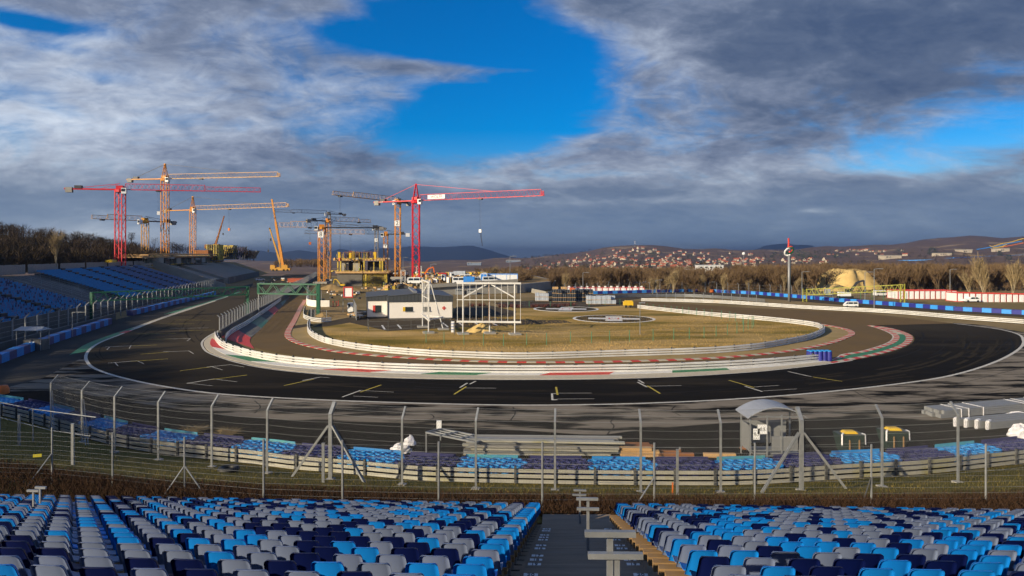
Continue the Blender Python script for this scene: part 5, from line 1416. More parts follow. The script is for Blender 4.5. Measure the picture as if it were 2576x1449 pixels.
    if num:
        z = CZ - (numy - HY) * d / F; g = MB(); g.box((b.x, b.y - mw * .62, z), (mw * .95, .08, mw * 1.05)); pl = g.build('number_plate', M['paper'], t)
        text(num, mw * 1.1, M['black'], pl, (b.x, b.y - mw * .62 - .05, z), (RAD(90), 0, 0))
    if sign:
        c = s0 + jd * 7.2 + Vector((0, -.72, jh * .5)); an = math.atan2(jd.y, jd.x)
        g = MB(); g.box(c, (7.4, .08, 1.5), an); pl = g.build('name_sign', M['paper'], t); text(sign, 1.55, M['crane_red'], pl, (c.x, c.y - .06, c.z), (RAD(90), 0, an))
        c = top + kd * 16 + Vector((0, -.75, -.05)); text('WOLFF', .62, M['paper'], t, (c.x, c.y, c.z), (RAD(90), 0, an))
    return t
OY = ('crane_orange', 'crane_pale', 'crane_orange')
crane('big red tower crane with pointed apex in the middle of the picture', 1046.5, 706, 255, 505, 2.5, (1368, 492), (921, 506), ('crane_red', 'crane_red', 'crane_red'), 464, 2.2, trol=.51, rope=578, sign='WOLFF', ties=.62, tip=.98)
crane('red flat top tower crane standing behind the left grandstand', 302.5, 674, 230, 477, 2.3, (655, 483), (156, 473), ('crane_red', 'crane_red', 'crane_red'), None, 2.0, trol=.24, rope=533, tip=.58)
crane('tallest orange tower crane with pointed apex at the left', 415, 650, 285, 450, 2.25, (704, 444), (304, 449), OY, 413, 1.9, trol=.30, tip=.98)
crane('orange tower crane with apex, shorter and right of the tallest left one', 485, 652, 335, 528, 2.1, (726, 520), (392, 529), OY, 495, 1.9, trol=.38, rope=575, tip=.98)
crane('short yellow flat top tower crane between the left red and tallest orange cranes', 365, 670, 282, 556, 2.0, (231, 550), (411, 560), ('crane_yellow', 'crane_pale', 'crane_dark'), None, 2.0, trol=.8, dark=.0)
crane('orange tower crane with plate 8, long jib to the left', 809.5, 712, 310, 572, 2.6, (702, 571), (842, 566), ('crane_orange', 'crane_pale', 'crane_dark'), None, 2.6, '8', 590, trol=.2, dark=.28, rope=610)
crane('orange tower crane close behind number 8 with jib to the right', 826, 705, 345, 556, 2.2, (932, 560), (775, 557), ('crane_orange', 'crane_pale', 'crane_dark'), None, 2.2, trol=.7, dark=.12)
crane('distant dark tower crane above number 8 with a long low jib to the left', 827, 700, 470, 538, 2.2, (692, 533), (866, 537), ('crane_grey', 'crane_grey', 'crane_dark'), None, 2.2, trol=.65, dark=.5)
crane('distant grey tower crane with plate 4 and round counterweight', 947, 690, 420, 574, 1.9, (838, 572), (973, 574), ('crane_grey', 'crane_grey', 'crane_dark'), None, 1.9, '4', 604, trol=.9)
crane('orange tower crane with plate 3 and low jib to the left', 970.5, 690, 330, 589, 1.9, (767, 588), (1027, 590), ('crane_orange', 'crane_pale', 'crane_dark'), None, 2.0, '3', 619, trol=.42, dark=.24, rope=632, cwm='car_white')
crane('orange tower crane with plate 2 just left of the middle red crane', 1000.5, 700, 290, 508, 2.2, (838, 490), (1032, 512), ('crane_orange', 'crane_pale', 'crane_dark'), None, 2.0, '2', 562, trol=.9, rope=650)
def mobile_crane(lab, base, tip, d, m, w, cabm='crane_yellow', body=True):
    b = Vector(dp(base[0], base[1], d)); e = Vector(dp(tip[0], tip[1], d))
    t = empty('mobile_crane', lab, 'mobile crane', (b.x, b.y, b.z))
    L_ = (e - b)
    for i in range(3):
        g = MB(); g.bar(b + L_ * (i / 3), b + L_ * ((i + 1) / 3), w * (1 - .22 * i), w * (1 - .22 * i) * 1.1); g.build('boom_section', M[m], t)
    g = MB(); g.bar(e + Vector((-.2, 0, 0)), Vector((e.x - .6, e.y, b.z + (e.z - b.z) * .42)), .06, n=3); g.build('hoist_rope', M['crane_dark'], t)
    g = MB(); g.box((e.x - .6, e.y, b.z + (e.z - b.z) * .41), (.6, .4, 1.3)); g.build('hook_block', M['crane_dark'], t)
    g = MB(); g.bar(b + Vector((-1.2, 0, -.3)), b + L_ * .3, w * .4); g.build('lifting_ram', M['dark_steel'], t)
    g = MB(); g.box((b.x - 1, b.y, b.z - .6), (9, 2.6, 1.1)); g.box((b.x + .8, b.y, b.z + .6), (3, 2.4, 1.5)); g.build('chassis', M[cabm], t)
    g = MB(); g.box((b.x - 4.6, b.y, b.z + .3), (1.8, 2.4, 1.7)); g.build('cab', M[cabm], t)
    for q in (-4.5, -2.8, .6, 2.4):
        g = MB(); g.lathe([(.0, -.2), (.55, -.2), (.55, .2), (0, .2)], (0, 0, 0), 12); g.v = [(b.x + q + v[0], b.y - 1.1 + v[2], b.z - 1.1 + v[1]) for v in g.v]; g.build('wheel', M['black'], t)
mobile_crane('mobile crane with tall orange telescopic boom leaning left beside the straight', (713, 674), (684, 501), 330, 'crane_orange', 1.15)
mobile_crane('mobile crane with shorter yellow boom behind the tall orange boom', (709, 672), (678, 573), 345, 'crane_yellow', .9)
mobile_crane('mobile crane with thin dark red boom leaning right on the left building deck', (541, 620), (564, 543), 390, 'rust', .9, 'rust')
mobile_crane('small dark red crane boom standing by the right end of the middle building shell', (1007, 690), (1000, 655), 300, 'rust', .5, 'rust')

# ---------------------------------------------------------------- buildings under construction
def wb(g, x0, y0, x1, y1, d, dep, mi=0):   # box whose front face spans those bearings at distance d
    a, b = dp(x0, y1, d), dp(x1, y0, d); g.box(((a[0] + b[0]) / 2, d + dep / 2, (a[2] + b[2]) / 2), (abs(b[0] - a[0]), dep, abs(b[2] - a[2])), 0, mi); return g
RC = random.Random(31)
t = empty('building_shell', 'concrete building shell with yellow formwork and scaffolding in the middle of the site', 'building', dp(905, 720, 290))
g = MB(); wb(g, 848, 687, 911, 722, 290, 12); g.build('grey_wall', M['wet_concrete'], t)
g = MB(); wb(g, 911, 686, 972, 722, 291, 12); g.build('infill_wall', M['dark_concrete'], t)
g = MB()
for i in range(22): x = 912 + i * 2.75; g.bar(dp(x, 722, 290.4), dp(x, 686, 290.4), .12)
for i in range(9): y = 688 + i * 4; g.bar(dp(911, y, 290.3), dp(973, y, 290.3), .10)
for x in (918, 966, 970): wb(g, x, 686, x + 4, 722, 290.0, .25)
g.build('formwork_grid', M['formwork'], t)
g = MB(); wb(g, 844, 683, 978, 687.5, 289, 15); g.build('edge_slab', M['timber'], t)
g = MB(); wb(g, 860, 656, 877, 683, 293, 5); wb(g, 888, 655, 905, 683, 293, 5); g.build('core_wall', M['concrete'], t)
g = MB(); wb(g, 877, 658, 886, 683, 294, 5); wb(g, 905, 660, 912, 683, 294, 5); wb(g, 925, 658, 962, 683, 296, 6); g.build('dark_bay', M['black'], t)
g = MB(); wb(g, 838, 651, 968, 655.5, 291, 14); g.build('upper_slab', M['timber'], t)
g = MB()
for i in range(26):
    x = 845 + RC.uniform(0, 120); y0 = RC.choice((655, 683)); g.bar(dp(x, y0, 291), dp(x + RC.uniform(-.6, .6), y0 - RC.uniform(14, 26), 291), .16)
for i in range(16): x = 842 + i * 8; g.bar(dp(x, 655, 290.8), dp(x, 648, 290.8), .1)
g.bar(dp(840, 650, 290.8), dp(966, 649, 290.8), .09); g.bar(dp(844, 682, 289), dp(977, 681, 289), .09)
for x in (848, 855, 914, 954, 960): wb(g, x, 656, x + 3.2, 684, 290.2, .6)
g.build('shoring', M['formwork'], t)
g = MB(); wb(g, 872, 634, 877, 652, 297, 3); wb(g, 880, 633, 890, 652, 297, 3); wb(g, 896, 633, 904, 652, 297, 3); wb(g, 913, 634, 926, 652, 297, 3); g.build('upper_column', M['dark_concrete'], t)
g = MB(); wb(g, 850, 634, 855.5, 652, 293, 1.5); wb(g, 939, 634, 946, 652, 293, 1.5); wb(g, 878, 636, 884, 650, 294, 1); g.build('column_form', M['lid_yellow'], t)
g = MB()
for i in range(60):
    x = 852 + RC.uniform(0, 94); g.bar(dp(x, 652, 295 + RC.uniform(0, 3)), dp(x + RC.uniform(-2, 2), 632 + RC.uniform(0, 6), 296), .10, n=3)
g.bar(dp(865, 634.5, 296), dp(948, 634, 296), .15); g.build('rebar', M['rust'], t)
g = MB()
for i in range(90): x, y = RC.uniform(836, 980), RC.choice((684, 683, 652)); c = dp(x, y, 290 + RC.uniform(0, 6)); g.box((c[0], c[1], c[2] + .2), (RC.uniform(.3, 1.6), RC.uniform(.3, 1), RC.uniform(.2, .8)), RC.uniform(0, 3), RC.randrange(3))
props(g.build('site_materials', [M['timber'], M['formwork'], M['concrete']], t), kind='stuff')
def bz(s_, t_, z): return LS(s_, t_, z)
t = empty('building_shell', 'long concrete deck under construction on the left behind the grandstands, with orange timber edge', 'building', LS(240, 30, 9))
g = MB(); slab(g, 160, 335, 20, 42, 11.9, 12.6); g.build('deck_slab', M['wet_concrete'], t)
g = MB(); wb(g, 372, 650, 384, 668, 264, 4); wb(g, 390, 648, 399, 667, 268, 4); wb(g, 432, 649, 444, 664, 300, 4); wb(g, 470, 648, 482, 661, 330, 4); wb(g, 500, 648, 508, 660, 345, 4); g.build('core_wall', M['concrete'], t)
g = MB(); slab(g, 157, 300, 18.8, 20, 12.2, 12.9); slab(g, 157, 300, 18.4, 18.8, 13.3, 13.8); slab(g, 156, 157, 18.6, 30, 12.9, 13.6); slab(g, 150, 158, 18.8, 42, 12.3, 12.7); g.build('timber_edge', M['timber'], t)
g = MB(); slab(g, 160, 335, 30, 42, 6, 11.9); g.build('back_wall', M['dark_concrete'], t)
g = MB()
for s_ in range(161, 335, 6): slab(g, s_, s_ + .7, 21, 22, 8, 11.9)
g.build('column', M['concrete'], t)
g = MB(); slab(g, 184, 192, 19.4, 20.4, 8, 12.4); slab(g, 280, 335, 21, 22, 9, 11.9); g.build('dark_panel', M['black'], t)
g = MB()
for s_ in range(160, 300, 2): g.bar(LS(s_, 18.7, 12.8), LS(s_, 18.7, 13.9), .09)
for s_ in range(236, 286, 2): g.bar(LS(s_, 20, 8.6), LS(s_, 20, 12), .16)
g.build('scaffold_post', M['scaffold'], t)
g = MB(); c = dp(511, 646, 372); g.box((c[0], c[1], c[2] + 1.5), (8, 6, 4.2)); g.build('site_office', M['rust'], t)
g = MB(); wb(g, 518, 615, 549, 654, 385, 7); g.build('formwork_block', M['formwork'], t)
g = MB(); wb(g, 560, 617, 587, 652, 400, 6); g.build('formwork_block', M['formwork'], t)
g = MB(); wb(g, 593, 622, 612, 650, 412, 6); g.build('formwork_block', M['tyre_navy'], t)
g = MB()
for x in (522, 527, 533, 539, 545): g.bar(dp(x, 653, 384.7), dp(x, 615, 384.7), .25)
for i in range(14):
    x = 549 + i * 5; g.bar(dp(x, 652, 392), dp(x + 7, 620, 398), .45, .2); g.bar(dp(x + 2, 652, 392), dp(x + 5, 636, 398), .2)
g.build('raking_shore', M['dark_steel'], t)
g = MB(); wb(g, 608, 631, 634, 651, 418, 5); q_ = g.v; g.v = [(v[0] + (3 if v[2] > 12 else 0), v[1], v[2]) for v in q_]; g.build('ribbed_wall', M['concrete'], t)
g = MB()
for i in range(260):
    s_ = RC.uniform(154, 330); p = LS(s_, RC.uniform(18.9, 26), 12.7 if RC.random() < .6 else 9.3); g.box(p, (RC.uniform(.4, 2.6), RC.uniform(.3, 1), RC.uniform(.2, .7)), RC.uniform(0, 3), RC.randrange(3))
props(g.build('site_materials', [M['timber'], M['formwork'], M['concrete']], t), kind='stuff')

# ---------------------------------------------------------------- medical centre
MD = Vector(gp(976.8, 805)); a_ = Vector((.917, .397, 0)); a_ = (Vector(gp(1137.5, 803)) - MD); LW = a_.length; a_ /= LW; b_ = Vector((-.205, .979, 0))
def mp(u, v, z=0.0): p = MD + a_ * u + b_ * v; return (p.x, p.y, z)
t = empty('medical_building', 'white single storey building with grey sheet roof, red cross and coloured window panels', 'building', mp(6, 8))
US = -4.3; VS = 4.0; VD = 22.0
outl = [mp(0, 0), mp(LW, 0), mp(LW, VD), mp(US, VD), mp(US, VS), mp(0, VS)]
g = MB(); g.prism(outl, .35, 3.75); g.build('wall', M['plaster'], t)
g = MB(); g.prism([mp(.02, .06), mp(LW - .05, .06), mp(LW - .05, VD), mp(US + .06, VD), mp(US + .06, VS + .06), mp(.02, VS + .06)], 0, .4); g.build('plinth', M['dark_concrete'], t)
def rz(u): return 5.45 - abs(u - 5.8) * .085
g = MB(); o_ = .18
def fas(u0, v0, u1, v1, n=12):
    for i in range(n):
        ua, va = u0 + (u1 - u0) * i / n, v0 + (v1 - v0) * i / n; ub, vb = u0 + (u1 - u0) * (i + 1) / n, v0 + (v1 - v0) * (i + 1) / n
        g.quad(mp(ua, va, 3.7), mp(ub, vb, 3.7), mp(ub, vb, rz(ub) - .05), mp(ua, va, rz(ua) - .05))
fas(-o_, -o_, LW + o_, -o_, 24); fas(LW + o_, -o_, LW + o_, VD + o_); fas(LW + o_, VD + o_, US - o_, VD + o_); fas(US - o_, VD + o_, US - o_, VS - o_); fas(US - o_, VS - o_, -o_, VS - o_, 6); fas(-o_, VS - o_, -o_, -o_, 5)
g.poly([mp(-o_, -o_), mp(LW + o_, -o_), mp(LW + o_, VD + o_), mp(US - o_, VD + o_), mp(US - o_, VS - o_), mp(-o_, VS - o_)], 3.7); fa = g.build('fascia', M['fascia'], t)
for i in range(19): u = .3 + i * .72; g = MB(); g.bar(mp(u, -o_ - .01, 3.72), mp(u, -o_ - .01, rz(u) - .06), .05); g.build('standing_seam', M['black'], fa)
for i in range(6): u = US + .2 + i * .72; g = MB(); g.bar(mp(u, VS - o_ - .01, 3.72), mp(u, VS - o_ - .01, rz(u) - .06), .05); g.build('standing_seam', M['black'], fa)
g = MB()
for (u0, u1, v0) in ((US - .3, -.0, VS - .3), (0, 5.8, -.3), (5.8, LW + .3, -.3)):
    g.add([mp(u0, v0, rz(u0)), mp(u1, v0, rz(u1)), mp(u1, VD + .3, rz(u1)), mp(u0, VD + .3, rz(u0)), mp(u0, v0, rz(u0) - .1), mp(u1, v0, rz(u1) - .1)], [(0, 1, 2, 3), (4, 5, 1, 0)])
rf = g.build('roof', M['roof_grey'], t)
g = MB(); g.bar(mp(5.6, 1.5, rz(5.8) + .18), mp(5.6, VD, rz(5.8) + .18), .75, .4); g.build('ridge_cap', M['galvanised'], rf)
def window(u0, u1, z0, z1, v, pan=None):
    g = MB(); um = (u0 + u1) / 2; c = mp(um, v - .02, (z0 + z1) / 2); an = math.atan2(a_.y, a_.x); g.box(c, (u1 - u0, .08, z1 - z0), an); w = g.build('window', M['glass'], t)
    g = MB(); c = mp(um, v - .08, z0 - .05); g.box(c, (u1 - u0 + .2, .2, .1), an); g.build('sill', M['galvanised'], w)
    if pan: g = MB(); c = mp(u0 - .25, v - .03, (z0 + z1) / 2); g.box(c, (.48, .1, z1 - z0), an); g.build('coloured_panel', M[pan], w)
window(3.45, 5.0, 1.75, 2.65, 0, 'lid_yellow'); window(6.9, 8.6, 1.75, 2.65, 0); window(-2.6, -1.35, 1.25, 2.75, VS, 'red_paint')
g = MB(); an = math.atan2(a_.y, a_.x); c = mp(11.4, -.03, 2.35); g.box(c, (.75, .06, .26), an); c = mp(11.4, -.04, 2.35); g.box(c, (.26, .062, .75), an); g.build('red_cross', M['red_paint'], t)
g = MB()
for u, v in ((-.05, -.08), (-.05, VS - .1), (US - .05, VS - .08), (LW + .05, -.06)): g.bar(mp(u, v, .2), mp(u, v, 4.4), .14, n=6)
g.build('downpipe', M['dark_steel'], t)
# ---------------------------------------------------------------- empty white hoarding frames
def hoard(lab, P0, P1, zt, zm, zb, nbar, back, rust=None, ext=.12):
    P0, P1 = Vector(P0), Vector(P1); d = P1 - P0; n = Vector((-d.y, d.x, 0)).normalized() * back
    t = empty('hoarding_frame', lab, 'billboard frame', P0)
    def at(u, z): p = P0 + d * u; return Vector((p.x, p.y, z))
    for u in (0, 1):
        g = MB(); g.bar(at(u, 0), at(u, zt), .21, n=8); g.build('post', M['rail_steel'], t)
        g = MB(); p = at(u, 0); g.box((p.x, p.y, .12), (1.9, 1.9, .35), .2); g.build('footing', M['concrete'], t)
    m = at(.5, 0) + n
    g = MB(); g.bar(m, at(.5, zt + .2) + n * .25, .22, n=8); g.build('rear_post', M['rail_steel'], t)
    g = MB(); g.box((m.x, m.y, .12), (1.9, 1.9, .35), .2); g.build('footing', M['concrete'], t)
    for z, w in ((zt, .29), (zm, .13), (zb, .31)):
        g = MB(); g.bar(at(-ext, z), at(1 + ext, z), w * .8, w); g.build('crossbeam', M['rail_steel'], t)
    for i in range(nbar):
        u = -ext * .9 + (1 + 1.8 * ext) * i / (nbar - 1); g = MB(); g.bar(at(u, zb), at(u, zt), .07); g.build('upright', M['rust' if rust == i else 'rail_steel'], t)
    g = MB()
    for u in (0, 1): g.bar(at(u, zt * .72), at(.5, zt) + n * .25, .2); g.bar(at(u, zb), m + Vector((0, 0, zb)) , .16)
    g.build('diagonal_brace', M['rail_steel'], t)
f0, f1 = gp(1164.5, 841), gp(1295, 842.5)
hoard('large empty white steel hoarding frame facing the camera on the infield grass', f0, f1, 8.65, 5.85, 2.15, 11, 1.2, 5)
f0, f1 = gp(1078, 838.5), gp(1063, 824)
hoard('empty white steel hoarding frame seen almost edge on beside the medical building', f0, f1, 8.75, 5.9, 2.3, 6, -3.2)
# ---------------------------------------------------------------- paddock, garages
t = empty('garage_building', 'low concrete garage block with grey shutter doors and a parking deck on top', 'building', gp(1200, 741))
def dkz(x): return lerp_tab([(1080, 3.35), (1301, 4.85), (1320, 4.9)], x)
A_, B_ = gp(1060, 743), gp(1301, 738); C_ = (B_[0] - 1, B_[1] + 30, 0); D_ = (A_[0] - 1, A_[1] + 30, 0)
g = MB()
for k, (z0, z1, o_) in enumerate(((0, 2.0, .6), (2.0, 3.4, 0))):
    g.add([(A_[0], A_[1] + o_, 0), (B_[0], B_[1] + o_, 0), C_, D_, (A_[0], A_[1] + o_, 2.3), (B_[0], B_[1] + o_, 3.8), (C_[0], C_[1], 3.8), (D_[0], D_[1], 2.3)], [(0, 1, 5, 4), (1, 2, 6, 5), (4, 5, 6, 7), (3, 0, 4, 7)]); break
g.build('wall', M['concrete'], t)
g = MB(); g.add([(A_[0], A_[1] - .3, 2.3), (B_[0] + .3, B_[1] - .3, 3.8), (B_[0] + .3, B_[1] - .3, 5.0), (A_[0], A_[1] - .3, 3.5), (A_[0], A_[1] + .2, 2.3), (B_[0] + .3, B_[1] + .3, 3.8), (B_[0] + .3, B_[1] + .3, 5.0), (A_[0], A_[1] + .2, 3.5)], [(0, 1, 2, 3), (3, 2, 6, 7), (5, 4, 7, 6), (1, 5, 6, 2), (1, 0, 4, 5)])
g.build('parapet', M['concrete'], t)
for x in (1119, 1148, 1177):
    p = dp(x + 8, 740, 229); g = MB(); g.box((p[0], 229.4, 1.0), (2.9, .3, 2.0)); dr = g.build('garage_door', M['galvanised'], t)
    g = MB()
    for q in range(4): g.box((p[0] - .85 + q * .57, 229.2, 1.35), (.4, .1, .28))
    g.build('door_window', M['glass'], dr)
DK = lambda x: 3.2
g = MB(); g.prism([(A_[0] - 2, 236, 0), (A_[0], 233, 0), (B_[0] + 1, 238, 0), (18, 270, 0), (10, 345, 0), (-36, 345, 0), (-33, 262, 0)], -.1, 3.08); struct('paddock', g, M['concrete'])
g = MB(); g.poly([(A_[0] - 1, 237, 0), (A_[0], 234, 0), (B_[0], 239, 0), (17, 270, 0), (9, 344, 0), (-35, 344, 0), (-32, 262, 0)], 3.095); struct('paddock', g, M['earth'])
ZD = 3.1
# vehicles: side profile bodies with windows, wheels and lights
def vehicle(name, cat, L_, Wd, H, prof, glass, bm, wheels, wr=.33):
    t = empty(name, '-', cat)
    pts = [(u * L_, w * H) for u, w in prof]
    g = MB(); n = len(pts); hw = Wd / 2
    vs = [(x, -hw * (1 if z < H * .6 else .86), z) for x, z in pts] + [(x, hw * (1 if z < H * .6 else .86), z) for x, z in pts]
    g.add(vs, [tuple(range(n)), tuple(range(2 * n - 1, n - 1, -1))] + [((i + 1) % n, i, n + i, n + (i + 1) % n) for i in range(n)])
    g.build('body', M[bm], t)
    for (a, b, z0, z1) in glass:
        for sd in (-1, 1):
            g = MB(); y0, y1 = sd * hw * 1.0, sd * hw * .89
            if z0 < .6: y0 = sd * hw * 1.0
            g.quad((a[0] * L_, y0 + sd * .012, z0 * H), (b[0] * L_, y0 + sd * .012, z0 * H), (b[1] * L_, y1 + sd * .012, z1 * H), (a[1] * L_, y1 + sd * .012, z1 * H)); g.build('window', M['glass'], t)
    for u in wheels:
        for sd in (-1, 1):
            g = MB(); g.lathe([(0, -.11), (wr, -.11), (wr, .11), (0, .11)], (0, 0, 0), 12); g.v = [(u * L_ + v[0], sd * (hw - .08) + v[2], wr + v[1]) for v in g.v]; w = g.build('wheel', M['black'], t)
    for sd in (-1, 1):
        g = MB(); g.box((L_ * .497, sd * hw * .7, H * .40), (.06, .3, .16)); g.build('headlight', M['paper'], t)
    return t
VAN = [(-.5, .16), (.5, .16), (.5, .42), (.47, .52), (.30, .95), (.26, 1), (-.47, 1), (-.5, .9)]
CAR = [(-.5, .2), (.5, .2), (.5, .48), (.46, .58), (.22, .66), (.08, .98), (-.28, 1), (-.46, .68), (-.5, .6)]
TRK = [(-.5, .16), (.5, .16), (.5, .55), (.49, .62), (.46, .98), (.3, 1), (.295, .32), (-.5, .32)]
def van(c): return vehicle('delivery_van', 'van', 5.6, 2.0, 2.35, VAN, [((.28, .27), (.44, .33), .55, .88), ((-.1, -.1), (.25, .24), .56, .88), ((-.44, -.44), (-.14, -.14), .56, .88)], c, (-.32, .33))
def car(c): return vehicle('parked_car', 'car', 4.4, 1.75, 1.5, CAR, [((-.12, -.12), (.18, .07), .66, .93), ((-.40, -.28), (-.15, -.15), .66, .93)], c, (-.31, .32), .31)
def truck(c): 
    t = vehicle('flatbed_truck', 'truck', 7.5, 2.4, 2.7, TRK, [((.33, .33), (.47, .45), .6, .9)], c, (-.36, -.22, .36), .48); return t
protos2 = {}
def park(kind, col, x, y, z, rz, lab, d=None, sc=1.0):
    key = (kind, col)
    if key in protos2: o = copy_tree(protos2[key])
    else: o = {'van': van, 'car': car, 'truck': truck}[kind](col); protos2[key] = o
    o.location = gp(x, y, z) if d is None else ((x - CX) * d / F, d, z); o.rotation_euler = (0, 0, rz); o.scale = (sc, sc, sc); o['label'] = lab; return o
for a in (('van', 'car_white', 1046, 0, ZD, .0, 'white minibus behind the medical building roof, right below the middle red crane', 240),
          ('van', 'car_white', 1158, 0, ZD, .05, 'white pickup style van left of the blue wrapped load on the paddock', 243),
          ('van', 'car_silver', 1193, 0, ZD, -.05, 'white silver minibus just right of the blue wrapped load on the paddock', 245),
          ('van', 'car_white', 1173, 0, ZD, .1, 'white van parked behind the blue wrapped load on the paddock', 275),
          ('van', 'car_white', 1232, 0, ZD, .2, 'white van nearest the left end of the blue and white container', 250),
          ('van', 'car_white', 1224, 0, ZD, .35, 'white van parked at an angle behind the van near the blue white container', 262),
          ('truck', 'car_white', 1120, 0, ZD, .3, 'white flatbed truck among yellow machines on the paddock', 283),
          ('truck', 'car_white', 1098, 0, ZD, -.2, 'white truck cab beside the middle red crane mast', 262),
          ('car', 'car_red', 1108, 0, ZD, .2, 'small red car at the back of the paddock near the lamp post', 305),
          ('car', 'car_dark', 1150, 0, ZD, .1, 'dark blue car deep in the crowded paddock', 300),
          ('car', 'car_silver', 1205, 0, ZD, .0, 'silver car behind the white silver minibus on the paddock', 268)):
    park(a[0], a[1], a[2], 0, a[4], a[5], a[6], a[7])
park('car', 'car_white', 2443, 760, 0, 3.14, 'long white car parked before the white cabins at the right')
park('van', 'car_white', 2216, 745, 0, .1, 'white van behind the yellow gantry at the foot of the sand pile', None, .8)
park('truck', 'car_silver', 2083, 744, 0, 1.2, 'grey truck facing the camera left of the sand pile', None, .8)
park('van', 'car_white', 2140, 772, 0, 3.1, 'white van beside the marshal post on the strip between track and far rail', None, .6)
park('car', 'car_white', 655, 706, 0, .4, 'white car beside the far end of the straight under the grey terraces')
def simple(name, lab, cat, parts, loc):
    t = empty(name, lab, cat, loc)
    for nm, mm, fn in parts: g = MB(); fn(g); g.build(nm, M[mm], t)
    return t
def crate(x, d, w, h, dep, z, m, lab, nm='wrapped_load', cat='load', rz=0.0):
    c = ((x - CX) * d / F, d, z); t = empty(nm, lab, cat, c)
    g = MB(); g.box((c[0], c[1], z + h / 2 + .12), (w, dep, h), rz); g.build('bundle', M[m], t)
    g = MB(); g.box((c[0], c[1], z + .06), (w * 1.04, dep * 1.02, .12), rz); g.build('pallet_base', M['timber'], t)
    g = MB()
    for q in (-.25, .25): g.box((c[0] + w * q * math.cos(rz), c[1] + w * q * math.sin(rz), z + h / 2 + .125), (.07, dep + .03, h + .02), rz)
    g.build('strap', M['galvanised'], t)
    return t
crate(1180, 238, 3.8, 2.6, 2.4, ZD, 'tarp_blue', 'bright blue tarpaulin wrapped load at the paddock edge')
crate(1156, 292, 5, 3.2, 3, ZD, 'pallet_grey', 'pale grey wrapped stack, larger of the two at the back of the paddock')
crate(1141, 296, 3.6, 2.6, 3, ZD, 'pallet_grey', 'pale grey wrapped stack, smaller of the two at the back of the paddock')
crate(1113, 300, 3.6, 2.2, 2.4, ZD, 'car_red', 'red skip at the back of the paddock beside the lamp post', 'skip', 'skip')
crate(1070, 300, 3, 2, 2, ZD, 'tarp_blue', 'small blue tank behind the excavator arm', 'tank', 'tank')
crate(1136, 262, 2.2, 1.6, 2, ZD, 'car_blue', 'dark blue barrel shaped tank among the yellow machines', 'tank', 'tank')
def container(lab, x0, x1, y0, y1, d, dep, m, em, nm='site_container', cat='container', panels=4, top=None, group=None):
    a, b = dp(x0, y1, d), dp(x1, y0, d); z0 = a[2]
    t = empty(nm, lab, cat, ((a[0] + b[0]) / 2, d + dep / 2, a[2]), group)
    g = MB(); wb(g, x0, y0, x1, y1, d, dep); g.build('body', M[m], t)
    g = MB(); w = .18
    for x in (a[0], b[0]):
        for y in (d, d + dep): g.box((x, y, (a[2] + b[2]) / 2), (w, w, b[2] - a[2] + .05))
    for z in (a[2] + .05, b[2]):
        for y in (d, d + dep): g.box(((a[0] + b[0]) / 2, y, z), (b[0] - a[0], w * .95, w))
        for x in (a[0], b[0]): g.box((x, d + dep / 2, z), (w * .95, dep, w * .98))
    for i in range(1, panels): g.box((a[0] + (b[0] - a[0]) * i / panels, d - .03, (a[2] + b[2]) / 2), (.10, .08, b[2] - a[2] - .2))
    g.build('frame', M[em], t)
    if panels == 1:
        g = MB(); g.box((a[0] + (b[0] - a[0]) * .5, d - .02, a[2] + 1.05), (.8, .08, 2.0)); g.build('door', M['paper'], t)
    return t
container('blue and white site container at the right end of the paddock', 1219, 1302, 690, 706, 252, 6, 'car_white', 'tarp_blue', panels=3)
container('white site container with blue end behind the paddock vans', 1209, 1225, 689, 706, 249, 5, 'tarp_blue', 'car_white', panels=2)
container('orange rust red shipping container beside the far pit wall', 724, 770, 701, 712, 330, 6, 'container_rust', 'container_rust', panels=14)
g = MB(); wb(g, 865, 723, 886, 747, 213, .3)
t = empty('notice_board', 'blank white board in a thick red frame standing left of the medical building', 'board', gp(876, 749))
g.build('board', M['paper'], t); g = MB()
for x0, y0, x1, y1 in ((863.5, 721.5, 866, 748.5), (885, 721.5, 887.5, 748.5), (866, 721.5, 885, 724), (866, 746, 885, 748.5)): wb(g, x0, y0, x1, y1, 212.8, .6)
g.build('red_frame', M['red_paint'], t)
for i in range(11):
    x0 = 2259.5 + i * 13.4
    container('white red framed cabin, %s from left in the row before the wood' % ordw(i + 1), x0, x0 + 13, 731.5, 753, 206, 6, 'car_white', 'red_paint', 'site_cabin', 'cabin', 1, group='white and red cabins in the row before the wood')
for i in range(13):
    x0 = 2408 + i * 15.4
    container('white red framed cabin, %s from left in the right edge row' % ordw(i + 1), x0, x0 + 15, 737 + i * .35, 759 + i * .5, 194, 5, 'car_white', 'red_paint', 'site_cabin', 'cabin', 1, group='white and red cabins in the row at the right edge')
for i in range(13):
    x0 = 1424 + i * 15.2
    container('white and red hut, %s from the left in the low row behind the black pallets' % ordw(i + 1), x0, x0 + 14.4, 724, 733.5, 248, 4, 'car_white', 'red_paint', 'ticket_hut', 'hut', 1, group='white and red huts in the low row behind the black pallets')
container('long blue site building behind the bare trees beyond the black pallets', 1504, 1556, 690, 703, 330, 8, 'car_blue', 'car_white', 'site_building', 'building', 6)
container('grey white site building below the long blue one beyond the black pallets', 1503, 1540, 698, 712, 318, 6, 'car_white', 'concrete', 'site_building', 'building', 4)
container('low white cabin row right of the blue site building among the trees', 1584, 1634, 701, 711, 325, 5, 'car_white', 'tarp_blue', 'site_building', 'building', 5)
RP_ = random.Random(17)
k = 0
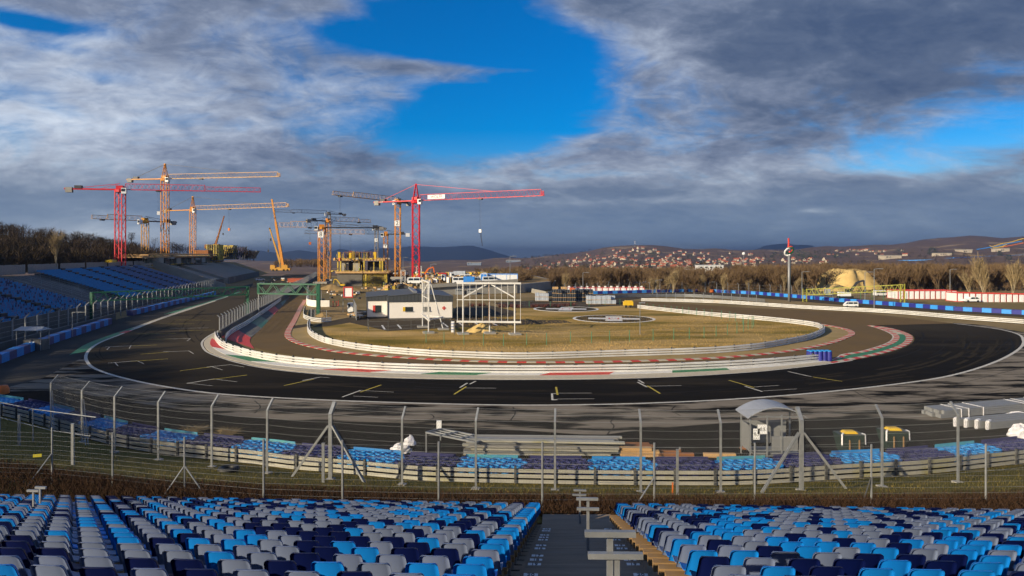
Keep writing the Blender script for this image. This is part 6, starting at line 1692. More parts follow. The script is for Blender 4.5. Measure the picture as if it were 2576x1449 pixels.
for (x0, y0, nx_, ny2, m, st) in ((1352, 757, 3, 2, 'pallet_grey', 2), (1396, 759, 5, 3, 'pallet_black', 3), (1452, 758, 4, 3, 'pallet_black', 3), (1482, 765, 6, 2, 'pallet_grey', 2), (1500, 758, 3, 1, 'pallet_black', 2)):
    for j in range(ny2):
        for i in range(nx_):
            c0 = gp(x0, y0); x = c0[0] + i * 1.32 + RP_.uniform(-.05, .05); y = c0[1] + j * 1.35
            for s_ in range(st):
                if s_ == st - 1 and RP_.random() < .25: continue
                k += 1
                t = crate(CX + x * F / y, y, 1.2, 1.0 + RP_.uniform(-.08, .04), 1.15, s_ * 1.14, m, '%s pallet, column %s, row %s, layer %s, block %s' % ('black' if m == 'pallet_black' else 'pale grey', ordw(i + 1), ordw(j + 1), ordw(s_ + 1), ('at the left end', 'left of centre', 'right of centre', 'low in front at the right', 'farthest right')[[1352, 1396, 1452, 1482, 1500].index(x0)]), 'wrapped_pallet', 'pallet'); t['group'] = 'wrapped pallets stacked beside the helipads'
for i, (x, lab) in enumerate(((1397, 'small orange topped crate stack left above the pale pallets'), (1418, 'orange crate above the black pallets, second from the left'), (1440, 'orange crate above the black pallets, third and reddest'))):
    crate(x, 200, 1.6, 1.3, 1.3, 2.6 if i < 2 else 2.2, 'timber' if i < 2 else 'orange_paint', lab, 'crate', 'crate')
for x0, x1, yb0, yb1, lab in ((1332, 1374, 727, 737, 'white sloping ramp wall left of its gap beside the garage'), (1378, 1428, 737.5, 726, 'white sloping ramp wall right of its gap beside the garage')):
    a, b = gp(x0, yb0 + 8), gp(x1, yb1 + 8); g = MB(); g.add([(a[0], a[1], 0), (b[0], b[1], 0), (b[0], b[1], 1.5), (a[0], a[1], 1.5), (a[0], a[1] + .4, 0), (b[0], b[1] + .4, 0), (b[0], b[1] + .4, 1.5), (a[0], a[1] + .4, 1.5)], [(0, 1, 2, 3), (3, 2, 6, 7), (5, 4, 7, 6), (0, 3, 7, 4), (1, 5, 6, 2)]); props(g.build('ramp_wall', M['concrete']), lab, 'wall')
# excavators
def excavator(lab, c, s_, m, am, flip=1, rz=0.0):
    t = empty('excavator', lab, 'excavator', c); x, y, z = c
    g = MB()
    for sd in (-1, 1): g.box((x, y + sd * 1.1 * s_, z + .45 * s_), (3.8 * s_, .55 * s_, .9 * s_))
    g.build('track', M['black'], t)
    g = MB(); g.box((x - .3 * flip * s_, y, z + 1.5 * s_), (3.0 * s_, 2.5 * s_, 1.2 * s_)); g.build('body', M[m], t)
    g = MB(); g.box((x + .6 * flip * s_, y - .7 * s_, z + 2.3 * s_), (1.4 * s_, 1.0 * s_, 1.5 * s_)); g.build('cab', M['glass'], t)
    a, b, e_, f = [(x + u * flip * s_, y, z + w * s_) for u, w in ((1.2, 1.7), (3.6, 5.0), (5.6, 5.6), (6.2, 2.4))]
    g = MB(); g.bar(a, b, .6 * s_); g.bar(b, e_, .5 * s_); g.build('boom', M[am], t)
    g = MB(); g.bar(e_, f, .4 * s_); g.build('stick', M[am], t)
    g = MB(); g.box((f[0], f[1], f[2] - .4 * s_), (1.0 * s_, 1.0 * s_, .9 * s_)); g.build('bucket', M['dark_steel'], t)
excavator('white excavator with dark raised arm digging at the foot of the sand pile', gp(2126, 752), 1.0, 'car_white', 'dark_steel')
excavator('orange excavator arm raised behind the medical building', dp(1056, 706, 268), .95, 'digger_orange', 'digger_orange')
excavator('small yellow excavator working at the left foot of the middle building shell', dp(861, 722, 262), .55, 'lid_yellow', 'lid_yellow', -1)
def heap(lab, c, rx, ry, h, m, seed=0, nm='sand_pile', cat='sand pile', flat=0.0):
    rr = random.Random(seed); g = MB(); n, k = 40, 12; vs = []
    ph = [rr.uniform(0, 6.28) for _ in range(6)]
    for j in range(k + 1):
        f = j / k
        for i in range(n):
            a = 6.2832 * i / n; w = 1 + .16 * math.sin(2 * a + ph[0]) + .09 * math.sin(5 * a + ph[1]) + .05 * math.sin(9 * a + ph[2])
            r = (1 - f) if f < 1 else 0
            zz = h * (1 - r ** 1.25) if not flat else h * min(1, (1 - r) / (1 - flat)) ** .8 * (1 + .06 * math.sin(3 * a + ph[3]))
            zz *= 1 + .10 * math.sin(4 * a + ph[4] + f * 3) * (1 - f)
            vs.append((c[0] + math.cos(a) * rx * r * w, c[1] + math.sin(a) * ry * r * w, c[2] - .1 + zz + rr.uniform(-.05, .05) * h))
    g.add(vs, [(j * n + i, j * n + (i + 1) % n, (j + 1) * n + (i + 1) % n, (j + 1) * n + i) for j in range(k) for i in range(n)])
    return props(g.build(nm, M[m], None, True), lab, cat)
c = dp(2152, 738, 262); heap('huge pale yellow sand pile before the wood at the right', (c[0], c[1] + 6, 0), 12.5, 9, 7.2, 'sand', 14, flat=.5)
c = dp(2098, 742, 255); heap('lower spread of pale sand left of the huge sand pile', (c[0], c[1], 0), 9, 5, 2.6, 'sand', 6)
heap('small heap of yellow sand between the feet of the facing hoarding frame', gp(1212, 835), 2.5, 1.9, 1.6, 'sand', 8)
heap('small heap of soil beside the green pit gantry post', gp(812, 797), 2.2, 1.2, 1.0, 'earth', 9, 'soil_heap', 'soil heap')
heap('low brown spoil heap in front of the middle building shell', dp(880, 730, 240), 7, 3, 1.4, 'earth', 10, 'soil_heap', 'soil heap')
heap('low spoil heap left of the middle building shell by the pit lane', dp(835, 728, 255), 5, 3, 2.0, 'earth', 12, 'soil_heap', 'soil heap')
# striped mast with the knotted top
p = gp(1985, 758.5); t = empty('striped_mast', 'tall grey mast topped by a knotted red white and green ribbon sculpture', 'mast', p)
zt = CZ - (642 - HY) * p[1] / F
g = MB(); g.bar((p[0], p[1], 0), (p[0], p[1], zt), .72, n=12); g.build('shaft', M['dull_steel'], t, True)
g = MB(); g.bar((p[0] + .34, p[1] + .1, 0), (p[0] + .34, p[1] + .1, zt), .36, n=8); g.build('dark_edge', M['gantry_green'], t)
def tube(path, w, m, nm):
    g = MB()
    for a, b in zip(path, path[1:]): g.bar(a, b, w, n=7)
    g.build(nm, M[m], t)
def loop(cx, cz, r, a0, a1, n=14, dy=0.0): return [(p[0] + cx + r * math.cos(a0 + (a1 - a0) * i / n), p[1] + dy * math.sin(6.28 * i / n), cz + r * math.sin(a0 + (a1 - a0) * i / n)) for i in range(n + 1)]
tube(loop(-.25, zt + .9, 1.0, -.9, -5.2, 14, .4), .5, 'car_white', 'white_ribbon'); tube(loop(.25, zt + 1.35, .9, 3.6, 8.6, 14, .5), .5, 'gantry_green', 'green_ribbon')
tube(loop(.3, zt + 1.7, .75, -1.8, 2.4, 10, .4) + [(p[0] - .1, p[1], zt + 3.2), (p[0] - .15, p[1], zt + 4.9)], .5, 'red_paint', 'red_ribbon')
# lamp posts, floodlight poles
def lamp(lab, x, yb, yt, d=None, z=0.0, w=.16, arm=1, nm='lamp_post', ball=False):
    c = gp(x, yb, z) if d is None else dp(x, yb, d); zt = CZ - (yt - HY) * c[1] / F
    t = empty(nm, lab, 'lamp post', c)
    g = MB(); g.bar(c, (c[0], c[1], zt), w * 1.2, n=6, w2=w * .8); g.build('pole', M['galvanised'], t)
    g = MB()
    if ball: g.lathe([(0, -1.0), (.8, -.7), (1.1, 0), (.8, .7), (0, 1)], (c[0], c[1], zt), 10); g.build('globe', M['car_white'], t)
    else: g.bar((c[0], c[1], zt), (c[0] + arm * 1.5, c[1], zt + .15), .12); g.box((c[0] + arm * 1.7, c[1], zt + .1), (1.0, .35, .16)); g.build('lamp_head', M['galvanised'], t)
for a in (('grey lamp post standing on the paddock left of the blue wrapped load', 1084, 712, 665, 245, 3), ('tall grey lamp post in front of the blue and white container', 1283, 722, 645, 240, 0), ('lamp post at the edge of the pallet yard', 1466.5, 735, 686, None, 0), ('tallest pole between far rail and barrier blocks at the right', 2199, 775, 677, None, 0), ('pole by the white cabins at the right', 2390, 740, 678, None, 0), ('pole left of the sand pile', 2017.5, 748, 684, None, 0), ('pole right of the sand pile', 2176, 757, 685, None, 0), ('distant lamp post left of the middle red crane, nearer one', 1014, 690, 648, 330, 0), ('distant lamp post left of the middle red crane, farther one', 1032, 690, 650, 345, 0), ('small camera pole in the gap of the barrier blocks', 1783, 735, 710, None, 0), ('lamp pole in front of the large pale bare tree', 1650, 738, 705, None, 0)):
    lamp(a[0], a[1], a[2], a[3], a[4], 0, .2)
lamp('thin grey pole standing on the infield grass beyond the near green posts', 1610, 842, 763, None, 0, .12, .2, 'flag_pole')
lamp('water tower like globe on a thin white pole above the wood', 1871, 705, 638, 420, 0, .35, 1, 'globe_tower', True)
for nm, x, y, h, lab in (('radio_mast', 1597, 618, 24, 'thin radio mast on top of the village hill'),):
    p = hill_at(x, y + 3); t = empty(nm, lab, 'mast', p); g = MB(); g.bar((p[0], p[1], p[2] - 4), (p[0], p[1], p[2] + h), 1.6, n=4, w2=1.0); g.build('mast', M['galvanised'], t); g = MB(); g.box((p[0], p[1], p[2] + h), (4, 4, 3)); g.box((p[0], p[1], p[2] + h * .7), (5, 4, 2)); g.build('antenna', M['car_white'], t)
# distant halls and hillside buildings
def hall(lab, x0, x1, y0, y1, m, rm='concrete', d=None):
    p = hill_at((x0 + x1) / 2, y1); d = d or p[1]; t = empty('hall', lab, 'building', p); g = MB(); wb(g, x0, y0, x1, y1 + 9, d, d * .02); g.build('wall', M[m], t); g = MB(); wb(g, x0 - 1, y0 - 1.2, x1 + 1, y0 + .2, d - .5, d * .021); g.build('roof', M[rm], t)
    g = MB()
    for i in range(5 if d < 600 else 2): xx = x0 + (x1 - x0) * (i + .3) / 5; wb(g, xx, y0 + (y1 - y0) * .3, xx + (x1 - x0) * .08, y0 + (y1 - y0) * .6, d - .3, .5)
    g.build('window', M['glass'], t)
hall('grey blue factory hall left on the far plain beyond the paddock', 1175, 1210, 661, 667, 'cladding_blue')
hall('long pale hall on the far plain, right of the grey blue factory hall', 1273, 1310, 655, 660, 'cladding_blue')
hall('white hall with low roof among the trees in the middle distance', 1758, 1820, 668, 678, 'car_white', 'car_white', 420)
hall('lower white annex left of the white hall among the trees', 1729, 1765, 678, 692, 'car_white', 'car_white', 400)
hall('long white building under dark evergreens on the right hillside', 2228, 2268, 643, 651, 'house_wall')
hall('white pavilion with dark roof on the right hillside', 2365, 2394, 636, 643, 'house_wall', 'fascia')
hall('white building below the water slides on the right hillside', 2424, 2446, 628, 637, 'house_wall')
hall('white building at the far right end of the hillside slides', 2518, 2540, 625, 634, 'house_wall')
hall('black and white site office behind the plate 2 crane', 986, 1020, 684, 702, 'car_white', 'fascia', 335)
t = empty('water_slide', 'yellow, blue and orange water slides on the right hillside', 'water slide', hill_at(2500, 632))
for m, nm, pts in (('lid_yellow', 'yellow_slide', ((2497, 620), (2520, 613), (2545, 609), (2560, 604), (2576, 600))), ('tarp_blue', 'blue_slide', ((2455, 628), (2480, 624), (2510, 619), (2540, 612), (2570, 607))), ('lid_yellow', 'yellow_slide', ((2490, 618), (2500, 623), (2520, 621), (2532, 615))), ('orange_paint', 'orange_slide', ((2520, 622), (2545, 617), (2576, 611)))):
    g = MB(); dd = hill_at(2500, 630)[1]; q_ = [dp(x, y, dd) for x, y in pts]
    for a, b in zip(q_, q_[1:]): g.bar(a, b, dd * 2.6 / F, n=6)
    g.build(nm, M[m], t)
t = empty('fence', 'thin blue strip fence running along the right hillside', 'fence', hill_at(2400, 655)); g = MB()
q_ = [hill_at(x, y) for x, y in ((2255, 657), (2330, 655), (2400, 650), (2480, 646), (2576, 642))]
for a, b in zip(q_, q_[1:]): g.bar((a[0], a[1], a[2] + 1), (b[0], b[1], b[2] + 1), .5, 2.2)
g.build('panel', M['barrier_blue'], t)
# ---------------------------------------------------------------- things lying about near the track
RN = random.Random(5)
c = gp(1938, 1150); t = empty('marshal_shelter', 'marshal shelter with curved translucent roof and two 0.5 boards beyond the tyre wall', 'shelter', c)
d = c[1]; w2 = 1.75
g = MB()
for u, v in ((-w2 + .1, -.9), (w2 - .1, -.9), (w2 - .1, .9), (-w2 + .1, .9), (-.55, -.9), (.4, -.9)): g.bar((c[0] + u, d + v, 0), (c[0] + u, d + v, 2.95 if abs(u) > 1 else 3.0), .09)
for v in (-.9, .9): g.bar((c[0] - w2, d + v, 2.9), (c[0] + w2, d + v, 2.9), .08)
for z in (.35, .7): g.bar((c[0] - w2, d - .9, z), (c[0] + w2, d - .9, z), .07)
g.build('frame', M['galvanised'], t)
g = MB(); pr = []
for i in range(13):
    u = -1 + i / 6; pr.append((u * (w2 + .18), 2.9 + .70 * (1 - u * u)))
for (u0, z0), (u1, z1) in zip(pr, pr[1:]):
    q = [(c[0] + u0, d - 1.25, z0), (c[0] + u1, d - 1.25, z1), (c[0] + u1, d + 1.25, z1), (c[0] + u0, d + 1.25, z0)]
    g.quad(*q); g.quad(*[(a, b, z - .05) for a, b, z in q[::-1]]); g.quad(q[0], (q[0][0], q[0][1], q[0][2] - .05), (q[1][0], q[1][1], q[1][2] - .05), q[1])
g.build('curved_roof', M['canopy_sheet'], t, True)
g = MB(); g.box((c[0] - .15, d + .8, 1.5), (3.0, .05, 1.5)); g.build('wind_panel', M['dull_steel'], t); g = MB(); g.box((c[0] + .6, d - .88, 1.15), (1.7, .04, .95)); g.build('wind_panel', M['dull_steel'], t)
g = MB(); g.box((c[0] - w2 + .1, d, 1.45), (.05, 1.5, 1.7)); g.build('side_panel', M['dull_steel'], t)
for (x, y, s_, w_, h_) in ((1918, 1080, '0.5', .62, .62), (1903, 1092, '0.5', .42, .72)):
    b = dp(x, y, d - 1.0); g = MB(); g.box(b, (w_, .03, h_)); pl = g.build('number_board', M['paper'], t); text(s_, .30, M['black'], pl, (b[0], b[1] - .022, b[2]), (RAD(90), 0, 0))
g = MB(); g.box((c[0] + .1, d, .45), (3.0, 1.5, .12)); g.build('platform', M['galvanised'], t)
for x, y, lab in ((2136, 1135, 'left of two dark bins with yellow lids and white straps by the tyre wall'), (2246, 1126, 'right of two dark bins with yellow lids and white straps by the tyre wall')):
    c = gp(x, y); t = empty('waste_bin', lab, 'bin', c)
    g = MB(); g.add([(c[0] + u * k, c[1] + v * k, z) for k, z in ((.62, 0), (.86, 1.25)) for u, v in ((-1, -.7), (1, -.7), (1, .7), (-1, .7))], [(0, 1, 5, 4), (1, 2, 6, 5), (2, 3, 7, 6), (3, 0, 4, 7), (3, 2, 1, 0), (4, 5, 6, 7)]); g.build('tub', M['bin_green'], t)
    g = MB(); g.add([(c[0] + u, c[1] + v, z) for z, q in ((1.27, 1), (1.42, .7)) for u, v in ((-.48 * q, -.36 * q), (.48 * q, -.36 * q), (.48 * q, .36 * q), (-.48 * q, .36 * q))], [(0, 1, 5, 4), (1, 2, 6, 5), (2, 3, 7, 6), (3, 0, 4, 7), (4, 5, 6, 7)]); g.build('lid', M['lid_yellow'], t)
    for u in (-.78, .80):
        g = MB(); g.bar((c[0] + u, c[1] - .62, 1.30), (c[0] + u * 1.02, c[1] - .64, .6 + RN.uniform(-.2, .1)), .10, .03); g.bar((c[0] + u * .8, c[1] - .45, 1.36), (c[0] + u, c[1] - .62, 1.3), .10, .04); g.build('strap', M['plastic_bag'], t)
    for u in (-.3, .35):
        g = MB(); g.bar((c[0] + u, c[1] - .7, 0), (c[0] + u, c[1] - .7, .95), .07); g.build('stake', M['plank_wood'], t)
# galvanised beams stacked at the right
def wbeam(g, a, b, w=.28, h=.30):
    a, b = Vector(a), Vector(b); pr = [(-.5 * w, 0), (.5 * w, 0), (.42 * w, .2 * h), (.5 * w, .5 * h), (.42 * w, .8 * h), (.5 * w, h), (-.5 * w, h), (-.42 * w, .8 * h), (-.5 * w, .5 * h), (-.42 * w, .2 * h)]
    g.extrude(pr, [tuple(a), tuple(a.lerp(b, .5)), tuple(b)])
a0 = Vector(gp(2366, 1056)); dv = (Vector(gp(2576, 1037)) - a0).normalized(); nv = Vector((-dv.y, dv.x, 0))
for lay, row, L_ in [(0, i, 13.5) for i in range(6)] + [(1, i, 13.5) for i in range(6)]:
    s_ = a0 + nv * (.16 + row * .31) + dv * RN.uniform(-.15, .15) + Vector((0, 0, .1 + lay * .31)) + dv * (.3 * lay)
    g = MB(); wbeam(g, s_, s_ + dv * L_)
    props(g.build('steel_beam', M['dull_steel']), 'grey steel beam in the long strapped stack at the right, layer %s, %s from the front' % (ordw(lay + 1), ordw(row + 1)), 'steel beam', 'grey steel beams of the long stack at the right')
for k_ in (2.2, 3.0, 4.6, 9.4, 10.2):
    p = a0 + dv * k_; g = MB(); q = p + nv * -.03; g.bar((q.x, q.y, .05), (q.x, q.y, .73), .08, .03); q2 = p + nv * 1.9; g.bar((q.x, q.y, .735), (q2.x, q2.y, .735), .08, .03)
    props(g.build('binding_strap', M['plastic_bag']), 'white strap round the long stack of grey beams, %s from its left end' % ordw([2.2, 3.0, 4.6, 9.4, 10.2].index(k_) + 1), 'strap')
a1 = Vector(gp(2486, 1083)); 
for i in range(4):
    s_ = a1 + nv * (i * .48) + dv * (-.5 * i)
    t = empty('steel_beam', 'grey beam with white end cap in the short stack at the right, %s from the front' % ordw(i + 1), 'steel beam', tuple(s_), 'grey beams with white end caps at the right')
    g = MB(); g.bar(s_ + Vector((0, 0, .40)), s_ + dv * 7 + Vector((0, 0, .40)), .34, .56); g.build('beam', M['dull_steel'], t)
    g = MB(); g.bar(s_ - dv * .12 + Vector((0, 0, .08)), s_ - dv * .12 + Vector((0, 0, .72)), .18, .14); g.bar(s_ - dv * .12 - nv * .05 + Vector((0, 0, .70)), s_ + dv * .35 + nv * .1 + Vector((0, 0, .73)), .2, .14); g.build('end_cap', M['plastic_bag'], t)
def bag(lab, c, rx, ry, h, m='plastic_bag', seed=1, nm='plastic_sheet', cat='sheet', spike=.0):
    rr = random.Random(seed); g = MB(); n, k = 18, 7; vs = []
    for j in range(k + 1):
        f = j / k
        for i in range(n):
            a = 6.2832 * i / n; r = math.sqrt(max(0, 1 - f ** 1.6)) * (1 + rr.uniform(-.16, .16)); z = h * f * (1 + rr.uniform(-.10, .10)) + spike * h * max(0, math.cos(a - 1.0)) * f
            vs.append((c[0] + math.cos(a) * rx * r, c[1] + math.sin(a) * ry * r, c[2] + z))
    g.add(vs, [(j * n + i, j * n + (i + 1) % n, (j + 1) * n + (i + 1) % n, (j + 1) * n + i) for j in range(k) for i in range(n)])
    return props(g.build(nm, M[m]), lab, cat)
bag('white bulging sack at the right edge before the blue tyre wall', gp(2566, 1098), .85, .6, .95, seed=3, nm='big_sack', cat='sack')
bag('crumpled white sheet lying on the grey beams at the right edge', gp(2560, 1052), 1.3, .6, .55, seed=4)
bag('crumpled white plastic sheet caught on the fence left of the steel pile', gp(1008, 1137), .75, .45, .6, seed=5, spike=.2)
bag('second fold of crumpled white plastic sheet, higher on the right', dp(1030, 1118, 46.2), .42, .3, .5, seed=6, spike=.35)
# pile of used guardrail beams in the middle
ca_ = Vector(gp(1168, 1146)); cb_ = Vector(gp(1548, 1150)); dv2 = (cb_ - ca_).normalized(); nv2 = Vector((-dv2.y, dv2.x, 0)); LL = (cb_ - ca_).length
for i in range(24):
    lay, row = divmod(i, 4); s_ = ca_ + nv2 * (.2 + row * .42 + RN.uniform(-.12, .12)) + dv2 * RN.uniform(-.3, .8) + Vector((0, 0, .05 + lay * .17))
    g = MB(); wbeam(g, s_, s_ + dv2 * (LL - RN.uniform(.1, .6)) + nv2 * RN.uniform(-.25, .25), .33, .12)
    props(g.build('guardrail_beam', M[('grey_rail_steel', 'dull_steel', 'concrete', 'grey_rail_steel', 'galvanised')[i % 5]]), 'used pale guardrail beam in the pile behind the tyre wall, layer %s, %s from the front' % (ordw(lay + 1), ordw(row + 1)), 'guardrail beam', 'used guardrail beams piled behind the tyre wall')
for i in range(9):
    lay, row = divmod(i, 3); s_ = cb_ + dv2 * .35 + nv2 * (.2 + row * .5) + Vector((0, 0, .04 + lay * .2)); g = MB(); wbeam(g, s_, s_ + dv2 * RN.uniform(2.0, 2.6), .45, .18)
    props(g.build('rusty_beam', M['rust' if i % 3 else 'timber']), 'short rusty beam right of the long pale pile, layer %s, %s from the front' % (ordw(lay + 1), ordw(row + 1)), 'rusty beam', 'short rusty beams right of the long pile')
for i, (x0, x1, y) in enumerate(((1650, 1745, 1149), (1770, 1850, 1150), (1650, 1700, 1143))):
    a, b = gp(x0, y), gp(x1, y + 1); g = MB(); g.bar((a[0], a[1], .15), (b[0], b[1], .15), .3, .25); props(g.build('timber_baulk', M['timber' if i == 1 else 'rust']), ('longer rusty baulk on the ground right of the rusty beams', 'pale timber baulk left of the marshal shelter', 'short rusty baulk behind the longer one right of the beams')[i], 'baulk')
t = empty('steel_gate', 'galvanised gate frame lying flat on stands left of the guardrail pile', 'gate', gp(1150, 1112))
P = [dp(x, y, dd) for x, y, dd in ((1072, 1088, 46.5), (1196, 1113, 45.2), (1236, 1103, 47.8), (1108, 1079, 49.5))]
g = MB()
for a, b in zip(P, P[1:] + P[:1]): g.bar(a, b, .11)
for f in (.33, .66): g.bar(Vector(P[0]).lerp(Vector(P[1]), f), Vector(P[3]).lerp(Vector(P[2]), f), .08); g.bar(Vector(P[0]).lerp(Vector(P[3]), f), Vector(P[1]).lerp(Vector(P[2]), f), .07)
g.build('frame', M['galvanised'], t)
for p in P: g = MB(); g.bar(p, (p[0], p[1], 0), .09); g.build('leg', M['galvanised'], t)
g = MB(); p = P[3]; g.box((p[0] - .1, p[1], p[2] + .3), (.35, .2, .6)); g.build('label_tag', M['paper'], t)
for x, y, lab, sd in ((490, 1088, 'pale tangle of cut branches left of a fence post on the dark asphalt', 1), (575, 1094, 'larger pale tangle of cut branches right of the fence post on the dark asphalt', 2)):
    c = gp(x, y); rr = random.Random(sd); g = MB()
    for i in range(120):
        a = rr.uniform(0, 6.28); l_ = rr.uniform(.4, 1.3); z = rr.uniform(0, .25)
        g.blade((c[0] + rr.uniform(-.5, .5), c[1] + rr.uniform(-.3, .3), z), (c[0] + math.cos(a) * l_ * 1.2, c[1] + math.sin(a) * l_ * .5, max(.03, z + rr.uniform(-.1, .55))), rr.uniform(.03, .07))
    props(g.build('brush_pile', M['straw']), lab, 'brush pile')
for x, y, h, lab, m in ((1872, 1128, 1.05, 'short white post on a steel foot left of the marshal shelter', 'car_white'), (1710, 1143, .5, 'small pale stub post behind the tyre wall', 'galvanised')):
    c = gp(x, y); t = empty('marker_post', lab, 'post', c); g = MB(); g.bar((c[0], c[1], .1), (c[0], c[1], h), .13, n=8); g.build('shaft', M[m], t); g = MB(); g.lathe([(.35, 0), (.32, .06), (.1, .12), (.1, .35), (0, .35)], c, 8); g.build('foot', M['rust'], t)
# wrapped tyre stack at the end of the white guardrail
c = gp(2064, 909); t = empty('tyre_stack', 'dark blue wrapped tyre stack with light blue tops at the end of the white guardrail', 'tyre stack', c)
for i in range(5):
    for j in range(2):
        g = MB(); x, y = c[0] - 1.15 + i * .58, c[1] + .1 + j * .58 + .06 * (i % 2); g.lathe([(.31, 0), (.33, .5), (.31, 1.25)], (x, y, 0), 10); g.build('wrapped_column', M['barrier_navy'], t, True)
        g = MB(); g.torus((x, y, 1.27), .2, .10, 10, 5); g.build('top_tyre', M['tyre_blue'], t, True)
# thin green posts of the infield fence
def zx(z): return z * .2515 + 1291
GP = [(1071.7, 862, 832), (1117, 865.5, 835), (1167, 867.7, 838), (1216, 870, 839), (1266.6, 870.5, 840), (1325, 868.8, 838.5), (1375, 868, 838), (1435, 863.5, 834), (1488, 863, 834), (1533.5, 862, 832), (1583.5, 861, 830), (1643, 858, 828), (1695, 855, 826), (1734, 853, 824), (1771, 849.5, 822), (1801.5, 846.5, 819), (1829.7, 843, 815), (1854, 838.8, 810), (1870, 835, 802), (1882, 829.7, 798), (1892, 827, 795)]
GP2 = [(1896, 822, 795.5), (1869, 816, 793), (1850, 809, 786.5), (1836, 807, 783), (1815, 803, 781), (1791, 800, 778.5), (1771.5, 797, 777.5), (1752, 794, 775), (1733, 791.5, 773), (1717, 789, 772), (1703, 787, 770.5), (1688.5, 785.5, 769), (1672, 783.5, 768), (1658.5, 781.5, 767.5), (1644, 779, 765), (1628, 776, 763), (1612, 774, 761.5)]
for lst, lab, nm in ((GP, 'wire fence on thin green posts along the near edge of the infield grass', 'wire_fence'), (GP2, 'wire fence on thin green posts along the far rail of the infield', 'wire_fence')):
    t = empty(nm, lab, 'fence', gp(lst[6][0], lst[6][1])); gw = MB(); pp = None
    for x, yb, yt in lst:
        c = gp(x, yb); h = (yb - yt) * c[1] / F; g = MB(); g.bar((c[0], c[1], -.05), (c[0], c[1], h), .10, n=5); g.build('post', M['fence_green'], t)
        if pp and abs(pp[0] - c[0]) < 12:
            for q in (.25, .6, .95): gw.bar((pp[0], pp[1], pp[2] * q), (c[0], c[1], h * q), .012, n=3)
        pp = (c[0], c[1], h)
    gw.build('line_wire', M['wire'], t)
def post_fence(lab, pts, h, step, m, wires=(.3, .65, .98), w=.09, ww=.03, bent=0.0, zs=0.0, mesh=0):
    path = resample(gline(pts, zs, 1.0), step)[:95]; t = empty('wire_fence', lab, 'fence', path[len(path) // 2]); gw = MB()
    for i, p in enumerate(path):
        a = heading(path, i); g = MB(); g.bar(p, (p[0], p[1], p[2] + h), w, n=4)
        if bent: g.bar((p[0], p[1], p[2] + h), (p[0] + bent * math.sin(a), p[1] - bent * math.cos(a), p[2] + h + abs(bent)), w)
        g.build('post', M[m], t)
        if i:
            o_ = path[i - 1]
            for q in wires: gw.bar((o_[0], o_[1], o_[2] + h * q), (p[0], p[1], p[2] + h * q), ww, n=3)
            for q in range(mesh): f = q / mesh; gw.bar((o_[0] + (p[0] - o_[0]) * f, o_[1] + (p[1] - o_[1]) * f, .1), (o_[0] + (p[0] - o_[0]) * f, o_[1] + (p[1] - o_[1]) * f, h), .02, n=3)
    gw.build('line_wire', M['wire'], t)
post_fence('silver fence posts with mesh between the far road and the white rail', [(1653, 757), (1740, 758), (1830, 760), (1920, 765.5)], 2.5, 2.6, 'galvanised', mesh=4, w=.14)
post_fence('tall grey fence behind the navy and blue barrier row at the foot of the wood', [(1420, 739), (1560, 737), (1690, 735), (1800, 736.5), (1900, 741), (2020, 748), (2110, 755)], 3.2, 4.0, 'galvanised', bent=.5, w=.14)
post_fence('green mesh fence by the sand pile and the yellow gantry', [(2030, 749), (2120, 752), (2200, 754), (2290, 756)], 2.3, 3.0, 'fence_green', mesh=5)
post_fence('fence of thin posts along the yard behind the helipads', [(1230, 775), (1330, 772), (1400, 773), (1470, 771), (1560, 766)], 1.5, 5.5, 'fence_green')
post_fence('low green fence round the car park corner before the medical building', [(925, 828), (935, 836), (1010, 832), (1108, 828), (1120, 822)], 1.9, 4.2, 'post_dark', (.2, .5, .95))
post_fence('short fence line left of the facing hoarding frame', [(1133, 825), (1140, 836), (1146, 846)], 1.8, 2.2, 'post_dark', (.3, .95))
post_fence('mesh fence with posts before the yard left of the striped post, by the white slab', [(782, 800), (790, 806), (830, 808)], 2.2, 3.0, 'galvanised', mesh=5)
c = gp(870, 790); t = empty('gate_screen', 'tall grey mesh screen with small white hut left of the medical building', 'screen', c)
g = MB(); a, b = gp(897, 806), gp(889, 784); g.bar((a[0], a[1], 1.5), (b[0], b[1], 1.5), .08, 3.0); a, b = gp(863, 786), gp(889, 785); 
for p in (a, b): g.bar((p[0], p[1], 0), (p[0], p[1], 3.0), .12)
g.bar((a[0], a[1], 3), (b[0], b[1], 3), .1); g.build('mesh_panel', M['galvanised'], t)
g = MB(); p = gp(881, 784); g.box((p[0], p[1] + .6, 1.05), (1.3, 1.2, 2.1)); hu = g.build('hut', M['car_white'], t); g = MB(); g.box((p[0] - .25, p[1] - .02, 1.45), (.5, .06, .7)); g.build('window', M['glass'], hu)
t = empty('pit_barrier', 'white curved concrete barrier with mesh screen behind the right post of the pit gantry', 'barrier', gp(800, 772)); pth = gline([(776, 752), (772, 764), (778, 770), (795, 772), (829, 772)], 0, 1.0)
g = MB(); g.extrude([(-.15, 0), (.15, 0), (.15, 1.7), (-.15, 1.7)], pth); g.build('concrete_wall', M['plaster'], t)
g = MB()
for p in resample(pth, 2.2): g.bar((p[0], p[1], 1.7), (p[0], p[1], 4.2), .09)
for h in (2.2, 2.8, 3.4, 4.1):
    for a, b in zip(pth, pth[1:]): g.bar((a[0], a[1], h), (b[0], b[1], h), .04, n=3)
g.build('mesh_screen', M['galvanised'], t)
for x, y, lab in ((838, 771, 'left red bollard post on the pit exit slab'), (846, 771, 'middle red bollard post on the pit exit slab'), (851, 769, 'right red bollard post on the pit exit slab')):
    c = gp(x, y); g = MB(); g.bar(c, (c[0], c[1], 1.4), .18, n=8); g.lathe([(.3, 0), (.3, .08), (0, .08)], c, 8); props(g.build('bollard', M['red_paint']), lab, 'bollard')
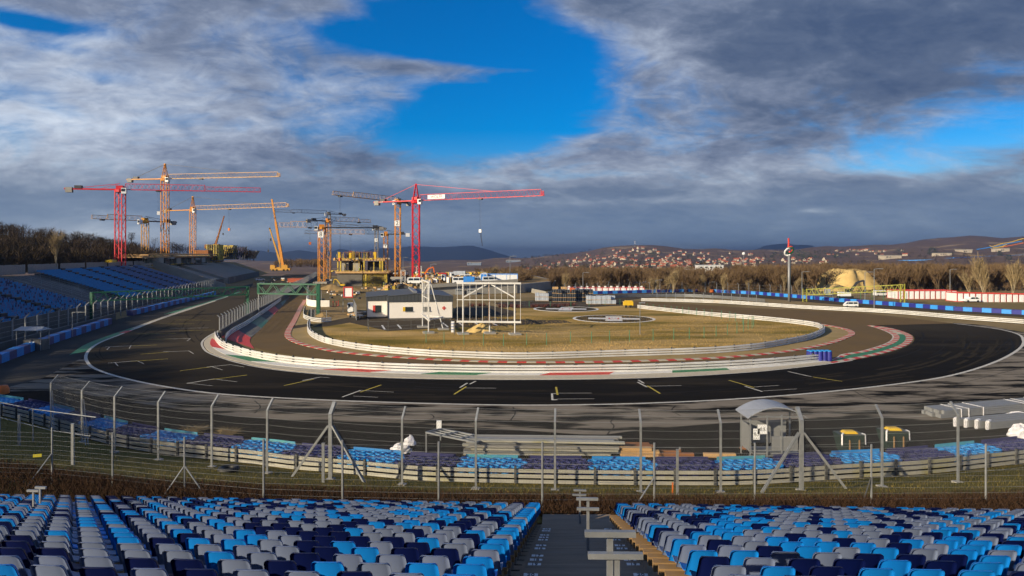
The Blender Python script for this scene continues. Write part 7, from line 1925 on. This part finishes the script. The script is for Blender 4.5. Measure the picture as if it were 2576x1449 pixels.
t = empty('sign_post', 'small white striped cabinet at the left foot of the facing hoarding frame', 'cabinet', gp(1139, 836)); c = gp(1139, 836)
g = MB(); g.box((c[0], c[1], .95), (.55, .5, 1.9)); g.build('cabinet', M['car_white'], t); g = MB()
for q in (.5, 1.0, 1.5): g.box((c[0], c[1] - .255, q), (.5, .03, .12))
g.build('stripe', M['car_blue'], t)
t = empty('compressor', 'small yellow trailer compressor on the infield grass by the far rail', 'trailer', gp(1580, 774)); c = gp(1580, 774)
g = MB(); g.box((c[0], c[1], 1.1), (2.4, 1.4, 1.0)); g.box((c[0] + .1, c[1], 1.7), (1.8, 1.2, .3)); g.build('hood', M['lid_yellow'], t)
for u in (-.6, .5): g = MB(); g.box((c[0] + u, c[1] - .6, .35), (.55, .2, .65)); g.build('wheel', M['black'], t)
# red leafless shrubs, stumps
def shrubs(lab, pts, m='bush_red', n=200, h=1.1):
    for i, (x, y) in enumerate(pts):
        c = gp(x, y); g = MB()
        for k_ in range(n):
            a = RN.uniform(0, 6.28); r = RN.uniform(.1, 1.5)
            g.blade((c[0] + math.cos(a) * r * .5, c[1] + math.sin(a) * r * .3, 0), (c[0] + math.cos(a) * r, c[1] + math.sin(a) * r * .6, h * RN.uniform(.4, 1.05)), .07)
        props(g.build('shrub', M[m]), lab % ordw(i + 1), 'shrub', 'red brown leafless shrubs along the yard fence')
shrubs('red brown leafless shrub along the yard fence, %s from the left', [(1185, 771), (1212, 770), (1262, 773), (1282, 773), (1302, 774), (1345, 773), (1366, 773), (1384, 772), (1402, 772), (1422, 771), (1440, 770)])
# low debris and stones on the infield
g = MB()
for i in range(160):
    x, y = RN.choice(((RN.uniform(820, 1000), RN.uniform(730, 752)), (RN.uniform(900, 1110), RN.uniform(724, 734)), (RN.uniform(640, 770), RN.uniform(700, 716)), (RN.uniform(880, 920), RN.uniform(788, 800))))
    c = gp(x, y); g.box((c[0], c[1], .2), (RN.uniform(.3, 2.2), RN.uniform(.3, 1.2), RN.uniform(.2, .9)), RN.uniform(0, 3), RN.randrange(4))
props(g.build('rubble', [M['timber'], M['concrete'], M['car_white'], M['dark_steel']]), 'scattered timber, blocks and sheets on the bare ground of the building site', 'rubble', kind='stuff')
g = MB()
for i in range(520):
    x = RN.uniform(1040, 1240); d = RN.uniform(250, 340); h = RN.choice((.4, .6, .9, 1.4, 2.0)); g.box(((x - CX) * d / F, d, ZD + h / 2), (RN.uniform(.4, 3.2), RN.uniform(.4, 2), h), RN.uniform(0, 3), RN.randrange(7))
props(g.build('site_materials', [M['timber'], M['formwork'], M['concrete'], M['dark_steel'], M['timber'], M['lid_yellow'], M['car_white']]), 'crowded timber stacks, formwork and machine parts covering the paddock yard', 'materials', kind='stuff')
g = MB()
for i in range(260):
    x = RN.uniform(968, 1050); d = RN.uniform(252, 320); h = RN.choice((.3, .5, .9, 1.6)); g.box(((x - CX) * d / F, d, h / 2), (RN.uniform(.4, 2.4), RN.uniform(.3, 1.6), h), RN.uniform(0, 3), RN.randrange(4))
props(g.build('site_materials', [M['dark_steel'], M['formwork'], M['timber'], M['black']]), 'dark heaps of formwork and steel around the feet of the middle cranes', 'materials', kind='stuff')
for i, (x, y, hh) in enumerate(((1054, 706, 9), (1087, 690, 7))):
    d = 262 + i * 20; p = dp(x, y, d); t = empty('scaffold_tower', ('pale scaffold tower beside the orange excavator arm', 'pale scaffold tower left of the middle red crane')[i], 'scaffold', (p[0] - 12 * i, p[1], p[2]))
    g = MB(); lattice(g, (p[0] - 12 * i, p[1], 0), (p[0] - 12 * i, p[1], hh), 1.8, 1.8, 6, .12, .08, False, False); g.build('frame', M['rail_steel'], t)
lst = ((1075, 262, ZD), (1101, 257, ZD), (1137, 258, ZD), (966, 286, 0), (1004, 292, 1.0), (904, 288, 6.1), (747, 300, 0))
# a worker, one continuous body on a jointed frame
def worker():
    t = empty('person', '-', 'person')
    V = [(0, 0, .92), (0, 0, 1.15), (0, 0, 1.40), (0, 0, 1.52), (.19, 0, 1.40), (.27, .02, 1.13), (.26, -.10, .90), (-.19, 0, 1.40), (-.27, .02, 1.13), (-.25, -.08, .88), (.10, 0, .88), (.12, -.02, .48), (.12, .03, .06), (-.10, 0, .88), (-.13, .03, .48), (-.14, .08, .06), (.12, -.10, .03), (-.14, -.05, .03), (0, -.01, 1.66), (0, -.01, 1.74)]
    E = [(0, 1), (1, 2), (2, 3), (2, 4), (4, 5), (5, 6), (2, 7), (7, 8), (8, 9), (0, 10), (10, 11), (11, 12), (0, 13), (13, 14), (14, 15), (12, 16), (15, 17), (3, 18), (18, 19)]
    Rr = [.15, .15, .17, .07, .075, .055, .04, .075, .055, .04, .10, .075, .05, .10, .075, .05, .045, .045, .11, .08]
    me = bpy.data.meshes.new('body'); me.from_pydata(V, E, []); o = bpy.data.objects.new('body', me); COL.objects.link(o); o.parent = t
    md = o.modifiers.new('skin', 'SKIN'); sk_ = me.skin_vertices[0].data
    for i, r in enumerate(Rr): sk_[i].radius = (r, r)
    sk_[0].use_root = True
    o.modifiers.new('smooth', 'SUBSURF').levels = 1; me.materials.append(M['car_dark'])
    g = MB(); g.lathe([(.10, .95), (.185, 1.0), (.205, 1.2), (.205, 1.38), (.12, 1.47)], (0, 0, 0), 12); g.build('vest', M['hivis'], t, True)
    g = MB(); g.lathe([(.135, 1.70), (.125, 1.78), (.07, 1.83), (0, 1.84)], (0, -.01, 0), 10); g.build('helmet', M['car_white'], t, True)
    return t
wk = worker()
for i, ((x, d, z), lab) in enumerate(zip(lst, ('worker in yellow vest by the middle red crane foot', 'worker in yellow vest beside the white truck cab on the paddock', 'worker in yellow vest before the yellow machines on the paddock', 'worker in yellow vest at the right corner of the middle building shell', 'worker in yellow vest by the dark steel heaps right of the shell', 'worker in yellow vest standing on the slab of the middle shell', 'worker in yellow vest beside the orange rust container'))):
    o = wk if i == 0 else copy_tree(wk); o.location = ((x - CX) * d / F, d, z); o.rotation_euler = (0, 0, RN.uniform(0, 6.28)); o['label'] = 'person, ' + lab
# ---------------------------------------------------------------- air
g = MB(); g.box((0, 7000, 12), (44000, 19000, 262)); hz = g.build('haze', bpy.data.materials.new('haze'))
props(hz, 'thin blue haze over the valley', 'haze', kind='stuff')
hm_ = hz.data.materials[0]; hm_.use_nodes = True; tt = hm_.node_tree
for n_ in list(tt.nodes):
    if n_.type != 'OUTPUT_MATERIAL': tt.nodes.remove(n_)
pv = tt.nodes.new('ShaderNodeVolumePrincipled'); pv.inputs['Color'].default_value = (.30, .42, .66, 1); pv.inputs['Density'].default_value = 1.35e-4; pv.inputs['Anisotropy'].default_value = .6
tt.links.new(pv.outputs[0], [n_ for n_ in tt.nodes if n_.type == 'OUTPUT_MATERIAL'][0].inputs['Volume'])
